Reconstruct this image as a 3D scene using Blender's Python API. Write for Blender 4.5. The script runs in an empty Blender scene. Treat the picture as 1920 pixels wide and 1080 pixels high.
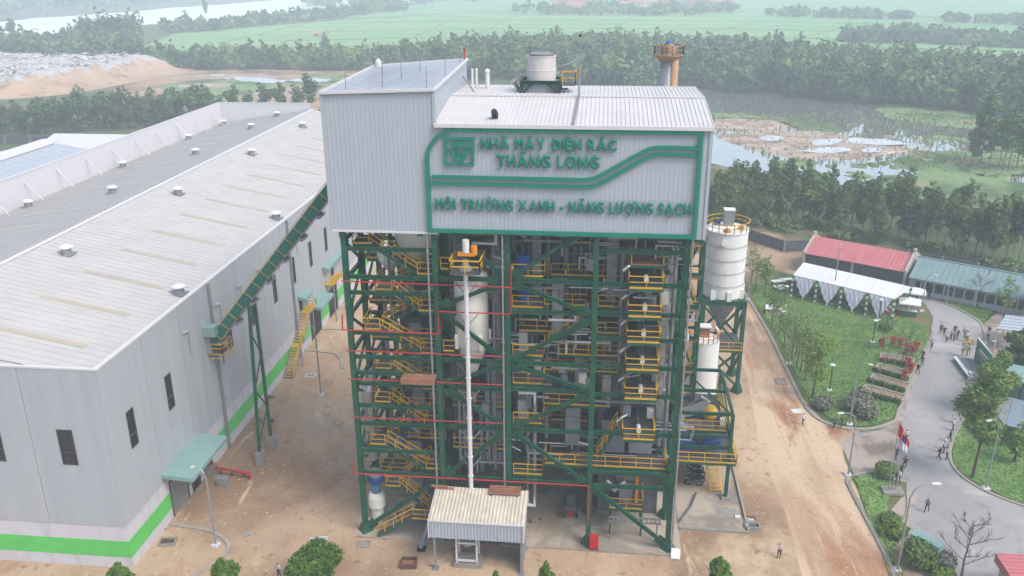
import bpy, bmesh, math, random
import numpy as np
from mathutils import Vector, Matrix
R = math.radians
rng = random.Random(7)
nrng = np.random.default_rng(7)
SC = bpy.context.scene
COL = SC.collection

# ------------------------------------------------------------------ camera
F_PX, YAW, PITCH, ROLL = 1636.14, -0.106717, 0.357252, -0.005918
CAM = Vector((22.3567, -70.9193, 53.0))
_f = Vector((math.sin(YAW)*math.cos(PITCH), math.cos(YAW)*math.cos(PITCH), -math.sin(PITCH)))
_r = Vector((math.cos(YAW), -math.sin(YAW), 0))
_u = _r.cross(_f)
_r2 = _r*math.cos(ROLL) + _u*math.sin(ROLL)
_u2 = -_r*math.sin(ROLL) + _u*math.cos(ROLL)
cd = bpy.data.cameras.new('camera')
cam = bpy.data.objects.new('camera', cd); COL.objects.link(cam)
cd.sensor_width = 36; cd.lens = F_PX/1920*36; cd.clip_end = 12000; cd.clip_start = .5
cam.matrix_world = Matrix(((_r2.x, _u2.x, -_f.x, CAM.x), (_r2.y, _u2.y, -_f.y, CAM.y), (_r2.z, _u2.z, -_f.z, CAM.z), (0, 0, 0, 1)))
SC.camera = cam

# ------------------------------------------------------------------ sky, sun, exposure
SUN_EL, SUN_AZ = R(52), R(124)          # azimuth measured from +Y towards +X
w = bpy.data.worlds.new('World'); SC.world = w; w.use_nodes = True
nt = w.node_tree; nt.nodes.clear()
sky = nt.nodes.new('ShaderNodeTexSky'); sky.sky_type = 'NISHITA'; sky.sun_disc = False
sky.sun_elevation = SUN_EL; sky.sun_rotation = SUN_AZ; sky.air_density = 1.0; sky.dust_density = 3.0; sky.ozone_density = 1.0
hs = nt.nodes.new('ShaderNodeHueSaturation'); hs.inputs['Saturation'].default_value = .66
bg = nt.nodes.new('ShaderNodeBackground'); bg.inputs['Strength'].default_value = .15
wo = nt.nodes.new('ShaderNodeOutputWorld')
nt.links.new(sky.outputs[0], hs.inputs['Color']); nt.links.new(hs.outputs[0], bg.inputs['Color']); nt.links.new(bg.outputs[0], wo.inputs['Surface'])
ld = bpy.data.lights.new('sun', 'SUN'); ld.energy = 1.15; ld.angle = R(24); ld.color = (1, .96, .9)
sun = bpy.data.objects.new('sun', ld); COL.objects.link(sun)
_sd = Vector((math.sin(SUN_AZ)*math.cos(SUN_EL), math.cos(SUN_AZ)*math.cos(SUN_EL), math.sin(SUN_EL)))
sun.rotation_euler = _sd.to_track_quat('Z', 'Y').to_euler(); sun.location = (60, 40, 200)
vs = SC.view_settings
vs.view_transform = 'Standard'; vs.look = 'None'; vs.gamma = 1; vs.use_curve_mapping = False
vs.exposure = 0.88
cy = SC.cycles
cy.use_denoising = True; cy.max_bounces = 8; cy.diffuse_bounces = 3; cy.glossy_bounces = 3; cy.transmission_bounces = 3
cy.volume_bounces = 4; cy.transparent_max_bounces = 6; cy.caustics_reflective = False; cy.caustics_refractive = False
cy.sample_clamp_indirect = 6

# ------------------------------------------------------------------ measuring: a point of the photograph on a known plane of the place
def P(px, py, X=None, Y=None, Z=None):
    d = _f + _r2*((px-960)/F_PX) - _u2*((py-540)/F_PX)
    if X is not None: t = (X-CAM.x)/d.x
    elif Y is not None: t = (Y-CAM.y)/d.y
    else: t = ((Z or 0)-CAM.z)/d.z
    return CAM + d*t
def G(px, py, z=0): return P(px, py, Z=z)
def gxy(*pts): return [(G(x, y).x, G(x, y).y) for x, y in pts]

# ------------------------------------------------------------------ materials
def lin(r, g, b, k=1.0):
    f = lambda c: (c/255/12.92 if c/255 <= .04045 else ((c/255+.055)/1.055)**2.4)*k*.76
    return (f(r), f(g), f(b), 1)
MATS = {}
def mat(name, col, rough=.6, metal=0., var=.08, scale=1.5, bump=0., bscale=8., col2=None, spec=.4, stretch=(1, 1, 1), trans=0, objvar=0., contrast=(.35, .65)):
    m = bpy.data.materials.new(name); m.use_nodes = True; t = m.node_tree; n = t.nodes; b = n['Principled BSDF']
    b.inputs['Roughness'].default_value = rough; b.inputs['Metallic'].default_value = metal; b.inputs['Specular IOR Level'].default_value = spec
    geo = n.new('ShaderNodeNewGeometry'); mp = n.new('ShaderNodeMapping'); mp.inputs['Scale'].default_value = stretch
    t.links.new(geo.outputs['Position'], mp.inputs['Vector'])
    nz = n.new('ShaderNodeTexNoise'); nz.inputs['Scale'].default_value = scale; nz.inputs['Detail'].default_value = 5; nz.inputs['Roughness'].default_value = .6
    t.links.new(mp.outputs[0], nz.inputs['Vector'])
    mr = n.new('ShaderNodeMapRange'); mr.inputs['From Min'].default_value = contrast[0]; mr.inputs['From Max'].default_value = contrast[1]
    t.links.new(nz.outputs['Fac'], mr.inputs['Value'])
    mx = n.new('ShaderNodeMix'); mx.data_type = 'RGBA'
    c2 = col2 or tuple(min(1, c*(1+var)) for c in col[:3])+(1,)
    c1 = col if col2 else tuple(c*(1-var) for c in col[:3])+(1,)
    mx.inputs['A'].default_value = c1; mx.inputs['B'].default_value = c2
    t.links.new(mr.outputs[0], mx.inputs['Factor'])
    out = mx.outputs['Result']
    if objvar:
        oi = n.new('ShaderNodeObjectInfo'); h = n.new('ShaderNodeHueSaturation')
        m1 = n.new('ShaderNodeMapRange'); m1.inputs['To Min'].default_value = 1-objvar; m1.inputs['To Max'].default_value = 1+objvar
        t.links.new(oi.outputs['Random'], m1.inputs['Value']); t.links.new(m1.outputs[0], h.inputs['Value']); t.links.new(out, h.inputs['Color']); out = h.outputs[0]
    t.links.new(out, b.inputs['Base Color'])
    if bump:
        bz = n.new('ShaderNodeTexNoise'); bz.inputs['Scale'].default_value = bscale; bz.inputs['Detail'].default_value = 4
        bp = n.new('ShaderNodeBump'); bp.inputs['Strength'].default_value = bump; bp.inputs['Distance'].default_value = .1
        t.links.new(geo.outputs['Position'], bz.inputs['Vector']); t.links.new(bz.outputs['Fac'], bp.inputs['Height']); t.links.new(bp.outputs[0], b.inputs['Normal'])
    if trans:
        tb = n.new('ShaderNodeBsdfTranslucent'); t.links.new(out, tb.inputs['Color'])
        ms = n.new('ShaderNodeMixShader'); ms.inputs[0].default_value = trans
        t.links.new(b.outputs[0], ms.inputs[1]); t.links.new(tb.outputs[0], ms.inputs[2]); t.links.new(ms.outputs[0], n['Material Output'].inputs['Surface'])
    MATS[name] = m
    return m

def blend_mat(name, base, layers, rough=.9, bump=.4, bscale=3.0):
    """ground: base colour, then (colour, scale, from, to, stretch) layers mixed in by noise"""
    m = bpy.data.materials.new(name); m.use_nodes = True; t = m.node_tree; n = t.nodes; b = n['Principled BSDF']
    b.inputs['Roughness'].default_value = rough; b.inputs['Specular IOR Level'].default_value = .25
    geo = n.new('ShaderNodeNewGeometry'); prev = None
    for i, (c, sc, a0, a1, st) in enumerate(layers):
        mp = n.new('ShaderNodeMapping'); mp.inputs['Scale'].default_value = st[:3]; mp.inputs['Location'].default_value = (i*37.1, i*11.3, 0)
        if len(st) > 3: mp.inputs['Rotation'].default_value = (0, 0, st[3])
        t.links.new(geo.outputs['Position'], mp.inputs['Vector'])
        nz = n.new('ShaderNodeTexNoise'); nz.inputs['Scale'].default_value = sc; nz.inputs['Detail'].default_value = 7; nz.inputs['Roughness'].default_value = .62; nz.inputs['Distortion'].default_value = .4
        t.links.new(mp.outputs[0], nz.inputs['Vector'])
        mr = n.new('ShaderNodeMapRange'); mr.interpolation_type = 'SMOOTHSTEP'; mr.inputs['From Min'].default_value = a0; mr.inputs['From Max'].default_value = a1
        t.links.new(nz.outputs['Fac'], mr.inputs['Value'])
        mx = n.new('ShaderNodeMix'); mx.data_type = 'RGBA'; mx.inputs['B'].default_value = c
        if prev: t.links.new(prev, mx.inputs['A'])
        else: mx.inputs['A'].default_value = base
        t.links.new(mr.outputs[0], mx.inputs['Factor']); prev = mx.outputs['Result']
    t.links.new(prev, b.inputs['Base Color'])
    if bump:
        bz = n.new('ShaderNodeTexNoise'); bz.inputs['Scale'].default_value = bscale; bz.inputs['Detail'].default_value = 6
        bp = n.new('ShaderNodeBump'); bp.inputs['Strength'].default_value = bump; bp.inputs['Distance'].default_value = .15
        t.links.new(geo.outputs['Position'], bz.inputs['Vector']); t.links.new(bz.outputs['Fac'], bp.inputs['Height']); t.links.new(bp.outputs[0], b.inputs['Normal'])
    MATS[name] = m
    return m

# ------------------------------------------------------------------ mesh building
class MB:
    def __init__(s): s.v = []; s.f = []; s.m = []; s.mi = 0
    def add(s, vs, fs):
        o = len(s.v); s.v += [tuple(v) for v in vs]; s.f += [tuple(i+o for i in f) for f in fs]; s.m += [s.mi]*len(fs); return s
    def box(s, x0, y0, z0, x1, y1, z1):
        v = [(x0, y0, z0), (x1, y0, z0), (x1, y1, z0), (x0, y1, z0), (x0, y0, z1), (x1, y0, z1), (x1, y1, z1), (x0, y1, z1)]
        return s.add(v, [(0, 3, 2, 1), (4, 5, 6, 7), (0, 1, 5, 4), (1, 2, 6, 5), (2, 3, 7, 6), (3, 0, 4, 7)])
    def prism(s, poly, ext):
        n = len(poly); e = Vector(ext); a = [Vector(p) for p in poly]; b = [p+e for p in a]
        return s.add(a+b, [tuple(range(n))[::-1], tuple(range(n, 2*n))] + [(i, (i+1) % n, n+(i+1) % n, n+i) for i in range(n)])
    def _fr(s, p, q, up=None):
        d = (Vector(q)-Vector(p)).normalized()
        u = Vector(up) if up else (Vector((0, 0, 1)) if abs(d.z) < .95 else Vector((0, 1, 0)))
        x = d.cross(u).normalized(); y = x.cross(d).normalized()
        return d, x, y
    def bar(s, p, q, w, h=None, up=None):
        h = h or w; d, x, y = s._fr(p, q, up); p = Vector(p); q = Vector(q)
        c = [x*(-w/2)+y*(-h/2), x*(w/2)+y*(-h/2), x*(w/2)+y*(h/2), x*(-w/2)+y*(h/2)]
        return s.prism([p+i for i in c], q-p)
    def ibeam(s, p, q, w, h, t=.05, up=None):
        d, x, y = s._fr(p, q, up); p = Vector(p); q = Vector(q); a, b = w/2, h/2; tw = max(t*.8, .03)/2
        pr = [(-a, -b), (a, -b), (a, -b+t), (tw, -b+t), (tw, b-t), (a, b-t), (a, b), (-a, b), (-a, b-t), (-tw, b-t), (-tw, -b+t), (-a, -b+t)]
        return s.prism([p+x*i+y*j for i, j in pr], q-p)
    def tube(s, pts, r, n=8, cap=True):
        pts = [Vector(p) for p in pts]; rs = r if isinstance(r, (list, tuple)) else [r]*len(pts); rings = []
        up = None
        for i, p in enumerate(pts):
            a = pts[i]-pts[i-1] if i else pts[1]-pts[0]; b = pts[i+1]-pts[i] if i < len(pts)-1 else a
            d = (a.normalized()+b.normalized());
            if d.length < 1e-6: d = a
            d.normalize()
            if up is None: up = Vector((0, 0, 1)) if abs(d.z) < .9 else Vector((0, 1, 0))
            x = d.cross(up).normalized(); y = x.cross(d).normalized(); up = y
            k = 1/max(.5, abs(d.dot(a.normalized())))
            rings.append([p+(x*math.cos(2*math.pi*j/n)+y*math.sin(2*math.pi*j/n))*rs[i]*k for j in range(n)])
        v = [q for g in rings for q in g]; f = []
        for i in range(len(rings)-1):
            for j in range(n): f.append((i*n+j, i*n+(j+1) % n, (i+1)*n+(j+1) % n, (i+1)*n+j))
        if cap: f += [tuple(range(n))[::-1], tuple(range((len(rings)-1)*n, len(rings)*n))]
        return s.add(v, f)
    def lathe(s, c, prof, n=24, cap=True):
        c = Vector(c); v = []; f = []
        for r, z in prof: v += [c+Vector((r*math.cos(2*math.pi*j/n), r*math.sin(2*math.pi*j/n), z)) for j in range(n)]
        for i in range(len(prof)-1):
            for j in range(n): f.append((i*n+j, i*n+(j+1) % n, (i+1)*n+(j+1) % n, (i+1)*n+j))
        if cap: f += [tuple(range(n))[::-1], tuple(range((len(prof)-1)*n, len(prof)*n))]
        return s.add(v, f)
    def ball(s, c, r, n=10, k=6, sz=1.0):
        return s.lathe(c, [(max(.001, r*math.sin(math.pi*i/k)), -r*sz*math.cos(math.pi*i/k)) for i in range(k+1)], n)
    def quad(s, *p): return s.add(p, [tuple(range(len(p)))])
    def build(s, name, m, parent=None, smooth=False, kind=None, label=None, shift=True):
        me = bpy.data.meshes.new(name)
        off = WLOC.get(parent.name, Vector()) if (parent is not None and shift) else Vector()
        me.from_pydata([(v[0]-off.x, v[1]-off.y, v[2]-off.z) for v in s.v], [], s.f)
        for mm in (m if isinstance(m, (list, tuple)) else [m]): me.materials.append(MATS[mm] if isinstance(mm, str) else mm)
        if any(s.m): me.polygons.foreach_set('material_index', s.m)
        if smooth: me.shade_smooth() if hasattr(me, 'shade_smooth') else None
        me.update()
        o = bpy.data.objects.new(name, me); COL.objects.link(o)
        if parent is not None: o.parent = parent
        WLOC[o.name] = off if parent is not None else Vector()
        if kind: o['kind'] = kind
        if label: o['label'] = label
        return o
WLOC = {}
def thing(name, label, cat, loc=(0, 0, 0), group=None, rz=0):
    o = bpy.data.objects.new(name, None); COL.objects.link(o); o.empty_display_size = .3
    o.location = loc; o.rotation_euler = (0, 0, rz); o['label'] = label; o['category'] = cat
    if group: o['group'] = group
    WLOC[o.name] = Vector(loc)
    return o
def part(name, parent):                       # a part made of sub-parts
    o = bpy.data.objects.new(name, None); COL.objects.link(o); o.parent = parent; o.empty_display_size = .2
    WLOC[o.name] = WLOC[parent.name]
    return o
def tag(o, label, cat, group=None):
    o['label'] = label; o['category'] = cat
    if group: o['group'] = group
    return o
KIDS = {}
def copy_tree(src, parent=None):
    c = src.copy(); COL.objects.link(c); c.parent = parent
    for ch in src.children: copy_tree(ch, c)
    return c
def put(proto, loc, rz=0, s=1, label=None, group=None, first=None):
    """place a copy of a thing; the first call may use the prototype itself"""
    c = proto if first else copy_tree(proto)
    c.location = loc; c.rotation_euler = (0, 0, rz); c.scale = (s, s, s) if not isinstance(s, tuple) else s
    if label: c['label'] = label
    if group: c['group'] = group
    return c
def ordn(i): return ['first', 'second', 'third', 'fourth', 'fifth', 'sixth', 'seventh', 'eighth', 'ninth', 'tenth', 'eleventh', 'twelfth', 'thirteenth', 'fourteenth', 'fifteenth', 'sixteenth', 'seventeenth', 'eighteenth', 'nineteenth', 'twentieth'][i] if i < 20 else ('twenty-' if i < 30 else 'thirty-' if i < 40 else 'forty-' if i < 50 else 'fifty-')+(['', 'first', 'second', 'third', 'fourth', 'fifth', 'sixth', 'seventh', 'eighth', 'ninth'][(i+1) % 10] or 'tenth')

def smooth_poly(pts, n=6, closed=True):
    """Catmull-Rom through plan points"""
    out = []; N = len(pts)
    for i in range(N if closed else N-1):
        p = [Vector(pts[(i+k-1) % N] if closed else pts[min(max(i+k-1, 0), N-1)]) for k in range(4)]
        for j in range(n):
            t = j/n
            out.append(.5*((2*p[1])+(p[2]-p[0])*t+(2*p[0]-5*p[1]+4*p[2]-p[3])*t*t+(3*p[1]-p[0]-3*p[2]+p[3])*t**3))
    if not closed: out.append(Vector(pts[-1]))
    return [(v[0], v[1]) for v in out]
def ragged(pts, step, amp, seed=0):
    """break a plan outline into short uneven edges"""
    r = random.Random(seed); out = []
    for i in range(len(pts)):
        a, b = Vector(pts[i]), Vector(pts[(i+1) % len(pts)]); n = max(1, int((b-a).length/step))
        for j in range(n):
            q = a.lerp(b, j/n); out.append((q.x+r.uniform(-amp, amp), q.y+r.uniform(-amp, amp)))
    return out
def sheet(name, pts, z, m, parent=None, kind='structure', thick=0, **kw):
    bm = bmesh.new(); vs = [bm.verts.new((x, y, z)) for x, y in pts]
    f = bm.faces.new(vs)
    f.normal_update()
    if f.normal.z < 0: f.normal_flip()
    if thick:
        r = bmesh.ops.extrude_face_region(bm, geom=[f]); bmesh.ops.translate(bm, verts=[g for g in r['geom'] if isinstance(g, bmesh.types.BMVert)], vec=(0, 0, thick))
        bmesh.ops.recalc_face_normals(bm, faces=bm.faces)
    bmesh.ops.triangulate(bm, faces=bm.faces, ngon_method='EAR_CLIP')
    me = bpy.data.meshes.new(name); bm.to_mesh(me); bm.free(); me.materials.append(MATS[m])
    o = bpy.data.objects.new(name, me); COL.objects.link(o)
    if parent is not None: o.parent = parent
    if kind: o['kind'] = kind
    WLOC[o.name] = Vector()
    return o
def ribbon(pts, w, h, z0=0.0, mb=None):
    """a kerb: a strip of rectangular section following plan points"""
    mb = mb or MB(); n = len(pts); L = []; Rr = []
    for i in range(n):
        a = Vector(pts[max(i-1, 0)]); b = Vector(pts[min(i+1, n-1)]); d = (b-a); d = Vector((d.x, d.y)).normalized(); nn = Vector((-d.y, d.x))
        p = Vector(pts[i][:2]); L.append(p+nn*w/2); Rr.append(p-nn*w/2)
    v = []; f = []
    for i in range(n): v += [(L[i].x, L[i].y, z0), (L[i].x, L[i].y, z0+h), (Rr[i].x, Rr[i].y, z0+h), (Rr[i].x, Rr[i].y, z0)]
    for i in range(n-1):
        for k in range(3): f.append((i*4+k, i*4+4+k, i*4+5+k, i*4+k+1))
    f += [(0, 1, 2, 3), (n*4-1, n*4-2, n*4-3, n*4-4)]
    mb.add(v, f); return mb
def inside(p, poly):
    x, y = p; c = False; n = len(poly)
    for i in range(n):
        x1, y1 = poly[i][:2]; x2, y2 = poly[i-1][:2]
        if (y1 > y) != (y2 > y) and x < (x2-x1)*(y-y1)/(y2-y1)+x1: c = not c
    return c
# ================================================================== materials
mat('cladding', lin(186, 194, 206, .92), .45, var=.03, scale=.35, stretch=(1, 1, .15))
mat('tower_roof', lin(222, 220, 221, .92), .5, var=.05, scale=.5)
mat('hall_wall', lin(180, 187, 197, .92), .5, col2=lin(194, 199, 206, .92), scale=.7, stretch=(1.4, 1.4, .05), contrast=(.3, .7))
mat('hall_roof', lin(206, 203, 200, .92), .6, var=.05, scale=.35, objvar=.018)
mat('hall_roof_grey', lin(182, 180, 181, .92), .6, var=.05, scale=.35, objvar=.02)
mat('skylight_sheet', lin(196, 187, 168, .9), .4, var=.06, scale=1)
mat('white_trim', lin(228, 226, 230, .92), .5, var=.03)
mat('plinth_white', lin(216, 215, 223, .95), .7, col2=lin(196, 190, 186, .92), scale=.8, stretch=(1, 1, .3), contrast=(.5, .8))
mat('plinth_green', lin(98, 206, 100, 1.0), .6, var=.06, scale=.8)
mat('sign_green', lin(0, 130, 106, 1.0), .5, var=.05)
mat('steel_green', lin(4, 86, 62, .9), .5, scale=.9, col2=lin(64, 112, 92, .9), contrast=(.5, .8))
mat('steel_green_dark', lin(10, 74, 56, .8), .55, var=.12)
mat('teal_panel', lin(142, 178, 174, .9), .5, var=.05, scale=.8)
mat('conveyor_green', lin(16, 112, 92, .9), .5, var=.08)
mat('teal_roof', lin(132, 160, 163, .9), .55, var=.06, scale=.5)
mat('yellow', lin(226, 176, 20, .95), .5, col2=lin(206, 168, 66, .9), contrast=(.45, .75), scale=2)
mat('orange', lin(240, 150, 20, .9), .45, var=.05)
mat('machine_blue', lin(24, 84, 170, .85), .45, var=.1)
mat('pale_blue', lin(96, 146, 190, .85), .5, var=.1)
mat('red_pipe', lin(196, 44, 54, .85), .45, var=.08)
mat('red_box', lin(206, 22, 30, .9), .4, var=.05)
mat('vessel_cream', lin(240, 238, 230, 1.1), .45, var=.05, scale=.8, stretch=(1, 1, .2))
mat('silo_white', lin(228, 229, 227, 1.05), .5, var=.06, scale=.7, stretch=(1, 1, .25))
mat('galvanised', lin(170, 174, 178, .8), .45, metal=.3, var=.15, scale=2)
mat('silver_duct', lin(196, 198, 200, .85), .3, metal=.6, var=.1, scale=1.5)
mat('grey_pipe', lin(150, 154, 158, .8), .5, var=.08)
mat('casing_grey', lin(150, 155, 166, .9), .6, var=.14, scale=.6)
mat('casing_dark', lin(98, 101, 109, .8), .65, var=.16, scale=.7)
mat('grating', lin(104, 104, 108, .7), .7, var=.15, scale=3)
mat('dark', lin(40, 42, 46, .7), .6, var=.15)
mat('dark_red', lin(120, 84, 76, .7), .7, var=.2)
mat('glass', lin(44, 50, 58, .5), .12, var=.1, spec=.6)
mat('window_frame', lin(92, 96, 102, .6), .5)
mat('concrete', lin(172, 168, 160, .75), .85, var=.12, scale=1.2, bump=.2)
mat('kerb_concrete', lin(190, 184, 172, .75), .85, var=.12, scale=1.5, bump=.2)
mat('shed_roof', lin(214, 206, 188, .95), .6, var=.12, scale=.9)
mat('rusty', lin(176, 122, 96, .75), .8, var=.15)
mat('red_roof', lin(204, 122, 126, .95), .6, var=.07, scale=.6, objvar=.03)
mat('cream_wall', lin(206, 200, 190, .8), .8, var=.06)
mat('tent_white', lin(236, 236, 240, .95), .8, var=.02)
mat('curtain', lin(232, 230, 248, 1.25), .9, var=.04, stretch=(4, 4, .3))
mat('flower_red', lin(205, 48, 38, .85), .8, var=.25, scale=6)
mat('flower_yellow', lin(225, 190, 40, .85), .8, var=.2, scale=6)
mat('event_green', lin(28, 132, 82, .85), .7, var=.1)
mat('event_red', lin(200, 44, 50, .85), .7, var=.1)
mat('stage_blue', lin(60, 138, 172, .85), .6, var=.08)
mat('stage_floor', lin(150, 150, 164, .8), .8, var=.06)
mat('backdrop_green', lin(22, 140, 118, .85), .55, var=.1, scale=.8)
mat('stack_grey', lin(206, 202, 200, 1.0), .5, var=.1, scale=1.2, stretch=(1, 1, .2))
mat('glass_sheet', lin(136, 152, 162, .95), .25, var=.08)
mat('ochre', lin(186, 148, 108, .9), .6, var=.12)
mat('white', lin(236, 236, 236, .92), .6, var=.02)
mat('gold', lin(214, 178, 88, .85), .5)
mat('skin', lin(198, 150, 122, .8), .6); mat('hair', lin(28, 24, 24, .9), .7)
mat('shirt_white', lin(226, 226, 234, .9), .85); mat('shirt_pink', lin(222, 196, 206, .9), .85); mat('shirt_blue', lin(168, 184, 222, .9), .85)
mat('suit_dark', lin(34, 36, 48, .9), .8); mat('trousers', lin(30, 34, 52, .9), .85); mat('teal_work', lin(36, 98, 104, .85), .85); mat('olive', lin(84, 82, 50, .85), .85)
mat('grey_cloth', lin(150, 152, 160, .85), .85); mat('beige_cloth', lin(214, 200, 178, .85), .85); mat('helmet_white', lin(236, 236, 236, .9), .4)
mat('flag_red', lin(222, 30, 32, .9), .8); mat('flag_blue', lin(40, 46, 140, .9), .8); mat('flag_white', lin(238, 238, 240, .9), .8)
mat('tyre', lin(24, 24, 26, .9), .8); mat('lamp_pole', lin(176, 180, 184, .8), .45, metal=.3)
mat('black_metal', lin(34, 36, 38, .8), .5)
mat('wood', lin(176, 150, 120, .75), .8, var=.15)
mat('bark', lin(104, 92, 78, .6), .9, var=.2, scale=4)
mat('pale_bark', lin(150, 142, 130, .6), .9, var=.2, scale=4)
mat('leaf_dark', lin(66, 94, 52, 1.0), .7, var=.35, scale=.35, col2=lin(120, 142, 84, 1.1), trans=.25, objvar=.18, spec=.2)
mat('leaf_far', lin(48, 76, 48, .95), .8, col2=lin(128, 150, 88, 1.15), scale=.075, trans=.15, spec=.1, contrast=(.36, .64))
mat('leaf_bright', lin(66, 112, 36, .95), .6, col2=lin(132, 168, 62, .85), scale=2.2, trans=.3, objvar=.12, spec=.3)
mat('leaf_feather', lin(104, 136, 74, 1.1), .7, col2=lin(142, 166, 92, .85), scale=1.2, trans=.3, objvar=.12, spec=.2)
mat('leaf_lime', lin(112, 148, 54, .85), .7, col2=lin(158, 182, 84, .85), scale=1.5, trans=.3, spec=.2)
mat('twig', lin(128, 116, 108, .7), .9, var=.15)
mat('topiary', lin(112, 118, 100, 1.0), .8, col2=lin(146, 144, 134, 1.1), scale=3, spec=.1)
mat('hedge', lin(48, 82, 34, .8), .8, col2=lin(86, 118, 52, .8), scale=3, spec=.1)
mat('reed', lin(118, 142, 84, 1.0), .8, col2=lin(168, 158, 110, 1.0), scale=.06, trans=.2, spec=.1)
mat('stone', lin(196, 180, 160, .95), .9, var=.3, scale=3)
mat('grass_blade', lin(106, 146, 78, 1.1), .8, col2=lin(146, 172, 104, 1.1), scale=.25, trans=.2, spec=.1)
mat('bed_soil', lin(176, 158, 138, .7), .95, var=.2, scale=2, bump=.4)
mat('track_tan', lin(196, 184, 160, .8), .9, var=.1)
mat('bldg_pink', lin(214, 168, 158, .85), .8); mat('bldg_white', lin(220, 218, 214, .85), .8)
mat('water', lin(206, 212, 212, 1.1), .03, metal=.8, var=.05, scale=.02, spec=.5, bump=.015, bscale=.5)
mat('river_water', lin(240, 242, 240, 1.3), .3, metal=.3, var=.04, scale=.004, spec=.6)
mat('puddle', lin(226, 230, 232, 1.2), .4, metal=.5, var=.1, spec=.6)
_1 = (1, 1, 1)
blend_mat('scrub', lin(96, 118, 70, .75), [(lin(142, 132, 96, .75), .03, .45, .62, _1), (lin(70, 98, 54, .75), .12, .5, .65, _1), (lin(168, 146, 116, .75), .05, .6, .7, _1)], bump=.5, bscale=.6)
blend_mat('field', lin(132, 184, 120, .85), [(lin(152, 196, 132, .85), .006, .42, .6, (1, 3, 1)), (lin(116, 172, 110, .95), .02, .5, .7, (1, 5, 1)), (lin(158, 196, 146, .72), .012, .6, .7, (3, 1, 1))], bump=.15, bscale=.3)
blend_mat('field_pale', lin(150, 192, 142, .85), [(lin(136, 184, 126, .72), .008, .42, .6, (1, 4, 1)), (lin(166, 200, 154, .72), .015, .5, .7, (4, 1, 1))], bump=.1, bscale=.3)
blend_mat('yard_dirt', lin(192, 164, 136, .98), [
    (lin(160, 130, 104, .88), .045, .44, .62, (1, .6, 1)), (lin(210, 184, 154, .95), .07, .5, .64, (1, .45, 1)), (lin(176, 160, 142, .95), .055, .56, .66, (1, .8, 1)),
    (lin(168, 128, 98, .9), .11, .56, .74, (1, .7, 1)), (lin(226, 200, 168, .95), .22, .6, .74, (2.2, .4, 1, .12)), (lin(146, 118, 96, .9), .9, .56, .72, _1), (lin(214, 190, 164, 1.0), 2.6, .58, .72, _1)], bump=.6, bscale=1.6)
blend_mat('haul_road', lin(204, 176, 148, .84), [
    (lin(186, 138, 104, .9), .05, .45, .62, (1.4, .35, 1)), (lin(222, 196, 166, .92), .08, .46, .62, (1.6, .3, 1)), (lin(186, 128, 98, .72), .12, .56, .7, (1, .5, 1)),
    (lin(196, 160, 128, .86), .3, .52, .8, (3.4, .09, 1, .03)), (lin(222, 198, 172, .88), .36, .54, .85, (2.6, .09, 1, -.03)), (lin(222, 198, 172, .92), .3, .56, .68, (3, .12, 1)), (lin(172, 136, 106, .85), 1.1, .56, .74, _1), (lin(232, 208, 180, 1.0), 2.8, .58, .72, _1)], bump=.5, bscale=1.8)
blend_mat('slab', lin(196, 182, 166, .9), [(lin(168, 158, 146, .7), .15, .45, .62, _1), (lin(206, 180, 152, .7), .1, .52, .68, _1), (lin(150, 128, 110, .66), .5, .6, .72, _1)], bump=.15)
blend_mat('bare_earth', lin(188, 160, 132, .92), [(lin(156, 126, 100, .7), .06, .45, .6, _1), (lin(148, 142, 108, .7), .1, .55, .68, _1), (lin(196, 172, 144, .72), .3, .56, .7, (1, .3, 1))], bump=.5, bscale=1.2)
blend_mat('asphalt', lin(184, 181, 182, .8), [(lin(170, 167, 170, .8), .06, .45, .6, (1, .4, 1)), (lin(198, 194, 190, .88), .12, .52, .66, (.5, 1, 1)), (lin(160, 157, 160, .75), .35, .58, .72, _1), (lin(204, 200, 196, .9), 1.6, .6, .75, _1)], rough=.85, bump=.1, bscale=6)
blend_mat('footway', lin(192, 178, 166, .88), [(lin(172, 156, 142, .68), .3, .45, .6, _1), (lin(196, 184, 172, .68), .8, .55, .7, _1)], rough=.9, bump=.1, bscale=6)
blend_mat('lawn', lin(112, 150, 84, 1.05), [(lin(142, 170, 106, 1.05), .07, .46, .62, _1), (lin(88, 136, 62, 1.0), .3, .52, .66, (1, 2, 1)), (lin(160, 146, 110, .95), .07, .6, .7, _1)], bump=.7, bscale=2.2)
blend_mat('marsh', lin(128, 156, 104, .95), [(lin(158, 148, 112, .95), .03, .5, .62, (1, 2, 1)), (lin(92, 126, 74, .7), .05, .45, .6, _1), (lin(150, 156, 112, .72), .12, .55, .68, _1)], bump=.4, bscale=.6)
blend_mat('mud', lin(186, 168, 154, 1.0), [(lin(158, 138, 124, .9), .09, .45, .6, (1, 2, 1)), (lin(192, 156, 138, .72), .05, .54, .66, _1), (lin(222, 216, 210, 1.1), .22, .56, .66, (1, 2.5, 1)), (lin(130, 128, 96, .9), .3, .6, .68, (1, 2, 1))], bump=.6, bscale=.7)
blend_mat('tip_soil', lin(200, 170, 146, .95), [(lin(206, 176, 150, .74), .05, .46, .6, _1), (lin(168, 138, 114, .7), .2, .54, .68, _1)], bump=.8, bscale=.5)
blend_mat('tip_waste', lin(190, 184, 184, .95), [(lin(214, 212, 214, .8), .5, .5, .6, _1), (lin(124, 116, 116, .65), .35, .54, .66, _1), (lin(196, 166, 150, .72), .05, .56, .68, _1), (lin(230, 230, 234, .85), 1.3, .6, .66, _1)], bump=1.0, bscale=.5)
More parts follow.
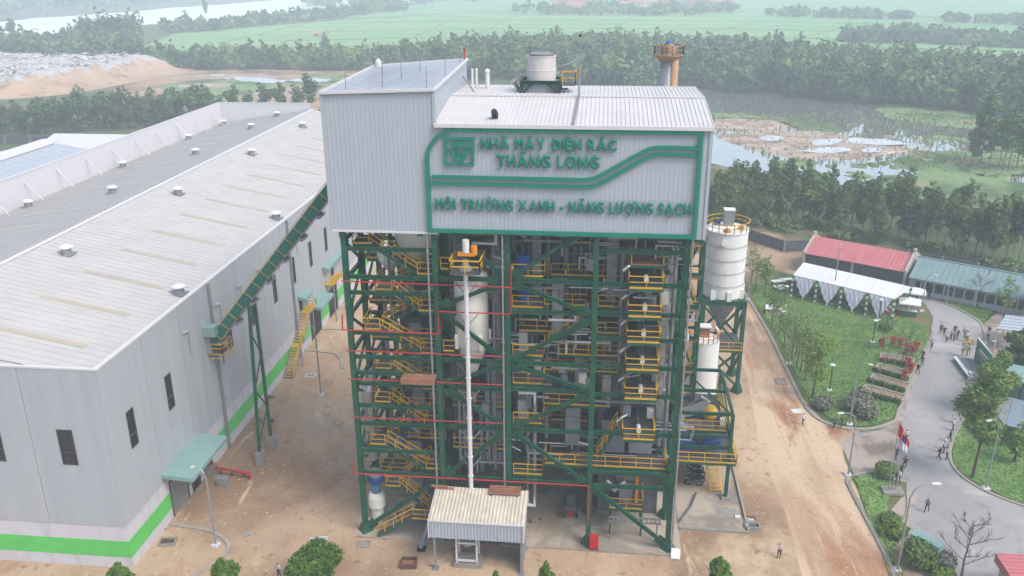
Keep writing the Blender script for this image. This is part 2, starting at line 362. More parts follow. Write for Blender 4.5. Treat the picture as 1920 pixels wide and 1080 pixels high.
# ================================================================== the ground and the far landscape
def flat(name, x0, y0, x1, y1, z, m, kind='structure'): return sheet(name, [(x0, y0), (x1, y0), (x1, y1), (x0, y1)], z, m, kind=kind)
flat('ground', -6000, -1500, 6000, 9000, 0, 'scrub')
# fields beyond the woods
def far_sheet(name, px, z, m, rag=0, seed=1):
    p = gxy(*px)
    if rag: p = ragged(p, rag*3, rag, seed)
    return sheet(name, p, z, m)
far_sheet('field', [(255, 92), (330, 62), (640, 38), (900, 22), (1500, 22), (1990, 45), (1990, 128), (1500, 108), (1250, 98), (760, 112), (640, 112)], .006, 'field')
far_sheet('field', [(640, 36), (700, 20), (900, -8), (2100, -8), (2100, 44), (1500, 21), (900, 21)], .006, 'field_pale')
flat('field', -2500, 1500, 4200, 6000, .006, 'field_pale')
for k, px in enumerate([[(255, 93), (330, 73), (620, 56), (640, 55)], [(250, 88), (255, 92)], [(640, 55), (900, 42), (1150, 36)], [(1290, 56), (1500, 58), (1930, 66)], [(460, 66), (560, 82), (640, 100)], [(900, 42), (1180, 52), (1400, 52)], [(1170, 28), (1500, 26), (1930, 40)]]):
    if k == 1: continue
    ribbon(gxy(*px), 4.5 if k < 3 else 2.6, .05, .012).build('field_path', 'track_tan', kind='structure')
for k in range(16):
    fx = 300+k*108; a_, b_ = (fx, 96-max(0, 60-k*9)*.3), (fx+rng.uniform(120, 330), rng.uniform(24, 44))
    if fx > 1540: a_ = (fx, 112)
    ribbon([(lambda q: (q.x, q.y))(G(*a_).lerp(G(*b_), j/4)) for j in range(5)], 1.4, .3, .01).build('field_bund', 'marsh' if k % 3 else 'field_pale', kind='structure')
for k in range(9):
    yy = 30+k*7.5; xa = max(330, 640-k*30); ribbon(gxy((xa, yy+8+rng.uniform(-2, 2)), (960, yy+rng.uniform(-2, 2)), (1400, yy+2), (1900, yy+14+rng.uniform(-3, 3))), 1.6, .3, .01).build('field_bund', 'marsh' if k % 2 else 'track_tan', kind='structure')
# the river in the upper left
far_sheet('river', [(-250, 72), (-120, 50), (0, 41), (60, 34), (200, 25), (330, 14), (470, 4), (640, -12), (900, -30), (1010, -30), (800, 2), (640, 14), (560, 21), (400, 41), (290, 46), (140, 60), (40, 73), (0, 74), (-130, 92), (-300, 100)], .02, 'river_water', 9, 3)
# land beyond the river is part of the ground; wetland right of the tower
far_sheet('pond', [(1240, 160), (1500, 184), (1700, 206), (1990, 240), (1990, 400), (1840, 362), (1720, 338), (1600, 352), (1480, 330), (1440, 336), (1370, 312), (1300, 300), (1100, 240), (1180, 180)], .02, 'water', 3, 5)
def isle(name, px, m, rag, seed, h):
    """a low bank: ragged plan outline, domed surface"""
    p = ragged(gxy(*px), rag*2.2, rag*.55, seed); c = Vector((sum(q[0] for q in p)/len(p), sum(q[1] for q in p)/len(p)))
    mb = MB(); n = len(p); rings = [(1.0, -.1), (.93, h*.45), (.75, h*.8), (.45, h), (.12, h*.9)]
    r = random.Random(seed); v = []
    for s, z in rings: v += [(c.x+(q[0]-c.x)*s, c.y+(q[1]-c.y)*s, z+r.uniform(-.25, .25)*h*(s < 1)) for q in p]
    f = [(i*n+j, i*n+(j+1) % n, (i+1)*n+(j+1) % n, (i+1)*n+j) for i in range(len(rings)-1) for j in range(n)]+[tuple((len(rings)-1)*n+j for j in range(n))]
    mb.add(v, f); return mb.build(name, m, kind='structure', smooth=True)
isle('mud_bank', [(1325, 224), (1380, 221), (1450, 226), (1482, 236), (1460, 244), (1390, 246), (1328, 243)], 'mud', 1.6, 1, .5)
isle('mud_bank', [(1335, 252), (1400, 247), (1480, 244), (1530, 245), (1600, 258), (1690, 272), (1720, 288), (1660, 294), (1590, 300), (1500, 300), (1440, 292), (1390, 274), (1345, 264)], 'mud', 2.0, 2, .6)
isle('reed_bank', [(1325, 212), (1400, 212), (1470, 220), (1530, 224), (1575, 238), (1560, 250), (1500, 243), (1480, 234), (1400, 220), (1328, 220)], 'marsh', 1.5, 3, .35)
isle('reed_bank', [(1640, 202), (1760, 200), (1920, 226), (1990, 242), (1990, 262), (1870, 246), (1760, 236), (1660, 222)], 'marsh', 2.0, 4, .35)
isle('reed_bank', [(1725, 262), (1760, 258), (1768, 264), (1740, 268)], 'marsh', .8, 5, .3)
isle('reed_bank', [(1660, 302), (1700, 290), (1760, 282), (1830, 280), (1920, 286), (1990, 296), (1990, 330), (1900, 322), (1850, 306), (1780, 298), (1720, 300), (1740, 316), (1840, 338), (1990, 356), (1990, 420), (1800, 400), (1640, 352), (1600, 344), (1700, 330), (1720, 322)], 'marsh', 1.6, 6, .35)
isle('reed_bank', [(1752, 318), (1790, 313), (1805, 319), (1770, 325)], 'marsh', .7, 7, .25)
isle('reed_bank', [(1440, 302), (1520, 300), (1545, 306), (1500, 316), (1450, 312)], 'marsh', 1.0, 8, .3)
_ir = random.Random(17)
for k in range(84):
    px = _ir.uniform(1440, 1950); py = _ir.uniform(238, 334)
    if py < 246+(px-1480)*.04: continue
    w_, h_ = _ir.uniform(7, 26), _ir.uniform(1.6, 4.5); m_ = 'mud' if px < 1760 and py < 306 and _ir.random() < .7 else 'marsh'
    isle('mud_bank' if m_ == 'mud' else 'reed_bank', [(px+w_*math.cos(a)*_ir.uniform(.7, 1.2), py+h_*math.sin(a)*_ir.uniform(.7, 1.2)+w_*math.cos(a)*.1) for a in [j*math.pi/4 for j in range(8)]], m_, .7, 100+k, .3)
for k, px in enumerate([[(1600, 262), (1680, 268), (1700, 274), (1640, 276), (1590, 270)], [(1520, 268), (1570, 264), (1580, 270), (1540, 276)], [(1500, 286), (1560, 280), (1600, 284), (1550, 291)], [(1420, 262), (1450, 258), (1470, 264), (1440, 268)], [(1620, 284), (1660, 281), (1650, 289), (1622, 290)]]):
    sheet('puddle', ragged(smooth_poly(gxy(*px), 5), 1.6, .8, 60+k), .66, 'puddle')
# open wet ground left of the tower, in front of the far wood
far_sheet('waste_ground', [(190, 190), (250, 150), (320, 131), (470, 130), (660, 134), (800, 150), (800, 230), (420, 210), (240, 205)], .012, 'bare_earth', 4, 11)
for k, px in enumerate([[(300, 158), (420, 148), (560, 152), (600, 162), (520, 178), (400, 184), (320, 176)], [(250, 186), (340, 176), (470, 186), (430, 200), (260, 200)], [(560, 140), (650, 138), (700, 160), (640, 182), (590, 170)]]):
    far_sheet('grass_patch', px, .03, 'marsh', 3, 20+k)
for k, px in enumerate([[(396, 140), (420, 138), (418, 142), (400, 143)], [(436, 146), (470, 144), (530, 150), (525, 156), (480, 154), (450, 151)], [(545, 150), (590, 146), (618, 150), (600, 154), (560, 153)], [(420, 147), (436, 146), (432, 149)]]):
    sheet('puddle', ragged(smooth_poly(gxy(*px), 5), 2.5, 1.2, 30+k), .045, 'puddle')
for k, px in enumerate([[(300, 142), (400, 140), (540, 142), (500, 147), (360, 148)], [(340, 158), (440, 156), (420, 162), (330, 164)], [(250, 172), (310, 166), (300, 174), (256, 178)], [(470, 176), (560, 160), (600, 176), (520, 188)]]):
    far_sheet('bare_patch', px, .038, 'mud', 2.5, 40+k)
# rubbish tip: a broad heap with a flat, littered top
def tip():
    x0, x1, y0, y1 = -470, -178, 262, 402; nx, ny = 150, 76
    r = np.random.default_rng(3); h = np.zeros((ny, nx)); X, Y = np.meshgrid(np.linspace(x0, x1, nx), np.linspace(y0, y1, ny))
    edge_r = -190 - (400-Y)*.16; top = np.clip((edge_r-X)/26, 0, 1)*np.clip((Y-(272+np.clip((X+235), 0, 60)*.5))/22, 0, 1)*np.clip((396-Y)/16, 0, 1)
    top = top*top*(3-2*top)
    lump = np.zeros_like(h)
    for k in range(26):
        a, b, p = r.uniform(-.35, .35), r.uniform(-.5, .5), r.uniform(0, 6.28); lump += np.sin(X*a+Y*b+p)
    step = np.clip((-220-X+(Y-330)*.22+4*np.sin(Y*.35)+3*np.sin(Y*.9+X*.1))/12, 0, 1)*np.clip((Y-284+5*np.sin(X*.12)+3*np.sin(X*.37))/14, 0, 1)*3.2
    z = top*5.0+step+lump*.11*top*(.4+step*.3)+r.normal(0, .28, h.shape)*np.clip(step, 0, 1)-.15
    mb = MB(); mb.v = [(float(a), float(b), float(c)) for a, b, c in zip(X.ravel(), Y.ravel(), z.ravel())]
    for j in range(ny-1):
        for i in range(nx-1):
            q = j*nx+i; mb.f.append((q, q+1, q+1+nx, q+nx)); mb.m.append(1 if (step[j, i] > 1.2) else 0)
    return mb.build('rubbish_tip', ['tip_soil', 'tip_waste'], kind='structure')
tip()
_lit = MB()
for k in range(4600):
    x = rng.uniform(-430, -226); y = rng.uniform(290, 392)
    if x > -229+(y-330)*.22: continue
    z = 8.0+rng.uniform(-.5, .5); s = rng.uniform(.35, 1.2); a = rng.uniform(0, 3.1)
    _lit.mi = rng.choice([0, 0, 1, 2]); c, d = math.cos(a)*s, math.sin(a)*s
    _lit.quad((x-c, y-d, z+rng.uniform(-.3, .3)), (x+d, y-c, z+rng.uniform(-.2, .5)), (x+c, y+d, z+rng.uniform(-.2, .6)), (x-d, y+c, z+rng.uniform(-.2, .4)))
o = _lit.build('litter', ['white', 'grey_cloth', 'casing_dark'], kind='stuff'); tag(o, 'loose white and grey rubbish strewn over the top of the tip', 'litter')

# ------------------------------------------------------------------ the site ground, sheet over sheet
sheet('yard', [(-95, -60), (50.0, -60), (50.2, 12), (49.8, 20), (54, 24.5), (50.2, 27.2), (48.9, 33), (48.4, 51), (46.9, 69), (45, 86), (40, 94), (-22, 130), (-95, 165)], .006, 'yard_dirt')
_road = smooth_poly([(41, -60), (41.5, -10), (42, 6), (41.6, 20), (42.6, 40), (42.5, 70), (47, 69), (48.5, 51), (48.8, 33), (50.2, 27.0), (54, 25.0), (51, 21), (50.4, 12), (50.0, -2), (50.2, -60)], 5)
sheet('haul_road', _road, .011, 'haul_road')
far_sheet('earth_clearing', [(1395, 430), (1470, 442), (1520, 470), (1490, 515), (1440, 505), (1405, 520), (1385, 545), (1370, 480)], .010, 'bare_earth', .8, 50)
# right-hand asphalt road and apron
_asph = gxy((1575, 826), (1605, 812), (1650, 806), (1682, 792), (1700, 740), (1725, 680), (1748, 620), (1750, 595), (1735, 570), (1715, 560), (1735, 552), (1790, 570), (1830, 595), (1843, 618), (1830, 660), (1826, 720), (1806, 780), (1783, 830), (1780, 868), (1800, 895), (1850, 925), (1930, 955), (2100, 1000), (2100, 1400), (1640, 1400), (1672, 1030), (1672, 955), (1700, 925), (1700, 905), (1640, 890), (1603, 893))
sheet('asphalt_road', _asph, .016, 'asphalt')
sheet('concrete_apron', gxy((1573, 826), (1640, 809), (1690, 800), (1676, 860), (1664, 893), (1606, 893)), .020, 'footway')
far_sheet('footway', [(1835, 615), (1870, 585), (1900, 560), (1960, 560), (1960, 700), (1880, 690), (1850, 680), (1832, 655)], .014, 'footway')
sheet('footway', smooth_poly(gxy((1690, 798), (1706, 738), (1728, 682), (1746, 640), (1738, 640), (1720, 676), (1696, 730), (1674, 796)), 3), .024, 'footway')
far_sheet('footway', [(1672, 955), (1700, 922), (1722, 925), (1706, 970), (1700, 1030), (1690, 1100), (1672, 1100)], .024, 'footway')
# lawns
LAWN1 = smooth_poly([(51.2, 27.8), (49.6, 34), (49.4, 51), (48.2, 66), (49, 76)], 5, False) + gxy((1470, 545), (1500, 552), (1640, 585), (1700, 600), (1738, 612), (1740, 640), (1715, 690), (1690, 740), (1673, 785), (1650, 798), (1612, 800), (1570, 795))
sheet('lawn', LAWN1, .10, 'lawn')
LAWN2 = smooth_poly(gxy((1838, 690), (1812, 775), (1790, 826), (1787, 862), (1806, 890), (1856, 920), (1930, 948), (2100, 990), (2100, 780), (1930, 780), (1880, 700)), 4)
sheet('lawn', LAWN2, .10, 'lawn')
LAWN3 = gxy((1603, 897), (1630, 888), (1668, 884), (1672, 905), (1664, 950), (1672, 1000), (1690, 1045), (1684, 1100), (1700, 1300), (1690, 1300), (1668, 1079), (1640, 1000), (1612, 925))
sheet('lawn', LAWN3, .10, 'lawn')
LAWN4 = smooth_poly(gxy((1738, 553), (1790, 562), (1840, 575), (1862, 580), (1848, 600), (1842, 606), (1826, 592), (1790, 574)), 3)
sheet('lawn', LAWN4, .09, 'lawn')
sheet('flower_bed_soil', gxy((1672, 1040), (1700, 1000), (1760, 1055), (1740, 1100), (1676, 1100)), .108, 'bed_soil')
# kerbs
def kerb(px, w=.28, h=.14, sm=5, m='kerb_concrete'):
    return ribbon(smooth_poly(gxy(*px), sm, False), w, h, .008).build('kerb', m, kind='structure')
kerb([(1388, 540), (1404, 562), (1430, 605), (1452, 645), (1478, 700), (1502, 748), (1522, 776), (1545, 792), (1580, 803), (1620, 806), (1655, 800), (1680, 790)], .45, .18)
kerb([(1680, 790), (1696, 745), (1722, 690), (1747, 640), (1748, 612)], .35)
kerb([(1598, 893), (1590, 900), (1592, 912), (1612, 950), (1640, 1003), (1665, 1052), (1685, 1100)], .4, .18)
kerb([(1598, 893), (1630, 886), (1665, 883)], .3)
kerb([(1702, 925), (1702, 960), (1688, 1000), (1692, 1036), (1712, 1062)], .3)
kerb([(1835, 690), (1810, 775), (1786, 826), (1782, 862), (1802, 892), (1852, 923), (1930, 952), (2060, 985)], .35)
kerb([(1738, 556), (1790, 577), (1826, 596), (1842, 612), (1846, 640), (1834, 665)], .35)
kerb([(320, 984), (345, 988), (380, 993), (408, 1003), (428, 1020), (424, 1040), (400, 1058), (372, 1075), (345, 1095)], .35)
kerb([(566, 657), (600, 660), (628, 664), (640, 676), (642, 692)], .35)
kerb([(590, 620), (620, 618), (650, 619)], .35)
# concrete slabs round the tower
MB().box(-1.0, -1.0, -.2, 30.9, 20, .16).build('tower_slab', 'slab', kind='structure')
MB().box(30.95, 3.6, -.2, 37.6, 24, .13).build('annex_slab', 'slab', kind='structure')
MB().box(31.0, 3.3, -.1, 37.9, 3.6, .22).build('slab_edge', 'concrete', kind='structure')
MB().bar((37.75, 3.5, .2), (37.75, 15.5, .2), .22, .4).build('slab_edge', 'kerb_concrete', kind='structure')
# ================================================================== vegetation
def leaf_quads(lobes, n, size, r, flat=.35, shell=.45):
    """n leaf-clump quads spread through ellipsoid lobes -> (n*4,3) array"""
    L = np.array(lobes, float); vol = L[:, 3]*L[:, 4]*L[:, 5]; k = r.choice(len(L), n, p=vol/vol.sum())
    d = r.normal(size=(n, 3)); d /= np.linalg.norm(d, axis=1)[:, None]
    rad = shell+(1-shell)*r.random(n)**.5; rad *= 1+r.normal(0, .07, n)
    c = L[k, :3]+d*L[k, 3:6]*rad[:, None]
    nrm = d*(.6)+r.normal(size=(n, 3))*.6+np.array([0, 0, flat]); nrm /= np.linalg.norm(nrm, axis=1)[:, None]
    t = np.cross(nrm, r.normal(size=(n, 3))); t /= np.linalg.norm(t, axis=1)[:, None]; b = np.cross(nrm, t)
    s = size*(.6+.8*r.random(n))[:, None]; a = (.55+.5*r.random(n))[:, None]
    q = np.stack([c-t*s-b*s*a*.3, c-t*s*.1-b*s*a, c+t*s+b*s*a*.2, c+t*s*.1+b*s*a], 1)
    q[:, 2] += nrm*s*.25; q[:, 0] -= nrm*s*.2
    return q.reshape(-1, 3)
def quads_obj(name, V, m, parent=None, kind=None):
    n = len(V)//4; me = bpy.data.meshes.new(name)
    me.vertices.add(n*4); me.loops.add(n*4); me.polygons.add(n)
    me.vertices.foreach_set('co', V.astype(np.float32).ravel()); me.loops.foreach_set('vertex_index', np.arange(n*4, dtype=np.int32))
    me.polygons.foreach_set('loop_start', np.arange(0, n*4, 4, dtype=np.int32))
    me.update(); me.validate(); me.materials.append(MATS[m])
    o = bpy.data.objects.new(name, me); COL.objects.link(o)
    if parent is not None: o.parent = parent
    if kind: o['kind'] = kind
    WLOC[o.name] = Vector()
    return o
def trunk(mb, h, r0, lean, limbs, r):
    pts = [Vector((lean[0]*(t**1.5)*h+math.sin(t*5)*.08, lean[1]*(t**1.5)*h, t*h)) for t in (0, .15, .35, .55, .75, 1)]
    mb.tube(pts, [r0*(1.25-.95*i/5) for i in range(6)], 7)
    for k in range(limbs):
        i = r.choice([2, 3, 3, 4]); a = r.uniform(0, 6.28); l = h*r.uniform(.16, .3); b = pts[i].lerp(pts[i+1], r.random())
        mb.tube([b, b+Vector((math.cos(a)*l*.6, math.sin(a)*l*.6, l*.5)), b+Vector((math.cos(a)*l*.9, math.sin(a)*l*.9, l))], [r0*.38, r0*.25, r0*.08], 5)
def make_tree(name, label, cat, h, rc, base, nleaf, size, m, seed, lean=(0, 0), barkm='bark', r0=.14, limbs=6, nl=7, group=None, squat=1.0):
    r = random.Random(seed); nr = np.random.default_rng(seed)
    t = thing(name, label, cat, (0, 0, 0), group)
    mb = MB(); trunk(mb, h*.86, r0, lean, limbs, r); mb.build('trunk', barkm, t)
    lobes = []
    for k in range(nl):
        f = (k+.5)/nl; z = base+(h-base)*f; w = rc*(math.sin(math.pi*(.18+.74*f))**.8)*r.uniform(.6, .95)
        a = r.uniform(0, 6.28); off = w*r.uniform(.2, .65)
        lobes.append((lean[0]*z+math.cos(a)*off, lean[1]*z+math.sin(a)*off, z, w*.85, w*.85, (h-base)/nl*r.uniform(.8, 1.35)*squat))
    quads_obj('crown', leaf_quads(lobes, nleaf, size, nr), m, t)
    return t
# --- far woods: masses nobody could count
def wood(name, label, px, spacing, hgt, seed, nq=70, m='leaf_far', size=1.25, rad=2.6):
    r = np.random.default_rng(seed); poly = gxy(*px); xs = [p[0] for p in poly]; ys = [p[1] for p in poly]; V = []
    area = (max(xs)-min(xs))*(max(ys)-min(ys)); n = int(area/spacing**2)
    for k in range(n):
        x = r.uniform(min(xs), max(xs)); y = r.uniform(min(ys), max(ys))
        if not inside((x, y), poly): continue
        h = hgt*r.choice([.6, .8, .9, 1.0, 1.25], p=[.15, .25, .3, .22, .08])*r.uniform(.9, 1.1); w = rad*r.uniform(.75, 1.3)
        lobes = [(x+r.normal(0, w*.35), y+r.normal(0, w*.35), h*f, w*g, w*g, h*.2) for f, g in ((.38, .9), (.6, 1.05), (.8, .8), (.93, .45))]
        V.append(leaf_quads(lobes, nq, size, r, .5, .6))
    o = quads_obj(name, np.concatenate(V), m, kind='stuff'); tag(o, label, 'wood'); return o
wood('far_wood', 'broad hazy wood crossing the picture behind the tower and pond', [(760, 116), (900, 108), (1000, 104), (1120, 100), (1280, 106), (1450, 116), (1640, 132), (1990, 158), (1990, 236), (1760, 208), (1600, 196), (1480, 184), (1280, 164), (1180, 170), (1000, 150), (860, 152), (770, 140)], 4.9, 13, 1, 110, size=1.05, rad=3.0)
wood('far_wood', 'low hazy tree belt behind the open wet ground, left of the tower', [(250, 122), (420, 124), (560, 124), (690, 122), (765, 118), (775, 134), (640, 134), (470, 131), (320, 132), (255, 132)], 4.5, 11, 2, 90, size=1.0, rad=2.6)
wood('far_wood', 'dark tree mass behind the rubbish tip in the upper left', [(-140, 112), (0, 96), (60, 92), (140, 96), (255, 114), (255, 130), (160, 120), (0, 112), (-140, 128)], 5.5, 11, 3, 60, size=1.5, rad=3.2)
wood('far_wood', 'tall clump of trees standing on the near river bank', [(136, 92), (160, 84), (256, 82), (262, 86), (255, 93), (200, 97), (134, 97)], 5.6, 19, 4, 140, size=1.25, rad=4.0)
wood('far_wood', 'thin line of hazy trees along the river beside the fields', [(300, 60), (420, 50), (560, 36), (640, 26), (760, 16), (770, 20), (650, 32), (560, 42), (430, 56), (310, 66)], 9.5, 10, 5, 45, size=2.0, rad=4.0)
wood('far_wood', 'long pale copse in the green fields at the upper right', [(1575, 72), (1640, 70), (1760, 76), (1930, 80), (1990, 84), (1990, 96), (1900, 90), (1720, 84), (1575, 80)], 6.5, 9, 6, 60, size=1.8, rad=3.6)
wood('far_wood', 'faint row of trees far beyond the upper right fields', [(1440, 28), (1520, 26), (1600, 30), (1700, 34), (1720, 38), (1600, 36), (1440, 32)], 12, 8, 7, 36, size=2.4, rad=4.5)
wood('far_wood', 'faint tree line at the far right edge of the fields', [(1745, 40), (1850, 40), (1990, 46), (1990, 52), (1850, 47), (1745, 44)], 12, 8, 8, 36, size=2.4, rad=4.5)
wood('far_wood', 'pale trees round the distant village', [(960, 26), (1080, 18), (1260, 14), (1400, 24), (1290, 30), (1100, 30)], 14, 10, 9, 30, size=2.4, rad=5)
wood('far_wood', 'misty wooded land beyond the river', [(-300, 44), (0, 30), (180, 16), (330, 4), (420, -8), (300, -14), (60, -6), (-300, 14)], 26, 15, 10, 26, size=4.5, rad=9)
wood('far_wood', 'scattered faint trees on the hazy skyline fields', [(560, 8), (760, -6), (1000, -18), (1500, -22), (1900, -14), (1900, -6), (1400, -6), (900, 2), (640, 18)], 38, 14, 12, 26, size=4.5, rad=9)
# brushwood in front of the pond and at its edge
wood('undergrowth', 'low scrub under the tree row between yard and pond', [(1330, 420), (1500, 440), (1700, 470), (1920, 520), (1990, 540), (1990, 520), (1800, 480), (1600, 440), (1450, 400), (1330, 390)], 2.6, 2.0, 13, 26, m='leaf_dark', size=.5, rad=1.2)
wood('undergrowth', 'scrub below the row of trees behind the low white sheds', [(-60, 262), (100, 246), (420, 236), (620, 232), (620, 218), (400, 222), (100, 232), (-60, 246)], 3.6, 3.5, 14, 26, m='leaf_dark', size=.7, rad=1.8)

# --- tree rows that can be told apart
SL = [make_tree('slender_tree', 'x', 'tree', h, rc*1.15, b, 900, .34, 'leaf_dark', 40+i, (l, 0), 'pale_bark', .13, 6, 8) for i, (h, rc, b, l) in enumerate([(13.5, 2.5, 4.2, .0), (14.5, 2.9, 5.0, .03), (12, 2.2, 3.2, -.02), (15, 2.6, 6.0, .02), (11, 2.4, 2.8, .03), (13, 3.2, 4.5, -.03)])]
used = set()
def slender(x, y, label, group, s=1.0):
    k = rng.uniform(.78, 1.18)
    i = rng.randrange(len(SL)); f = i not in used; used.add(i)
    return put(SL[i], (x, y, 0), rng.uniform(0, 6.28), tuple(q*k for q in s) if isinstance(s, tuple) else s*k, label, group, f)
row = []
for x, y in [(1338, 452), (1352, 440), (1368, 448), (1384, 430), (1400, 440), (1416, 425), (1430, 445), (1442, 428), (1458, 436), (1474, 425), (1488, 444), (1503, 432), (1518, 446), (1532, 438), (1548, 452), (1563, 444), (1580, 456), (1597, 450), (1612, 462), (1630, 456), (1647, 468), (1664, 464), (1682, 474), (1700, 468), (1717, 480), (1734, 476), (1752, 488), (1770, 482), (1788, 494), (1806, 490), (1824, 500), (1842, 496), (1862, 508), (1884, 504), (1906, 514)]:
    p = G(x+rng.uniform(-4, 4), y-16+rng.uniform(-5, 5)); row.append((p.x, p.y))
for i, (x, y) in enumerate(row):
    slender(x, y, f'{ordn(i)} tree from the tower in the tall row between yard and pond', 'trees in the row before the pond', .88)
row = [G(x+rng.uniform(-5, 5), y-12+rng.uniform(-6, 6)) for x, y in [(1345, 405), (1375, 398), (1405, 402), (1440, 396), (1470, 404), (1510, 410), (1548, 415), (1590, 424), (1640, 432), (1690, 440), (1745, 452), (1800, 462), (1850, 474), (1900, 484)]]
for i, p in enumerate(row): slender(p.x, p.y, f'{ordn(i)} tree from the left in the rear line beside the pond', 'trees in the rear line beside the pond', .8)
row = [G(x, y) for x, y in [(1822, 306), (1838, 308), (1856, 306), (1872, 314), (1890, 316), (1906, 318), (1918, 322), (1880, 322)]]
for i, p in enumerate(row): slender(p.x, p.y, f'{ordn(i)} tree from the left in the clump standing in the marsh at the right edge', 'trees in the marsh clump', 1.15)
row = [G(x+rng.uniform(-4, 4), y+rng.uniform(-4, 4)) for x, y in [(-8, 262), (14, 258), (34, 256), (56, 252), (78, 256), (98, 250), (118, 248), (136, 250), (154, 244), (172, 246), (190, 242), (208, 244), (222, 238), (238, 242), (254, 238), (270, 240), (288, 236), (304, 238), (320, 234), (338, 236), (356, 232), (374, 234), (392, 230), (412, 232), (440, 228), (470, 228), (500, 226), (530, 226), (560, 226), (590, 224)]]
for i, p in enumerate(row): slender(p.x, p.y, f'{ordn(i)} tree from the left in the row behind the low white sheds', 'trees behind the low sheds', (1.3, 1.3, .95))
# single far trees on the river bank and in the fields
for i, (x, y, s, lab) in enumerate([(388, 38, 1.6, 'lone tree on the river bank right of the tall clump'), (350, 44, 1.0, 'small lone tree at the river edge'), (245, 96, 1.6, 'big dark tree in front of the field corner by the river clump'), (196, 92, 1.2, 'tree beside the field corner under the river clump'), (216, 94, 1.1, 'small tree right of the field track corner'), (612, 116, 1.0, 'round tree standing in front of the fields left of the tower'), (640, 116, .9, 'small tree in front of the fields touching the tower roof'), (368, 96, .5, 'tiny tree in the near green field'), (28, 44+40, 1.5, 'pale tree at the left edge before the river'), (668, 34, 1.2, 'faint lone tree in the middle of the far field')]):
    p = G(x, y); slender(p.x, p.y, lab, 'lone trees far off', s)

# --- foreground crowns at the lower edge
def round_tree(name, label, x, y, h, rc, n, seed, m='leaf_bright', size=.125):
    t = make_tree(name, label, 'tree', h, rc, h*.28, int(n*2.6), size, m, seed, barkm='bark', r0=.12, nl=8, group='garden trees in the foreground', squat=1.5); t.location = (x, y, 0); return t
for k, (px, top, w, lab) in enumerate([(590, 1022, 47, 'largest round green tree at the lower edge, left of the shed'), (415, 1056, 30, 'round green treetop at the lower edge by the curved kerb'), (225, 1062, 24, 'small green treetop at the lower edge under the hall corner'), (1022, 1062, 22, 'small green treetop at the lower edge right of the shed'), (1352, 1050, 32, 'round green treetop at the lower edge near the dirt road'), (928, 1077, 12, 'tip of a green treetop at the lower edge under the shed')]):
    h = 5.2; Yb = -12.0; c = P(px, top, Y=Yb)
    while abs(c.z-h) > .05: Yb += (c.z-h)*.9; c = P(px, top, Y=Yb)
    sc = (P(px+w, top+w*.6, Y=Yb)-P(px, top+w*.6, Y=Yb)).length
    round_tree('garden_tree', lab, c.x, Yb, h, sc*1.05, int(1500+sc*sc*650), 70+k)
# --- lawn trees: feathery young trees on the left edge of the lawn
FT = [make_tree('feathery_tree', 'x', 'tree', h, rc, b, int(n*.9), .17, m, 90+i, (l, 0), 'bark', .08, 7, 6) for i, (h, rc, b, n, m, l) in enumerate([(7.5, 1.9, 2.6, 420, 'leaf_feather', .02), (8.5, 2.2, 3.4, 360, 'leaf_feather', .04), (7.0, 1.6, 2.0, 620, 'leaf_lime', .02)])]
fu = set()
def feather(px, py, i, s, lab, grp='young trees on the lawn'):
    f = i not in fu; fu.add(i); p = G(px, py); return put(FT[i], (p.x, p.y, .1), rng.uniform(0, 6), s, lab, grp, f)
for px, py, i, s, lab in [(1407, 535, 0, .9, 'thin feathery tree at the far kerb corner of the lawn'), (1416, 548, 1, .9, 'thin tree just right of the far kerb corner'), (1434, 552, 2, .95, 'yellow-green young tree left of the white tent'), (1446, 618, 0, 1.0, 'feathery tree before the small white box on the lawn'), (1458, 632, 1, .9, 'thin-stemmed feathery tree behind the kerb street lamp'), (1470, 655, 0, .9, 'feathery young tree beside the kerb street lamp'), (1484, 675, 1, .9, 'slim tree just right of the kerb street lamp'), (1500, 700, 1, 1.0, 'slim tree midway along the lawn kerb'), (1522, 748, 2, 1.35, 'bright lime-green feathery tree at the near end of the lawn'), (1508, 716, 0, .8, 'small feathery tree behind the lime-green one'), (1655, 660, 1, .75, 'thin tree in the upper planting bed by the road'), (1880, 600, 0, .95, 'leafy green tree in front of the long teal-roofed building')]:
    feather(px, py, i, s, lab)
t = make_tree('street_tree', 'tall layered green tree on the right lawn beside the road', 'tree', 13.2, 2.9, 5.0, 4200, .18, 'leaf_feather', 120, (.02, 0), 'bark', .14, 9, 7); p = G(1822, 897); t.location = (p.x, p.y, .1)
t = make_tree('street_tree', 'layered tree with orange flowers beside the event stage', 'tree', 8.2, 2.6, 2.6, 3000, .18, 'leaf_feather', 121, (.03, 0), 'bark', .12, 9, 6); p = G(1850, 778); t.location = (p.x, p.y, .1)
t = make_tree('street_tree', 'dark dense tree at the right edge above the glass roof', 'tree', 7.5, 3.4, 1.5, 5000, .2, 'leaf_dark', 122, (0, 0), 'bark', .16, 9, 7); p = G(1908, 712); t.location = (p.x, p.y, .1)
t = make_tree('street_tree', 'small leafy sapling on the right lawn', 'tree', 4.6, 1.3, 1.0, 420, .22, 'leaf_feather', 123); p = G(1900, 868); t.location = (p.x, p.y, .1)
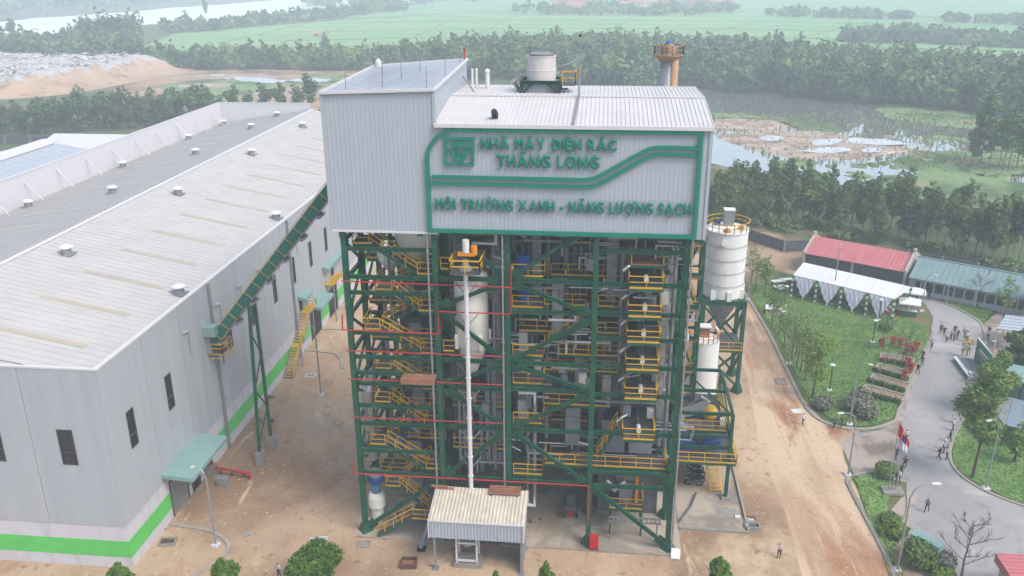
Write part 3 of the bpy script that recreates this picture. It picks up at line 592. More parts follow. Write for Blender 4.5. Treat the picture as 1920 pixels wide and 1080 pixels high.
# --- leafless trees
def bare_tree(name, label, px, py, h, seed, spread=.5, n1=9, grp='leafless trees'):
    r = random.Random(seed); b = G(px, py); t = thing(name, label, 'tree', (b.x, b.y, .1), grp); mb = MB(); tw = MB()
    pts = [Vector((math.sin(i*1.3+seed)*.12*i*.4, math.cos(i*1.1+seed)*.08*i*.4, h*.92*i/5)) for i in range(6)]
    mb.tube(pts, [.13, .11, .09, .07, .05, .02], 6)
    def br(p, d, l, rad, lev):
        q = p+d*l*.55+Vector((0, 0, l*.1)); e = p+d*l+Vector((0, 0, l*.25)); (mb if lev == 0 else tw).tube([p, q, e], [rad, rad*.75, rad*.35], 4, False)
        if lev < 3:
            for k in range(4 if lev < 2 else 3):
                f = r.uniform(.35, 1); s = p.lerp(e, f); dd = (d+Vector((r.uniform(-.8, .8), r.uniform(-.8, .8), r.uniform(-.2, .7)))).normalized(); br(s, dd, l*r.uniform(.4, .6), rad*.55, lev+1)
    for k in range(n1):
        f = .3+.7*k/n1; i = min(4, int(f*5)); p = pts[i].lerp(pts[i+1], f*5-i); a = k*2.4+r.uniform(-.4, .4)
        br(p, Vector((math.cos(a), math.sin(a), .55)).normalized(), h*spread*r.uniform(.4, .7)*(1.15-f*.6), .045, 0)
    mb.build('trunk', 'twig', t, shift=False); tw.build('twigs', 'twig', t, shift=False, kind='stuff')
    return t
bare_tree('bare_tree', 'tall leafless grey tree beside the guard hut at the lower right', 1800, 1095, 7.2, 3, .5, 11)
bare_tree('bare_tree', 'leafless tree at the right end of the lawn near the road', 1690, 690, 5.2, 4, .7)
bare_tree('bare_tree', 'bare grey shrub tree behind the lime-green lawn tree', 1494, 690, 5.5, 5, .6)
bare_tree('bare_tree', 'leafless tree in front of the long teal-roofed building', 1832, 576, 5.5, 6, .6)
bare_tree('bare_tree', 'bare grey tree just left of the lime-green lawn tree', 1492, 668, 5.0, 7, .6)
# --- clipped and low shrubs
def shrub(name, label, px, py, r_, hz, m, seed, n=900, size=.14, grp='shrubs by the lawns', z=.1, cat='shrub'):
    p = G(px, py); t = thing(name, label, cat, (p.x, p.y, z), grp)
    mb = MB(); mb.tube([(0, 0, -.05), (0, 0, hz*.6)], [.07, .05], 6); mb.build('stem', 'bark', t, shift=False)
    V = leaf_quads([(0, 0, hz*.55, r_, r_, hz*.5)], n, size, np.random.default_rng(seed), .2, .82); quads_obj('foliage', V, m, t); return t
shrub('clipped_bush', 'grey round clipped bush nearest the planting beds', 1612, 765, 1.35, 2.5, 'topiary', 1)
shrub('clipped_bush', 'grey round clipped bush below the other two', 1623, 786, 1.25, 2.2, 'topiary', 2)
shrub('clipped_bush', 'grey round clipped bush left of the street lamp', 1595, 772, 1.1, 1.9, 'topiary', 3)
shrub('clipped_bush', 'grey low bush alone on the near lawn', 1542, 768, 1.1, 1.6, 'topiary', 4)
shrub('clipped_bush', 'dull red-brown bush at the left corner of the tent', 1483, 548, 1.3, 1.9, 'topiary', 5)
shrub('round_bush', 'leafy green bush before the guard hut', 1722, 1062, 1.5, 2.7, 'leaf_feather', 6, 1400, .17)
shrub('round_bush', 'dark clipped bush right of the guard hut', 1767, 1070, 1.05, 1.9, 'topiary', 7)
shrub('round_bush', 'bright green low bush at the lower edge by the guard hut', 1766, 1088, 1.0, 1.2, 'leaf_lime', 8)
shrub('round_bush', 'bushy green shrub at the tip of the kerb island', 1660, 895, 1.2, 1.6, 'leaf_feather', 9)
shrub('round_bush', 'green shrub at the road edge of the kerb island', 1676, 1005, 1.2, 1.3, 'leaf_lime', 10)
shrub('round_bush', 'green shrub under the slogan lettering side of the kerb island', 1668, 985, 1.0, 1.1, 'leaf_feather', 12)
shrub('round_bush', 'small hedge bush in the upper planting bed', 1660, 622, .8, 1.1, 'hedge', 11)
# --- grass
def grass(name, label, poly, n, seed, z=.1, s=.1, wd=.1, m_='grass_blade', cat='grass'):
    r = np.random.default_rng(seed); xs = [p[0] for p in poly]; ys = [p[1] for p in poly]; Q = []
    P0 = np.column_stack([r.uniform(min(xs), max(xs), n*2), r.uniform(min(ys), max(ys), n*2)])
    keep = np.array([inside(p, poly) for p in P0]); P0 = P0[keep][:n]
    m = len(P0); a = r.uniform(0, 6.28, m); hh = s*(.5+r.random(m)); d = np.column_stack([np.cos(a), np.sin(a), np.zeros(m)]); c = np.column_stack([P0, np.full(m, z)])
    tip = c+np.column_stack([r.normal(0, .12, m), r.normal(0, .12, m), hh])
    q = np.stack([c-d*wd, c+d*wd, tip+d*wd*.35, tip-d*wd*.35], 1).reshape(-1, 3)
    o = quads_obj(name, q, m_, kind='stuff'); tag(o, label, cat); return o
grass('grass', 'green grass of the big lawn before the white tent', LAWN1, 42000, 1)
grass('grass', 'grass of the right-hand lawn beside the road', LAWN2, 18000, 2)
grass('grass', 'grass of the narrow kerb island by the flagpoles', LAWN3, 3500, 3)
grass('reeds', 'reeds and sedge scattered over the marsh banks by the pond', gxy((1330, 210), (1500, 215), (1640, 204), (1950, 232), (1950, 345), (1700, 318), (1450, 300), (1330, 250)), 2600, 9, .1, .7, .32, 'reed', 'reeds')
grass('grass', 'grass strip below the long teal-roofed building', LAWN4, 2500, 4)
# ================================================================== the long storage hall on the left
XR, XL, YF, YB = -20.15, -62.0, -7.7, 115.0
ZE, XRG, ZRG, ZLV = 19.3, -41.0, 23.3, 20.0
SLR = (ZRG-ZE)/(XR-XRG)
roof_z = lambda x: ZRG-(x-XRG)*SLR if x > XRG else ZRG-(XRG-x)*(ZRG-ZLV)/(XRG-XL)
H = thing('storage_hall', 'long pale grey storage hall with low pitched roof and green-striped white base', 'hall', (XR, YF, 0))
MB().box(XL+.15, YF+.25, 0, XR-.25, YB-.1, 19.0).build('wall_core', 'dark', H)
# plinth
pl = MB().box(XL, YF+.06, -.1, XR-.06, YF+.3, 4.62).box(XR-.3, YF+.301, -.1, XR-.062, 37.9, 4.62).box(XR-.3, 39.6, -.1, XR-.062, YB, 4.62).box(XR-.3, 37.9, -.1, XR-.062, 39.6, 4.62).build('plinth_wall', 'plinth_white', H)
MB().box(XL, YF+.045, 1.2, XR-.045, YF+.07, 3.0).box(XR-.07, YF+.071, 1.2, XR-.046, YB, 3.0).build('painted_band', 'plinth_green', pl, label='bright green painted stripe')
# cladding panels, each with its own joint; those of the long side carry a window opening
PW = 7.3
def panel(parent, along, a0, a1, z0, z1, hole=None, side='x', top=None):
    mb = MB(); g = .03; th = .12
    def b(u0, u1, w0, w1):
        if u1-u0 < .01 or w1-w0 < .01: return
        if side == 'x': mb.box(XR-th, u0, w0, XR, u1, w1)
        else: mb.box(u0, YF, w0, u1, YF+th, w1)
    a0 += g; a1 -= g
    if hole:
        h0, h1, v0, v1 = hole; b(a0, h0, z0, z1); b(h1, a1, z0, z1); b(h0, h1, z0, v0); b(h0, h1, v1, z1)
    else: b(a0, a1, z0, z1)
    return mb.build('wall_panel', 'hall_wall', parent)
def window(parent, c, side, z0=11.0, z1=14.8, w=1.3):
    wd = part('window', parent); mb = MB(); e = .09
    def b(m, u0, u1, w0, w1, d0, d1):
        if side == 'x': m.box(XR-d1, u0, w0, XR-d0, u1, w1)
        else: m.box(u0, YF+d0, w0, u1, YF+d1, w1)
    for u0, u1, w0, w1 in ((c-w/2, c-w/2+e, z0, z1), (c+w/2-e, c+w/2, z0, z1), (c-w/2+e, c+w/2-e, z1-e, z1), (c-w/2+e, c+w/2-e, z0, z0+e), (c-w/2+e, c+w/2-e, z0+1.25, z0+1.25+e*.7)): b(mb, u0, u1, w0, w1, -.025, .13)
    mb.build('frame', 'window_frame', wd)
    g = MB(); b(g, c-w/2+e, c+w/2-e, z0+e, z1-e, .09, .12); g.build('pane', 'glass', wd)
k = 0; y = YF
while y < YB-.1:
    y1 = min(y+PW+.05, YB); c = (y+y1)/2; has = k != 2 and y1-y > 5
    panel(H, 'y', y, y1, 4.66, 20.5, (c-.65, c+.65, 11.0, 14.8) if has else None)
    if has:
        window(H, c, 'x')
        for j in range(3 if k < 7 else 0):
            MB().box(XR-.01, c-1.0+j*.72, 7.4, XR+.012, c-.45+j*.72, 9.0).build('vent_plate', 'cladding', H)
    y = y1; k += 1
x = XR-.13
while x > XL+.2:
    x1 = max(x-PW+.05, XL); c = (x+x1)/2-(.35 if x > -21 else 0); top = 20.5 if x1 > -35 else max(20.5, roof_z((x+x1)/2)+.4)
    panel(H, 'x', x1, x, 4.66, top, (c-.75, c+.75, 11.0, 14.6), 'y')
    window(H, c, 'y', 11.0, 14.6, 1.5)
    for j in range(3): MB().box(c-1.1+j*.8, YF-.012, 8.2, c-.5+j*.8, YF+.01, 9.7).build('vent_plate', 'cladding', H)
    x = x1
MB().box(XR-.14, YF-.02, 4.66, XR+.02, YF+.14, 20.5).build('corner_trim', 'hall_wall', H)
# parapets and caps
MB().box(XR-.42, YF-.04, 20.5, XR+.05, YB, 20.66).box(-34.7, YF-.04, 20.5, XR-.42, YF+.32, 20.66).build('parapet_cap', 'white_trim', H)
MB().prism([(-34.7, YF-.04, 20.45), (-34.7, YF-.04, 20.66), (XRG, YF-.04, roof_z(XRG)+.45), (XRG, YF-.04, 20.45)], (0, .36, 0)).build('gable_cap', 'white_trim', H)
MB().prism([(-25.4, YF+.30, 20.4), (-34.7, YF+.30, 20.4), (-34.7, YF+.30, roof_z(-34.7)-.01), (-25.4, YF+.30, roof_z(-25.4)-.01)], (0, .039, 0)).build('gable_fascia', 'white_trim', H)
MB().box(XR-.40, YF+.1, 18.8, XR-.13, YB, 20.5).box(XL+.2, YF+.13, 18.8, XR-.42, YF+.30, 20.48).build('parapet_back', 'hall_wall', H)
par = MB().box(XL-.15, YF, 4, XL+.1, YB+.1, 24.45).box(XL+.1, YB-.1, 4, XRG-.3, YB+.1, 24.45).box(XRG-.3, YB-.1, 4, XR, YB+.1, 20.4).build('parapet_wall', 'white_trim', H)
MB().box(XL-.2, YF, 24.45, XL+.16, YB+.16, 24.6).box(XL+.16, YB-.16, 24.45, XRG-.3, YB+.16, 24.6).build('cap', 'white_trim', par)
for k in range(14):
    y = 6+k*8.0; MB().bar((XL+.1, y, 23.3), (XL+2.6, y, roof_z(XL+2.6)+.1), .14).build('parapet_brace', 'white_trim', H)
# roof sheets: one metre wide, a raised seam on each
def roof_sheet(xa, za, xb, zb):
    mb = MB(); mb.prism([(xa, 0, za), (xb, 0, zb), (xb, 0, zb-.08), (xa, 0, za-.08)], (0, .985, 0))
    mb.prism([(xa, 0, za+.022), (xb, 0, zb+.022), (xb, 0, zb+.001), (xa, 0, za+.001)], (0, .06, 0))
    return mb
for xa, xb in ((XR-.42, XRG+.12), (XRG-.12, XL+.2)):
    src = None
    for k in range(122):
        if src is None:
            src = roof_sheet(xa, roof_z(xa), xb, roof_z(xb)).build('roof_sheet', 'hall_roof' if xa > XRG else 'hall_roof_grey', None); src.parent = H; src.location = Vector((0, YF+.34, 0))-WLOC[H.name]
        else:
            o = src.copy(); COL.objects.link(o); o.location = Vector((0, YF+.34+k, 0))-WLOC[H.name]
MB().prism([(XRG-.35, YF+.3, ZRG+.02), (XRG, YF+.3, ZRG+.13), (XRG+.35, YF+.3, ZRG+.02), (XRG, YF+.3, ZRG-.1)], (0, YB-YF-.5, 0)).build('ridge_cap', 'white_trim', H)
def on_roof(mb, x0, x1, y0, y1, dz, th):
    return mb.prism([(x0, y0, roof_z(x0)+dz), (x1, y0, roof_z(x1)+dz), (x1, y0, roof_z(x1)+dz+th), (x0, y0, roof_z(x0)+dz+th)], (0, y1-y0, 0))
for k in range(14):
    y = -2.6+k*7.7; on_roof(MB(), -33.4, -24.4, y, y+.8, .006, .034).build('skylight', 'skylight_sheet', H)
    if k > 3: on_roof(MB(), -57, -48, y, y+.8, .006, .034).build('skylight', 'skylight_sheet', H)
for x, ys in ((-37.2, (16.4, 43.5, 70.6, 97)), (-22.6, (12.6, 42, 70, 97)), (-47.6, (17, 44.6, 71.5, 96.5, 111)), (-59.8, (17, 43, 69.2, 94.3, 111))):
    for y in ys:
        v = part('roof_vent', H); z = roof_z(x)
        MB().lathe((x, y, z-.1), [(.55, 0), (.55, .75), (.42, .85)], 16).box(x-.75, y-.75, z-.02, x+.75, y+.75, z+.1).build('neck', 'galvanised', v)
        MB().lathe((x, y, z+.72), [(.45, 0), (.74, .05), (.76, .18), (.45, .36), (.02, .42)], 18).build('cap', 'white', v, smooth=False)
# downpipes, wall lamps, doors, canopies
for y in (14.1, 38.9, 63.5, 88):
    MB().box(XR, y-.16, .1, XR+.28, y+.16, 20.45).build('downpipe', 'grey_pipe', H)
for y in (8.5, 16.4, 22.3, 28.3, 35.0, 42.0):
    l = part('wall_lamp', H); MB().tube([(XR+.05, y, 14.6), (XR+.1, y, 17.2)], .035, 5).build('bracket', 'grey_pipe', l)
    MB().bar((XR+.1, y, 17.25), (XR+.3, y-1.25, 17.65), .13, .09).build('lamp_head', 'white', l)
def canopy(y0, y1, x1, z, th=.42, drop=.25):
    MB().prism([(XR+.02, y0, z), (x1, y0, z-drop), (x1, y0, z-drop-th), (XR+.02, y0, z-th)], (0, y1-y0, 0)).build('canopy', 'teal_panel', H)
canopy(-.7, 7.6, -16.9, 5.75); canopy(44.0, 50.2, -18.0, 6.0); canopy(40.6, 43.8, -19.0, 8.8, .5); canopy(52.0, 66, -19.2, 9.3, .5)
for y0, y1, z1, m in ((.6, 3.9, 4.0, 'galvanised'), (5.0, 6.6, 2.6, 'dark'), (45, 49.4, 4.3, 'dark'), (54, 58, 4.4, 'dark')):
    d = MB().box(XR-.05, y0, .05, XR-.02, y1, z1).build('door', m, H)
    MB().box(XR-.05, y0-.14, .05, XR+.05, y0, z1+.14).box(XR-.05, y1, .05, XR+.05, y1+.14, z1+.14).box(XR-.05, y0, z1, XR+.05, y1, z1+.14).build('door_frame', 'window_frame', d)
for y0, y1, z0, z1 in ((41.0, 42.2, 6.3, 8.3), (56, 57.4, 6.3, 8.4)):
    MB().box(XR-.02, y0, z0, XR+.03, y1, z1).build('door', 'dark', H)
MB().box(XR+.02, 7.8, .0, XR+.9, 8.9, 1.3).build('service_box', 'concrete', H)
# outside stair to the upper door
def rail(mb, p, q, h=1.1, n=None, r=.045):
    p = Vector(p); q = Vector(q); n = n or max(1, round((q-p).length/1.5)); z = Vector((0, 0, h))
    mb.bar(p+z, q+z, r*2); mb.bar(p+z*.52, q+z*.52, r*1.6)
    for k in range(n+1): a = p.lerp(q, k/n); mb.bar(a, a+z, r*1.8)
    return mb
st = part('outside_stair', H)
X0, X1 = XR+.12, XR+1.45
for a, b in (((32.4, 0), (36.2, 3.1)), ((37.4, 3.1), (41.0, 6.3))):
    for xx in (X0, X1): MB().bar((xx, a[0], a[1]), (xx, b[0], b[1]), .1, .3).build('stringer', 'galvanised', st)
    n = 11
    for k in range(n):
        y = a[0]+(b[0]-a[0])*(k+.5)/n; z = a[1]+(b[1]-a[1])*(k+1)/n-.05
        MB().box(X0+.06, y-.16, z, X1-.06, y+.16, z+.05).build('tread', 'yellow', st)
    rail(MB(), (X1, a[0], a[1]), (X1, b[0], b[1])).build('handrail', 'yellow', st)
MB().box(X0, 36.2, 3.0, X1, 37.4, 3.1).box(X0, 41.0, 6.2, X1, 44, 6.3).build('landing', 'yellow', st)
m = rail(MB(), (X1, 36.2, 3.1), (X1, 37.4, 3.1)); rail(m, (X1, 41, 6.3), (X1, 44, 6.3)); rail(m, (X1, 44, 6.3), (X0, 44, 6.3)); m.build('handrail', 'yellow', st)
MB().box(X1-.1, 36.3, 0, X1, 36.5, 3.0).box(X1-.1, 42.3, 0, X1, 42.5, 6.2).build('post', 'galvanised', st)
dk = part('loading_deck', H); MB().box(XR+.1, 52.5, 6.1, XR+1.5, 58, 6.25).build('deck', 'yellow', dk); rail(MB(), (XR+1.5, 52.5, 6.25), (XR+1.5, 58, 6.25)).build('handrail', 'yellow', dk)
MB().box(XR+1.3, 52.6, 0, XR+1.45, 52.8, 6.1).box(XR+1.3, 57.7, 0, XR+1.45, 57.9, 6.1).build('post', 'galvanised', dk)
# fire main at the hall door
fm = thing('fire_main', 'red fire pipe with valve along the ground by the hall canopy', 'pipe', (XR+.5, 8.6, 0))
MB().tube([(XR+.15, 8.2, 1.2), (XR+.5, 8.2, 2.3), (XR+.5, 8.6, 1.9), (XR+.6, 8.6, .9), (XR+2.6, 8.4, .75), (XR+5.0, 8.0, .7), (XR+5.0, 8.0, .05)], .15, 8).build('pipe', 'red_pipe', fm)
MB().lathe((XR+.5, 8.2, 2.3), [(.35, 0), (.35, .08)], 12).build('valve_wheel', 'red_pipe', fm)
for dx in (1.5, 2.8, 4.2): MB().box(XR+dx-.06, 8.35, 0, XR+dx+.06, 8.5, .7).build('support', 'dark_red', fm)
hu = MB().box(XR+2.0, 6.2, 0, XR+3.2, 7.0, 1.0).box(XR+2.1, 6.18, .1, XR+3.1, 6.2, .9)
tag(hu.build('outdoor_unit', 'galvanised'), 'grey outdoor unit on the ground beside the hall canopy', 'unit')

# ------------------------------------------------------------------ steep conveyor from the hall to the tower
CV = thing('inclined_conveyor', 'steep dark green conveyor gallery climbing from the hall wall to the tower', 'conveyor', (-15, 13.5, 0))
A_, B_ = Vector((-20.1, 13.5, 13.7)), Vector((-.7, 13.5, 37.0)); dv = (B_-A_).normalized(); nv = Vector((-dv.z, 0, dv.x))
for s in (-1, 1): MB().bar(A_+Vector((0, .75*s, .0)), B_+Vector((0, .75*s, 0)), .06, .98, up=nv).build('side_panel', 'conveyor_green', CV)
MB().bar(A_-nv*.62, B_-nv*.62, 1.6, .1, up=nv).build('belt_pan', 'galvanised', CV)
MB().bar(A_+nv*.15, B_+nv*.15, 1.3, .05, up=nv).build('belt', 'dark', CV)
L_ = (B_-A_).length
for k in range(20):
    p = A_+dv*(L_*k/19)
    for s in (-1, 1):
        MB().bar(p+Vector((0, .8*s, 0))-nv*.6, p+Vector((0, .8*s, 0))+nv*.62, .06, .06, up=dv).build('rail_post', 'yellow', CV)
    if k % 2: MB().box(p.x+.1, 12.6, p.z-1.15, p.x+.5, 14.4, p.z-.85).build('roller_bracket', 'galvanised', CV)
for s in (-1, 1): MB().bar(A_+Vector((0, .8*s, 0))+nv*.62, B_+Vector((0, .8*s, 0))+nv*.62, .07, .07, up=nv).build('handrail', 'yellow', CV)
legs = [((-15, 10.9), 12.75), ((-15, 14.4), 14.25)]
for (x, y), yt in legs:
    MB().box(x-.42, y-.42, 0, x+.42, y+.42, 1.75).build('footing', 'concrete', CV); MB().bar((x, y, 1.7), (-15, yt, 19.2), .3, .3).build('leg', 'steel_green', CV)
for k in range(5):
    z0, z1 = 2.4+k*3.3, 2.4+(k+1)*3.3; f = lambda z, i: legs[i][0][1]+(legs[i][1]-legs[i][0][1])*(z-1.7)/17.5
    MB().bar((-15, f(z0, k % 2), z0), (-15, f(z1, 1-k % 2), z1), .13).build('brace', 'steel_green', CV)
MB().bar((-15, 12.5, 19.1), (-15, 14.5, 19.1), .3).build('head_beam', 'steel_green', CV)
pf = part('end_platform', CV); q = Vector((XR, 12.6, 13.0))
MB().box(XR+.02, 12.3, 12.9, XR+1.7, 14.7, 13.0).build('deck', 'grating', pf)
m = rail(MB(), (XR+1.7, 12.3, 13), (XR+1.7, 14.7, 13)); rail(m, (XR, 12.3, 13), (XR+1.7, 12.3, 13)); rail(m, (XR+1.7, 12.3, 11.8), (XR+1.7, 14.7, 11.8)); rail(m, (XR, 12.3, 11.8), (XR+1.7, 12.3, 11.8)); m.build('handrail', 'yellow', pf)
MB().box(XR+.02, 11.7, 15.2, XR+1.3, 12.9, 16.3).build('hood', 'teal_panel', CV)
MB().box(XR+.02, 12.1, 13.0, XR+.5, 12.8, 15.2).build('chute', 'galvanised', CV)

# ------------------------------------------------------------------ two low sheds beyond the hall
def gable_shed(name, label, x0, x1, y0, y1, zw, zr, along='y', roofm='white_trim', wallm='hall_wall', cat='shed', ribs=0, group=None):
    t = thing(name, label, cat, (x0, y0, 0), group)
    MB().box(x0+.3, y0+.3, 0, x1-.3, y1-.3, zw).build('wall', wallm, t)
    if along == 'y':
        c = (x0+x1)/2; d1, d2, ex = [(x0, y0, zw), (c, y0, zr)], [(x1, y0, zw), (c, y0, zr)], (0, y1-y0, 0)
    else:
        c = (y0+y1)/2; d1, d2, ex = [(x0, y0, zw), (x0, c, zr)], [(x0, y1, zw), (x0, c, zr)], (x1-x0, 0, 0)
    up = Vector((0, 0, .14))
    for d in (d1, d2):
        a, b = Vector(d[0]), Vector(d[1]); r_ = MB().prism([a, b, b+up, a+up], ex).build('roof_slope', roofm, t)
        for k in range(ribs):
            e = Vector(ex)*((k+.5)/ribs); MB().bar(a+e+up, b+e+up, .12, .12).build('roof_rib', roofm, r_)
    g1 = [Vector(d1[0]), Vector(d1[1]), Vector(d2[0])]; e = Vector(ex)
    MB().prism(g1, e*.004).prism([p+e*.996 for p in g1], e*.003).build('gable', wallm, t)
    return t
s1 = gable_shed('low_shed', 'low white gabled shed behind the hall parapet', -136, -96, 156, 176, 5.0, 7.2, 'x', 'white_trim', 'hall_wall', 'shed', 8)
for k in range(4): MB().box(-130+k*8, 155.9+.2, .1, -126.5+k*8, 156.34, 3.6).build('door', 'casing_grey', s1)
s2 = gable_shed('low_shed', 'low grey-roofed shed with a raised ridge vent at the left edge', -142, -112, 104, 150, 5.2, 8.0, 'y', 'cladding', 'hall_wall', 'shed', 12)
MB().prism([(-129, 106, 8.0), (-128.6, 106, 9.0), (-127, 106, 9.4), (-125.4, 106, 9.0), (-125, 106, 8.0)], (0, 42, 0)).build('ridge_vent', 'white_trim', s2)
fw = thing('site_wall', 'dark boundary wall behind the low sheds at the left', 'wall', (-175, 185, 0))
for k in range(12): MB().box(-190+k*8, 183+k*.9, 0, -182.2+k*8, 183.25+k*.9, 2.6).build('panel', 'casing_dark', fw); MB().box(-190.2+k*8, 182.9+k*.9, 0, -189.9+k*8, 183.3+k*.9, 2.8).build('post', 'concrete', fw)
# ================================================================== the boiler house: steel frame below, clad box above
T = thing('boiler_house', 'tall boiler house on open green steel frame with grey clad top and green lettering', 'building', (0, 0, 0))
CX = {'A': 0.0, 'B': 8.05, 'C': 14.37, 'D': 22.0, 'E': 29.6}; ZB = 31.4
RY = [0.0, 5.2, 11.0, 16.2]
def column(x, y, z0=.16, z1=ZB+.6, w=.47, foot=True):
    o = MB().ibeam((x, y, z0), (x, y, z1), w, w, .07, up=(0, 1, 0)).build('column', 'steel_green', T)
    if foot:
        MB().lathe((x, y, z0), [(.75, 0), (.75, .06), (.42, .9)], 4).build('base_plate', 'steel_green', o)
def beam(p, q, h=.5, w=.26, name='beam', m='steel_green'):
    return MB().ibeam(p, q, w, h*.84, .05).build(name, m, T)
def brace(p, q, w=.36):
    p, q = Vector(p), Vector(q); d = (q-p).normalized()
    w *= .82; o = MB().ibeam(p+d*.35, q-d*.35, w, w, .06).build('brace', 'steel_green', T)
    for e, s in ((p, 1), (q, -1)):
        c = e+d*s*.85; MB().bar(c-d*.55-Vector((0, .02, 0)), c+d*.55-Vector((0, .02, 0)), .05, .95, up=(0, 0, 1)).build('gusset', 'steel_green', o)
for j, y in enumerate(RY):
    for k, x in CX.items(): column(x, y, foot=(j < 2))
yb = 0.0
ZA = [29.6, 27.0, 25.5, 21.6, 19.2, 17.6, 16.5, 14.2, 12.3, 9.4, 6.9]
for z in ZA: beam((.23, yb, z), (7.82, yb, z), .42)
for z in (27.1, 19.2, 16.5, 12.4, 6.9): beam((8.28, yb, z), (14.14, yb, z), .45)
for z in (27.1, 24.2, 19.2, 16.6, 12.4, 6.9): beam((14.60, yb, z), (21.77, yb, z), .45)
for z in (30.0, 27.0, 24.3, 21.9, 19.2, 16.4, 12.5, 8.3, 6.8): beam((22.23, yb, z), (29.37, yb, z), .42)
for y in RY[1:]:
    for z in (29.0, 25.0, 21.5, 17.5, 13.5, 9.5, 6.6):
        for a, b in ('AB', 'BC', 'CD', 'DE'):
            if y == RY[1] or z in (25.0, 17.5, 9.5): beam((CX[a]+.23, y, z), (CX[b]-.23, y, z), .4)
for x in (0.0, 29.6):
    for z in (30.3, 26.8, 23.2, 19.6, 16.0, 12.4, 8.8, 5.2):
        for y0, y1 in zip(RY[:-1], RY[1:]): beam((x, y0+.23, z), (x, y1-.23, z), .4)
    for i, z in enumerate((30.3, 26.8, 23.2, 19.6, 16.0, 12.4, 8.8)):
        brace((x, RY[i % 2], z), (x, RY[1-i % 2], z-3.5 if z > 9 else z-3.6), .26)
        brace((x, RY[1+i % 2], z), (x, RY[2-i % 2], z-3.5), .24)
for x in (8.05, 14.37, 22.0):
    for z in (27.0, 19.2, 12.4, 6.9):
        for y0, y1 in zip(RY[:-1], RY[1:]): beam((x, y0+.23, z), (x, y1-.23, z), .4)
A, B, C, D, E_ = (CX[k] for k in 'ABCDE'); yq = -.06
for p, q in [((B+1.4, yq, 31.6), (C, yq, 27.1)), ((C, yq, 27.1), (B, yq, 24.3)), ((B, yq, 24.3), (C, yq, 19.2)), ((C, yq, 19.2), (B, yq, 16.6)), ((B, yq, 16.6), (C, yq, 12.4)), ((C, yq, 12.4), (B, yq, 6.9)), ((B, yq, 6.9), (A, yq, .5)),
             ((D-1.4, yq, 31.6), (C, yq, 27.1)), ((C, yq, 27.1), (D, yq, 24.0)), ((D, yq, 24.0), (C, yq, 19.2)), ((C, yq, 19.2), (D, yq, 16.6)), ((D, yq, 16.6), (C, yq, 12.4)), ((C, yq, 12.4), (D, yq, 6.9)), ((D, yq, 6.9), (E_, yq, .5))]:
    brace(p, q, .4)
for x, z0 in ((7.5, 1.5), (14.0, 6.0), (29.95, .5)):
    MB().tube([(x, -.5, z0), (x, -.5, 31.3)], .09, 8).build('conduit', 'galvanised', T)

# ---- clad box
def corr(mb, p0, p1, z0, z1, n_out, pitch=.36, dep=.012):
    p0, p1 = Vector(p0), Vector(p1); L = (p1-p0).length; d = (p1-p0)/L; n = Vector(n_out); prof = []
    k = int(L/pitch); pt = L/k
    for i in range(k): prof += [(i*pt, 0), (i*pt+pt*.58, 0), (i*pt+pt*.66, dep), (i*pt+pt*.92, dep)]
    prof.append((L, 0)); v = []; f = []
    for s, o in prof:
        q = p0+d*s+n*o; zt = z1(s/L) if callable(z1) else z1; v += [(q.x, q.y, z0), (q.x, q.y, zt)]
    for i in range(len(prof)-1): f.append((2*i, 2*i+2, 2*i+3, 2*i+1))
    mb.add(v, f); return mb
XC0, XC1, YC0, YC1, XS = -.8, 30.8, -.4, 17.2, 8.5
ZF, ZL0, ZL1 = 40.62, 43.02, 43.35
corr(MB(), (XC0, YC0, 0), (XS, YC0, 0), 31.35, lambda s: ZL0+(ZL1-ZL0)*s, (0, -1, 0)).build('cladding_front', 'cladding', T)
corr(MB(), (XS, YC0, 0), (XC1, YC0, 0), 31.35, ZF, (0, -1, 0)).build('cladding_front', 'cladding', T)
corr(MB(), (XC0, YC1, 0), (XC0, YC0, 0), 31.35, lambda s: ZL0+.2*(1-s), (-1, 0, 0)).build('cladding_side', 'cladding', T)
corr(MB(), (XC1, YC0, 0), (XC1, YC1, 0), 31.35, 40.5, (1, 0, 0)).build('cladding_side', 'cladding', T)
corr(MB(), (XC1, YC1, 0), (XC0, YC1, 0), 31.35, 40.5, (0, 1, 0)).build('cladding_back', 'cladding', T)
corr(MB(), (XS, YC0, 0), (XS, YC1, 0), 40.5, lambda s: ZL1+.55*s, (1, 0, 0)).build('cladding_side', 'cladding', T)
MB().prism([(XC1, YC0, 40.5), (XC1, 8.0, 41.72), (XC1, YC1, 41.45), (XC1, YC1, 40.4), (XC1, YC0, 40.4)], (-.1, 0, 0)).build('gable_panel', 'cladding', T)
MB().quad((XC0, YC1, 40.4), (XC1, YC1, 40.4), (XC1, YC1, 41.4), (XS, YC1, 41.4), (XS, YC1, 43.9), (XC0, YC1, 43.2)).build('gable_panel', 'cladding', T)
for a, b in (((XC0, YC0-.1, 31.35), (XS, YC0-.1, 31.35)), ((XC0-.1, YC0, 31.35), (XC0-.1, YC1, 31.35)), ((XC1+.1, YC0, 31.35), (XC1+.1, YC1, 31.35))):
    MB().bar(a, b, .1, .18).build('drip_edge', 'white_trim', T)
for x, y, z in ((XC0-.03, YC0-.06, ZL0), (XS, YC0-.06, ZL1), (XC1+.03, YC0-.06, ZF)):
    MB().box(x-.13, y-.03, 31.35 if x != XS else ZF, x+.13, y+.16, z).build('corner_flashing', 'cladding', T)
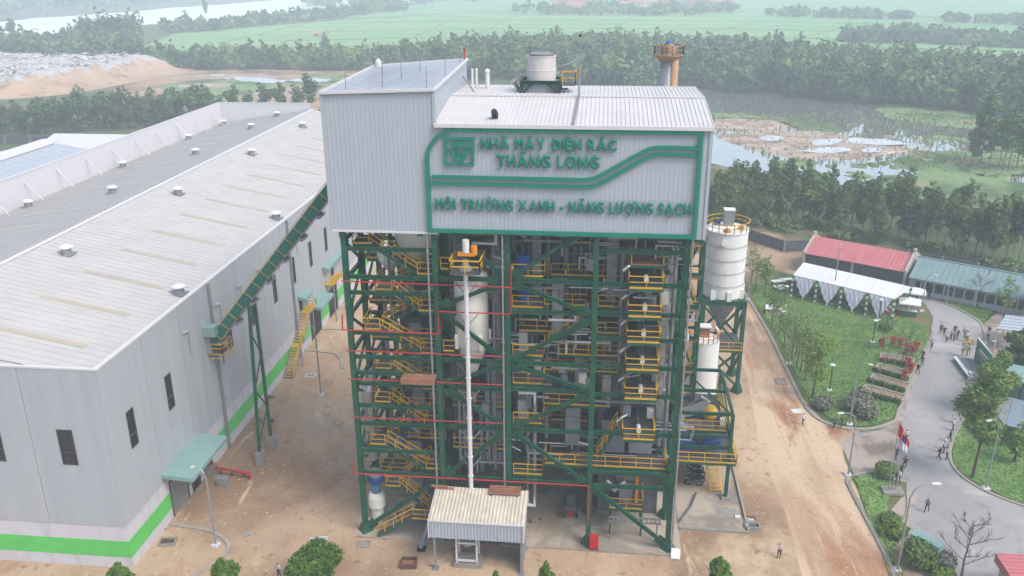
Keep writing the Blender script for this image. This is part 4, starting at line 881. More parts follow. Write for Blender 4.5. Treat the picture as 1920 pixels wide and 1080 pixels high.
# roofs with raised ribs
def ribbed_roof(name, a, b, c, d, n, m='tower_roof'):
    """a-b lower edge, d-c upper edge; ribs run from lower to upper"""
    a, b, c, d = map(Vector, (a, b, c, d)); o = MB().prism([a, b, c, d], (0, 0, -.12)).build(name, m, T)
    mb = MB()
    for i in range(n+1): s = i/n; mb.bar(a.lerp(b, s)+Vector((0, 0, .025)), d.lerp(c, s)+Vector((0, 0, .025)), .07, .07)
    mb.build('ribs', m, o, kind='stuff'); return o
ribbed_roof('roof_slope', (XS, YC0-.25, ZF+.02), (XC1+.2, YC0-.25, ZF+.02), (XC1+.2, 8.0, 41.75), (XS, 8.0, 41.75), 62)
ribbed_roof('roof_slope', (XC1+.2, YC1+.2, 41.5), (XS, YC1+.2, 41.5), (XS, 8.0, 41.75), (XC1+.2, 8.0, 41.75), 62)
MB().bar((XS, 8.0, 41.8), (XC1+.2, 8.0, 41.8), .5, .09).build('ridge_cap', 'tower_roof', T)
MB().bar((XS, YC0-.32, ZF-.05), (XC1+.2, YC0-.32, ZF-.05), .2, .3).build('gutter', 'white_trim', T)
MB().bar((19.8, YC0-.3, ZF+.08), (20.0, 8.0, 41.9), .22, .08).build('roof_flashing', 'grey_pipe', T)
blk = [(XC0-.12, YC0-.15, ZL0+.02), (XS+.1, YC0-.15, ZL1+.02), (XS+.1, YC1+.1, ZL1+.62), (XC0-.12, YC1+.1, ZL0+.25)]
ribbed_roof('roof_slope', *blk, 26, 'cladding')
_b = [Vector(v) for v in blk]
for i in range(4): MB().bar(_b[i]+Vector((0, 0, .04)), _b[(i+1) % 4]+Vector((0, 0, .04)), .2, .22).build('roof_trim', 'white_trim', T)
# lightning rods on the high block
for u, v in ((.18, .1), (.5, .12), (.9, .1), (.3, .55), (.65, .6), (.55, .4), (.95, .9), (.95, .45)):
    p = _b[0].lerp(_b[1], u).lerp(_b[3].lerp(_b[2], u), v); MB().tube([p, p+Vector((0, 0, 1.7))], [.04, .02], 5).build('lightning_rod', 'grey_pipe', T)
p = _b[3]+Vector((.6, -.6, 0)); MB().lathe(p, [(.3, 0), (.32, .5), (.1, .8)], 10).build('roof_vent', 'white', T)
p = _b[2]+Vector((-.25, -.3, 0)); MB().tube([p, p+Vector((0, 0, .9))], .05, 6).ball(p+Vector((0, 0, 1.0)), .16).build('warning_lamp', 'red_box', T)
# things on the main roof
for x, y, h, r_ in ((9.5, 14.2, 1.9, .12), (9.9, 14.3, 1.9, .12), (11.0, 14.0, 1.8, .22)):
    MB().tube([(x, y, 41.3), (x, y, 41.4+h)], r_, 8).ball((x, y, 41.4+h), r_*1.25).build('vent_pipe', 'white', T)
MB().tube([(8.9, 12, 43.0), (10.2, 11.0, 41.6)], .07, 6).build('stay', 'grey_pipe', T)
p = P(928, 224, Y=1.2); MB().tube([(p.x, 1.2, 40.6), (p.x, 1.2, 41.3), (p.x, .6, 41.55)], .24, 10).build('vent_pipe', 'dark', T)
mst = thing('lattice_mast', 'thin lightning mast with a dark tip on the tower roof', 'mast', (20.0, 8.0, 41.8))
MB().tube([(20, 8, 41.8), (20, 8, 44.4)], .08, 6).build('lower_pole', 'lamp_pole', mst); MB().tube([(20, 8, 44.4), (20, 8, 46.9)], .03, 6).build('upper_pole', 'lamp_pole', mst); MB().ball((20, 8, 47.0), .13).build('tip', 'dark', mst)
tk = thing('roof_stack', 'short wide grey exhaust stack on a green frame on the tower roof', 'stack', (16.3, 12.0, 41.6))
tx, ty = 16.35, 12.0
MB().lathe((tx, ty, 42.7), [(1.36, 0), (1.36, .9), (1.39, .92), (1.39, .98), (1.34, 1.0), (1.30, 2.1), (1.36, 2.14), (1.36, 2.25), (1.2, 2.25), (1.2, 1.6), (.02, 1.6)], 32).build('shell', 'stack_grey', tk, smooth=False)
MB().lathe((tx, ty, 44.98), [(1.15, 0), (1.18, .12), (.9, .2), (.02, .24)], 28).build('cap', 'grey_pipe', tk)
for dx in (-1.75, 1.75):
    for dy in (-1.5, 1.5): MB().ibeam((tx+dx, ty+dy, 41.5), (tx+dx, ty+dy, 42.75), .26, .26, .04).build('leg', 'steel_green_dark', tk)
for dy in (-1.5, 1.5):
    MB().ibeam((tx-1.9, ty+dy, 42.65), (tx+1.9, ty+dy, 42.65), .25, .3, .04).build('beam', 'steel_green_dark', tk)
    for s in (-1, 1): MB().bar((tx+1.7*s, ty+dy, 41.6), (tx+.7*s, ty+dy, 42.55), .16).build('brace', 'steel_green_dark', tk)
for dx in (-1.75, 1.75): MB().ibeam((tx+dx, ty-1.4, 42.65), (tx+dx, ty+1.4, 42.65), .25, .3, .04).build('beam', 'steel_green_dark', tk)
MB().box(tx-1.6, ty-1.3, 41.5, tx+1.6, ty+1.3, 42.6).build('lower_duct', 'casing_grey', tk)
yp = part('service_platform', tk); MB().box(tx+2.0, ty-1, 42.3, tx+3.2, ty+1, 42.38).build('deck', 'grating', yp)
def rails(mb, pts, h=1.1, r=.05):
    for a, b in zip(pts[:-1], pts[1:]): rail(mb, a, b, h, None, r)
    return mb
rails(MB(), [(tx+2.0, ty-1, 42.38), (tx+3.2, ty-1, 42.38), (tx+3.2, ty+1, 42.38)], 1.2).build('handrail', 'yellow', yp)
MB().lathe((tx+2.3, ty-1.15, 42.0), [(.3, 0), (.3, .1)], 14).build('hose_reel', 'dark', yp)
MB().tube([(tx-2.1, ty, 41.8), (tx-2.6, ty-.4, 42.6), (tx-2.2, ty-.4, 42.9)], .2, 8).build('side_pipe', 'silver_duct', tk)
MB().tube([(tx+1.4, ty+2, 43.6), (tx+2.6, ty+2, 44.0), (tx+3.6, ty+2, 44.6)], .1, 6).build('side_pipe', 'silver_duct', tk)

# ---- sign: green bands, emblem and raised letters
SG = part('facade_sign', T); YS = YC0-.12
S = lambda px, py: (lambda p: (p.x, p.z))(P(px, py, Y=YS-.1))
def band(pts, w, name='sign_band', y0=None, y1=None, m='sign_green', closed=False):
    n = len(pts); Lp, Rp = [], []
    for i in range(n):
        a = Vector(pts[i-1] if (i or closed) else pts[0]); b = Vector(pts[(i+1) % n] if (i < n-1 or closed) else pts[-1]); c = Vector(pts[i])
        d1 = (c-a).normalized() if (c-a).length > 1e-6 else (b-c).normalized(); d2 = (b-c).normalized() if (b-c).length > 1e-6 else d1
        nn = Vector((-(d1+d2).y, (d1+d2).x)).normalized(); k = 1/max(.5, nn.dot(Vector((-d1.y, d1.x)))); Lp.append(c+nn*w/2*k); Rp.append(c-nn*w/2*k)
    y0 = YS-.2 if y0 is None else y0; y1 = YS+.03 if y1 is None else y1; mb = MB(); v = []; f = []
    for i in range(n): v += [(Lp[i].x, y0, Lp[i].y), (Rp[i].x, y0, Rp[i].y), (Rp[i].x, y1, Rp[i].y), (Lp[i].x, y1, Lp[i].y)]
    for i in range(n if closed else n-1):
        j = (i+1) % n
        for k in range(4): f.append((i*4+k, i*4+(k+1) % 4, j*4+(k+1) % 4, j*4+k))
    if not closed: f += [(3, 2, 1, 0), (n*4-4, n*4-3, n*4-2, n*4-1)]
    mb.add(v, f); return mb.build(name, m, SG)
def zpx(*pts): return [S(800+x*.28125, 220+y*.28125) for x, y in pts]
L0, Rr0 = 7.82, 30.02; zt, zb_ = 40.25, 31.62
arc = [(L0+2.6-2.6*math.cos(t*math.pi/2/8), zt-2.6+2.6*math.sin(t*math.pi/2/8)) for t in range(9)]
band([(L0, zb_)]+arc, .32); band([(arc[-1][0]-.01, zt), (Rr0+.16, zt)], .32, y0=YS-.203); band([(Rr0, zt-.16), (Rr0, zb_+.16)], .32, y0=YS-.206); band([(L0-.16, zb_), (Rr0+.16, zb_)], .34, y0=YS-.209)
def curve(pts, n=6): return smooth_poly(pts, n, False)
zl1 = zpx((36, 396), (1030, 415))[0][1]
band(curve(zpx((36, 396), (500, 405), (1000, 416), (1080, 414), (1150, 392), (1290, 315), (1430, 238), (1490, 210), (1560, 202), (1680, 203), (1832, 207))), .28, y0=YS-.19)
band(curve(zpx((36, 440), (500, 450), (1020, 464), (1100, 460), (1170, 434), (1300, 362), (1440, 284), (1500, 256), (1570, 248), (1690, 250), (1826, 256))), .28, y0=YS-.19)
lg = zpx((125, 140), (310, 142), (308, 314), (128, 312)); band(lg, .22, 'emblem_frame', closed=True)
def plate(pts, name='emblem'):
    return MB().prism([(x, YS-.2, z) for x, z in pts], (0, .2, 0)).build(name, 'sign_green', SG)
cx_, cz_ = zpx((219, 200))[0]; u_ = (lg[1][0]-lg[0][0])/185
plate([(cx_+math.cos(t*math.pi/10)*60*u_, cz_+math.sin(t*math.pi/10)*46*u_) for t in range(11)])
bz = cz_-12*u_
def bowl(x0, x1, drop=0):
    R_ = 62*u_; pts = [(cx_+x0*u_, bz-drop*u_)]
    xs = [x0+(x1-x0)*k/6 for k in range(7)]
    return pts+[(cx_+x*u_, bz-max(drop*u_+.02, 84*u_*math.sqrt(max(0, 1-(x/62)**2)))) for x in xs]+[(cx_+x1*u_, bz-drop*u_)]
plate(bowl(-61, -30)); plate(bowl(-30.1, -18, 52)); plate(bowl(-17.9, 4)); plate(bowl(4.1, 14, 52)); plate(bowl(14.1, 30, 20)); plate(bowl(30.1, 61))
band([(lg[0][0], bz-.02), (cx_-48*u_, bz-.02)], .12, 'emblem_bar', y0=YS-.19); band([(cx_+50*u_, cz_-.02), (lg[1][0], cz_-.02)], .12, 'emblem_bar', y0=YS-.19)
MARKS = {'Đ': ('D', 'bar'), 'Ệ': ('Ê', 'dot'), 'Ă': ('A', 'breve'), 'Ư': ('U', 'horn'), 'Ờ': ('O', 'horn', 'grave'), 'Ợ': ('O', 'horn', 'dot'), 'Ạ': ('A', 'dot')}
BD_ = .05
def glyph_marks(ch, x0, x1):
    """accents the plain glyph lacks, as bars in the glyph's own plane"""
    c = (x0+x1)/2; out = []
    for k in MARKS.get(ch, ('',))[1:]:
        if k == 'bar': out.append([(x0-.13, .345), (x0+.30, .345)])
        if k == 'dot': out.append([(c-.075, -.19), (c+.075, -.19)])
        if k == 'breve': out.append([(c-.17, .93), (c-.12, .85), (c, .81), (c+.12, .85), (c+.17, .93)])
        if k == 'horn': out.append([(x1-.09, .64), (x1+.03, .67), (x1+.07, .80)])
        if k == 'grave': out.append([(c-.16, .95), (c+.03, .80)])
    mb = MB()
    for pl in out:
        w_ = .15 if len(pl) == 2 and pl[0][1] < 0 else .11
        for a, b in zip(pl[:-1], pl[1:]): mb.bar((a[0], a[1], 0), (b[0], b[1], 0), w_ if abs(a[1]-b[1]) > 1e-6 or True else w_, .14, up=(0, 0, 1))
    return mb
def letters(text, x0, x1, zb, h, gap=.10, wg=.5):
    ms = []
    for ch in text:
        if ch == ' ': ms.append(None); continue
        cu = bpy.data.curves.new('letter', 'FONT'); cu.body = MARKS.get(ch, (ch,))[0]; cu.extrude = .05; cu.bevel_depth = BD_; cu.bevel_resolution = 0; cu.resolution_u = 3
        ob = bpy.data.objects.new('letter', cu); COL.objects.link(ob); ms.append(ob)
    bpy.context.view_layer.update(); dg = bpy.context.evaluated_depsgraph_get(); out = []
    for ch, ob in zip(text, ms):
        if ob is None: out.append(None); continue
        me = bpy.data.meshes.new_from_object(ob.evaluated_get(dg)); cu = ob.data; bpy.data.objects.remove(ob); bpy.data.curves.remove(cu)
        if ch in MARKS:
            xs = [v.co.x for v in me.vertices]; mk = glyph_marks(ch, min(xs)+BD_, max(xs)-BD_); bm = bmesh.new(); bm.from_mesh(me); vs = [bm.verts.new(v) for v in mk.v]
            for f in mk.f: bm.faces.new([vs[i] for i in f])
            bm.to_mesh(me); bm.free()
        out.append(me)
    W = []
    for ch, me in zip(text, out):
        if me is None: W.append((0, wg*.55)); continue
        xs = [v.co.x for v in me.vertices]; W.append((min(xs), max(xs)-min(xs)))
    sz = h/(.682+2*BD_); tot = sum(w for _, w in W)+gap*(len(text)-1); sx = (x1-x0)/tot; x = x0
    for me, (mn, w_) in zip(out, W):
        if me is not None:
            for v in me.vertices: v.co = ((v.co.x-mn)*sx+x, YS-.1-v.co.z, (v.co.y+BD_)*sz+zb)
            me.materials.clear(); me.materials.append(MATS['sign_green']); me.polygons.foreach_set('material_index', [0]*len(me.polygons)); o = bpy.data.objects.new('letter', me); COL.objects.link(o); o.parent = SG
        x += (w_+gap)*sx
LN = [('NHÀ MÁY ĐIỆN RÁC', 901, 1157, 278, 281.5, 259.5), ('THĂNG LONG', 931, 1124, 313, 315, 291), ('MÔI TRƯỜNG XANH - NĂNG LƯỢNG SẠCH', 816, 1297, 396, 398, 377)]
for txt, a, b, _m, yb_, yt_ in LN:
    xa = S(a, (yb_+yt_)/2)[0]; xb = S(b, (yb_+yt_)/2)[0]; xm = (a+b)/2; zb2 = S(xm, yb_)[1]; zt2 = S(xm, yt_)[1]
    letters(txt, xa, xb, zb2, zt2-zb2)
    for k in range(3): z = zb2+(zt2-zb2)*(k*.62-.13); MB().bar((xa-.5, YS-.03, z), (xb+.3, YS-.03, z), .018).build('letter_rail', 'grey_pipe', SG)
# ================================================================== stairs, platforms and plant inside the frame
def platform(x0, x1, y0, y1, z, sides='FLR', toe=True, parent=T, name='platform', eb=True, deckm='grating'):
    p = part(name, parent)
    MB().box(x0, y0, z-.06, x1, y1, z).build('deck', deckm, p)
    if eb:
        for q_ in (y0, y1-.1): MB().box(x0, q_, z-.32, x1, q_+.1, z-.062).build('edge_beam', 'steel_green', p)
    mb = MB(); c = {'F': ((x0, y0), (x1, y0)), 'R': ((x1, y0), (x1, y1)), 'B': ((x1, y1), (x0, y1)), 'L': ((x0, y1), (x0, y0))}
    tb = MB()
    for s in sides:
        a, b = c[s]; rail(mb, (*a, z), (*b, z), 1.1, None, .036); tb.bar((*a, z+.06), (*b, z+.06), .04, .16)
    if sides:
        mb.build('handrail', 'yellow', p); tb.build('toe_board', 'yellow', p)
    return p
def flight(xa, za, xb, zb, y, w=.95, parent=T):
    p = part('stair_flight', parent); n = max(3, int(abs(za-zb)/.24)); tr = MB()
    for k in range(n):
        f = (k+.5)/n; x = xa+(xb-xa)*f; z = za+(zb-za)*f; tr.box(x-.14, y+.05, z-.02, x+.14, y+w-.05, z+.02)
    tr.build('treads', 'grating', p, kind='stuff')
    for yy in (y, y+w): MB().bar((xa, yy, za-.08), (xb, yy, zb-.08), .06, .26).build('stringer', 'steel_green', p)
    for yy in (y, y+w): rail(MB(), (xa, yy, za), (xb, yy, zb), 1.05, 4, .036).build('handrail', 'yellow', p)
# switchback stair in the left bay
ZLn = [29.9, 25.6, 21.7, 17.8, 14.3, 9.7, 5.1]; ZRn = [27.2, 23.7, 19.5, 15.9, 12.0, 7.3, 2.5]
XLn = [2.1, 3.9, 2.6, 3.4, 3.1, 2.4, 3.6]
for i, (zl, zr) in enumerate(zip(ZLn, ZRn)):
    xl = XLn[i]; platform(xl-1.5, xl, .55, 3.2, zl, 'FL'); xr = 6.3
    if i < 6: platform(xr, 7.65, .55, 3.2, zr, 'FR')
    else: platform(4.9, 7.65, -.9, 3.2, zr, 'F')
    flight(xl, zl, xr, zr, .6)
    if i < 6: flight(XLn[i+1], ZLn[i+1], xr, zr, 2.1)
flight(4.9, 2.5, 1.3, .2, -.9, 1.0)
# long galleries behind the stair
for z in (30.2, 27.4, 23.2, 19.4, 15.8, 12.0, 8.6, 5.0): platform(.8, 7.6, 4.0, 5.9, z, 'F')
# platforms beside column C and in the middle bay
for z in (27.3, 24.4, 19.7, 16.9, 12.8, 7.3): platform(14.75, 17.5, .5, 2.8, z, 'FR')
for x0, x1, y0, y1, z in ((17.9, 24.2, 4.2, 6.2, 26.2), (17.4, 21.2, 3.4, 6, 23.6), (15, 18.4, 3.6, 6, 20.8), (17.4, 24.2, 3.6, 6, 16.9), (17.4, 23.4, 2.6, 5.5, 13.8), (22.3, 24.2, 2.8, 6, 23.8), (22.3, 24.2, 2.8, 6, 21.2), (22.3, 24.2, 2.8, 6, 18.9), (18.8, 24.2, 2.6, 6, 19.0), (8.6, 14, 5.4, 7, 29.4), (8.6, 13.8, 3.0, 5, 13.0), (8.6, 13.8, 2.6, 5, 8.6), (14.6, 21.6, 4.6, 6.6, 29.2), (14.6, 18, 4.6, 6.4, 10.4), (18, 21.6, 4.6, 6.4, 11.0)):
    platform(x0, x1, y0, y1, z, 'FLR' if x1 < 23 else 'F')
platform(8.4, 9.6, .6, 2.4, 27.7, 'FR'); platform(8.4, 9.6, .6, 2.6, 23.6, 'FR'); platform(8.4, 9.4, .6, 2.4, 19.8, 'FR'); platform(8.5, 9.5, .6, 2.4, 15.6, 'FR')
flight(17.8, 19.9, 21.4, 22.4, 2.6); flight(22.6, 8.8, 24.4, 12.4, 1.4)
# the long walkway low in the right bays, and the six soot-blower galleries that jut out of the right bay
platform(17.7, 29.1, .5, 2.6, 8.6, 'FLR')
BL = thing('boiler', 'big grey panelled boiler casing standing behind the steel frame', 'boiler', (18, 6, 0))
for z in (27.0, 24.4, 22.0, 19.35, 16.5, 12.4):
    platform(24.85, 27.75, -.85, 5.4, z, 'FLR')
    s = part('soot_blower', BL); zz = z+.55
    MB().tube([(26.3, 5.3, zz), (26.3, .5, zz)], .13, 8).build('lance', 'casing_dark', s); MB().tube([(26.3, .75, zz), (26.3, -.35, zz)], .2, 10).build('motor', 'white', s)
    MB().box(25.9, 3.2, z, 26.7, 4.6, z+.35).build('cradle', 'steel_green', s)
    MB().tube([(24.3, .2, z+1.2), (24.7, .3, z+1.55), (25.2, .7, z+1.7)], .15, 8).build('elbow', 'silver_duct', s)
platform(25.0, 27.7, .2, 2.2, 28.8, 'LR', deckm='rusty')
# boiler casing: panels with open joints over a dark core
def casing(x0, x1, y0, y1, z0, z1, m, pw=2.1, ph=2.4):
    MB().box(x0+.06, y0+.06, z0, x1-.06, y1, z1).build('core', 'dark', BL)
    nx = max(1, round((x1-x0)/pw)); nz = max(1, round((z1-z0)/ph)); dx = (x1-x0)/nx; dz = (z1-z0)/nz
    for i in range(nx):
        for j in range(nz): MB().box(x0+i*dx+.03, y0, z0+j*dz+.03, x0+(i+1)*dx-.03, y0+.06, z0+(j+1)*dz-.03).build('casing_panel', m, BL)
    ny = max(1, round((y1-y0)/3)); dy = (y1-y0)/ny
    for i in range(ny):
        for s in (x0, x1): MB().box(s-.03, y0+.1+i*dy, z0+.03, s+.03, y0+(i+1)*dy, z1-.03).build('casing_panel', m, BL)
casing(22.6, 28.6, 5.6, 14.5, 9.4, 31.0, 'casing_grey')
casing(17.2, 22.2, 6.5, 15, 9.6, 31.0, 'casing_dark')
casing(8.8, 16.6, 7.4, 15, 9.8, 31.0, 'casing_dark')
casing(3.2, 8.0, 6.2, 14, 10.5, 31.0, 'casing_dark')
casing(23.0, 25.2, 2.9, 5.6, 8.7, 12.2, 'casing_grey'); casing(25.6, 27.8, 2.9, 5.6, 8.7, 12.0, 'casing_grey')
casing(4.0, 7.6, 6.4, 10, .2, 9.2, 'casing_dark'); casing(9, 13.8, 8.2, 12, .2, 9.0, 'casing_dark'); casing(22.8, 28.8, 5.6, 12, .2, 6.6, 'casing_dark')
# risers and process pipes
pr = random.Random(5)
def pipe(pts, r, m='grey_pipe', name='pipe', parent=BL): return MB().tube(pts, r, 8).build(name, m, parent)
for x, y, r_, z0, z1 in ((18.2, 6.6, .42, 9.8, 31), (19.9, 6.5, .28, 10, 31), (20.9, 6.9, .2, 10, 31), (15.6, 6.7, .34, 10, 31), (16.4, 6.8, .22, 10, 31), (21.7, 5.4, .16, 8, 31), (13.0, 3.4, .34, 7, 31), (9.3, 2.6, .14, 6.8, 30), (9.75, 2.7, .12, 6.8, 30), (12.9, 1.6, .1, 7, 30), (12.2, 2.4, .14, 7, 18), (12.6, 2.5, .16, 7, 18), (17.6, 4.6, .2, 9, 31), (19.2, 5.6, .3, 9, 31), (20.6, 5.2, .14, 9, 31), (15.2, 5.4, .18, 9, 31), (9.0, 5.0, .25, 9, 31), (13.7, 5.0, .22, 9, 31), (2.2, 4.2, .2, 8, 26), (7.2, 5.0, .18, 8, 31), (6.4, 5.4, .26, 3, 30), (11.4, 2.8, .2, 6, 13), (16.0, 1.4, .09, 3.2, 16), (16.7, 1.2, .17, 3.2, 15.6), (28.4, 4.5, .4, 9, 31), (29.0, 3.2, .2, 7, 31), (3.0, 3.4, .12, 21, 28), (8.6, 4.5, .18, 10, 31), (24.3, 2.4, .17, 21.6, 29.6), (24.35, 2.2, .16, 18.6, 24)):
    pipe([(x, y, z0), (x, y, z1)], r_)
pipe([(15.2, 1.2, 15.6), (16.7, 1.2, 15.6), (16.7, 1.2, 3.4), (16.0, 1.2, 3.4), (16.0, 1.2, 5)], .15, 'white')
pipe([(10.2, 3.2, 15.0), (11.9, 3.2, 15.0), (11.9, 3.2, 7)], .12, 'white')
pipe([(9.4, 6.6, 30.8), (12.7, 6.6, 30.6), (12.7, 6.6, 26.6), (12.2, 6.6, 26.6), (12.2, 6.6, 30)], .16, 'silver_duct'); pipe([(13.6, 6.2, 31), (13.6, 6.2, 28), (13.9, 6.2, 28), (13.9, 6.2, 31)], .13, 'silver_duct')
for k in range(130):
    x = pr.uniform(8.6, 28.5); y = pr.uniform(1.2, 6.0); z = pr.choice([30, 27.8, 25.4, 22.6, 20.4, 18.2, 15, 11.6, 9.2, 7.6]); l = pr.uniform(1.5, 4.5)
    pts = [(x, y, z), (x+l, y, z), (x+l, y, z+pr.uniform(-1.8, 1.2))] if pr.random() < .6 else [(x, y, z-1.2), (x, y, z), (x+l, y, z)]
    pipe(pts, pr.uniform(.05, .14), pr.choice(['grey_pipe', 'galvanised', 'white', 'silver_duct']))
for k in range(70):
    x = pr.uniform(1.6, 28); y = pr.uniform(1.4, 5.4); z = pr.choice([27.3, 24.4, 19.7, 16.9, 12.8, 8.6, 23.2, 15.8, 30.2]); s = pr.uniform(.4, .9)
    MB().box(x, y, z, x+s, y+s*.6, z+s*1.6).box(x+.06, y-.03, z+.1, x+s-.06, y, z+s*1.5).build('control_box', pr.choice(['galvanised', 'white', 'machine_blue', 'casing_grey', 'grey_pipe']), BL)
for x, y, z0, z1, w_, m_ in ((18.6, 3.6, 20, 26, 1.0, 'casing_grey'), (20.2, 4.2, 9, 13.6, 1.4, 'casing_grey'), (15.4, 3.4, 12.9, 19.4, .9, 'galvanised'), (12.8, 4.2, 9, 16, .8, 'casing_grey'), (9.4, 4.6, 20, 29, .9, 'casing_grey'), (20.8, 3.8, 14, 18.6, 1.0, 'galvanised'), (16.6, 4.2, 24.6, 30.8, .8, 'galvanised'), (5.0, 4.6, 12, 21, 1.1, 'casing_grey'), (4.4, 4.6, 3, 9, 1.2, 'galvanised'), (23.4, 4.4, 24, 31, .9, 'galvanised'), (28.2, 2.6, 13, 27, .5, 'silver_duct'), (23.3, 4.2, 13, 21, .8, 'silver_duct'), (10.0, 3.6, 7, 12.4, 1.0, 'casing_grey')):
    d_ = part('square_duct', BL); n_ = max(2, round((z1-z0)/1.6))
    for k in range(n_):
        za, zb3 = z0+(z1-z0)*k/n_, z0+(z1-z0)*(k+1)/n_-.08; MB().box(x-w_/2, y-w_/2, za, x+w_/2, y+w_/2, zb3).build('section', m_, d_); MB().box(x-w_/2-.06, y-w_/2-.06, zb3, x+w_/2+.06, y+w_/2+.06, zb3+.08).build('flange', 'grey_pipe', d_)
for k in range(34):      # fluorescent tubes on the galleries
    x = pr.uniform(1.4, 28); y = pr.uniform(.6, 4); z = pr.choice([28.6, 25.9, 21.3, 18.5, 14.5, 10.2, 24.8, 17.4, 31]); a = pr.uniform(-.6, .6)
    l = part('gallery_lamp', T); MB().bar((x, y, z), (x+1.15, y-.2, z+a), .12, .07).build('tube', 'white', l); MB().tube([(x, y, z-1.9), (x, y, z)], .03, 5).build('bracket', 'galvanised', l)
for x, y, z, w_, h in ((15.1, 1.6, 27.3, 1.1, 1.5), (15.3, 1.7, 24.4, 1.0, 1.2)):
    t_ = tag(MB().box(x, y, z, x+w_, y+1, z+h).box(x+.1, y-.06, z+.2, x+w_-.1, y, z+h-.2).build('blue_cabinet', 'machine_blue'), 'blue cabinet on the %s platform right of the middle column' % ('topmost' if z > 25 else 'second'), 'cabinet')
for x, z in ((15.2, 19.7), (15.1, 12.8)):
    tag(MB().box(x, 1.2, z, x+.8, 1.7, z+1.9).box(x+.06, 1.16, z+.1, x+.74, 1.2, z+1.8).build('grey_cabinet', 'galvanised'), 'pale grey upright cabinet on the %s platform beside the middle column' % ('third' if z > 15 else 'fifth'), 'cabinet')
# cable trays and ducts at the right edge of the frame, seen against the ground beyond
for k, (x, y) in enumerate(((28.7, 7.5), (29.2, 9.0), (28.9, 11.5))):
    MB().tube([(x, y, 7), (x, y, 14+k*4), (x+.3, y+1.6, 16+k*4), (x+.3, y+1.6, 30)], .33-.05*k, 10).build('duct', 'silver_duct', BL)
for k in range(9): brace((28.2, 3.0, 29.5-k*2.6), (29.5, 7.0, 28.4-k*2.6), .16)
# red fire pipes along the front
for pts in ([(640, 527), (958, 539)], [(642, 590), (642, 618), (822, 626), (822, 584), (957, 589)], [(648, 657), (945, 669)], [(652, 710), (945, 722)], [(657, 782), (944, 794)], [(662, 862), (662, 887), (1104, 911), (1102, 985)], [(958, 495), (958, 589)]):
    MB().tube([P(x, y, Y=-.55) for x, y in pts], .06, 7).build('fire_pipe', 'red_pipe', T)
tp = P(787, 705, Y=-.8); MB().box(tp.x-1.6, -1.6, tp.z-.1, tp.x+1.5, -.35, tp.z).box(tp.x-1.6, -1.6, tp.z-.5, tp.x+1.5, -1.55, tp.z-.1).build('scaffold_deck', 'rusty', T)

# ------------------------------------------------------------------ vessels and machines standing in the frame
V1 = thing('lime_vessel', 'white upright vessel with conical base behind the tall white pipe', 'vessel', (10.85, 1.85, 16))
MB().lathe((10.85, 1.85, 0), [(.35, 16.9), (.4, 17.3), (1.25, 19.5), (1.3, 20.0), (1.55, 20.2), (1.55, 26.9), (1.5, 27.05), (.3, 27.5)], 36).build('shell', 'vessel_cream', V1, smooth=True)
for a in (0.3, 2.0, 3.8, 5.4): MB().bar((10.85+1.6*math.cos(a), 1.85+1.6*math.sin(a), 20.0), (10.85+1.6*math.cos(a), 1.85+1.6*math.sin(a), 21.4), .34, .3).build('bracket', 'vessel_cream', V1)
TP = thing('pipe_conveyor', 'tall slim white pipe in front of the frame with an orange motor on top', 'pipe', (10.8, -.75, 6))
for k in range(11):
    z0 = 5.6+k*2.05; MB().tube([(10.82, -.75, z0), (10.82, -.75, z0+2.02)], .21, 14).build('pipe_section', 'white_trim', TP); MB().lathe((10.82, -.75, z0+1.98), [(.27, 0), (.27, .1)], 14).build('flange', 'white_trim', TP)
for z in (9.4, 12.2, 16.4, 19.0, 23.9, 26.8):
    for s in (-1, 1): MB().bar((10.82, -.75, z-1.0), (10.82+s*.95, -.2, z), .07).build('stay', 'grey_pipe', TP)
tpp = part('head_platform', TP)
MB().box(9.6, -1.7, 28.1, 12.2, 1.6, 28.2).build('deck', 'grating', tpp); rails(MB(), [(9.6, 1.6, 28.2), (9.6, -1.7, 28.2), (12.2, -1.7, 28.2), (12.2, 1.6, 28.2)], 1.1, .055).build('handrail', 'yellow', tpp)
MB().lathe((10.82, -.75, 28.2), [(.6, 0), (.3, .5), (.24, 1.0)], 12).build('hopper', 'grey_pipe', TP); MB().box(10.2, -1.0, 29.5, 11.7, -.5, 29.8).tube([(11.6, -.75, 29.6), (11.6, -.75, 30.4)], .28, 10).build('gearbox', 'orange', TP); MB().tube([(10.9, -.75, 29.8), (10.9, -.75, 30.9)], .3, 12).build('motor', 'white', TP)
SD = thing('exhaust_duct', 'large silver upright duct in the left bay of the frame', 'duct', (1.5, 2.4, 5))
q0 = P(694, 800, Y=2.4).x
MB().tube([(q0, 2.4, 7.0), (q0, 2.4, 10.2)], .6, 18).build('duct_section', 'silver_duct', SD); MB().tube([(q0, 2.4, 10.25), (q0, 2.4, 13.4)], .6, 18).build('duct_section', 'silver_duct', SD); MB().tube([(q0, 2.4, 13.4), (q0, 2.4, 14.4), (q0+.2, 3.4, 15.6), (q0+.8, 4.8, 16)], .6, 16).build('bend', 'silver_duct', SD)
MB().lathe((q0, 2.4, 8.5), [(.68, 0), (.68, .1)], 18).lathe((q0, 2.4, 12), [(.66, 0), (.66, .1)], 18).build('clamp', 'galvanised', SD)
PM = thing('blue_pump', 'grey and blue pump set under the silver duct at the left foot of the frame', 'pump', (1.6, 2.2, .2))
q1 = P(703, 880, Y=2.2).x
MB().lathe((q1, 2.2, 0), [(.6, .2), (.6, 1.5), (.75, 1.6), (.85, 1.7), (.85, 2.8), (.75, 3.1), (.55, 3.3)], 20).build('lower_tank', 'vessel_cream', PM, smooth=False); MB().lathe((q1, 2.2, 0), [(.5, 3.3), (.55, 3.6), (.5, 4.5)], 18).build('blue_drum', 'pale_blue', PM)
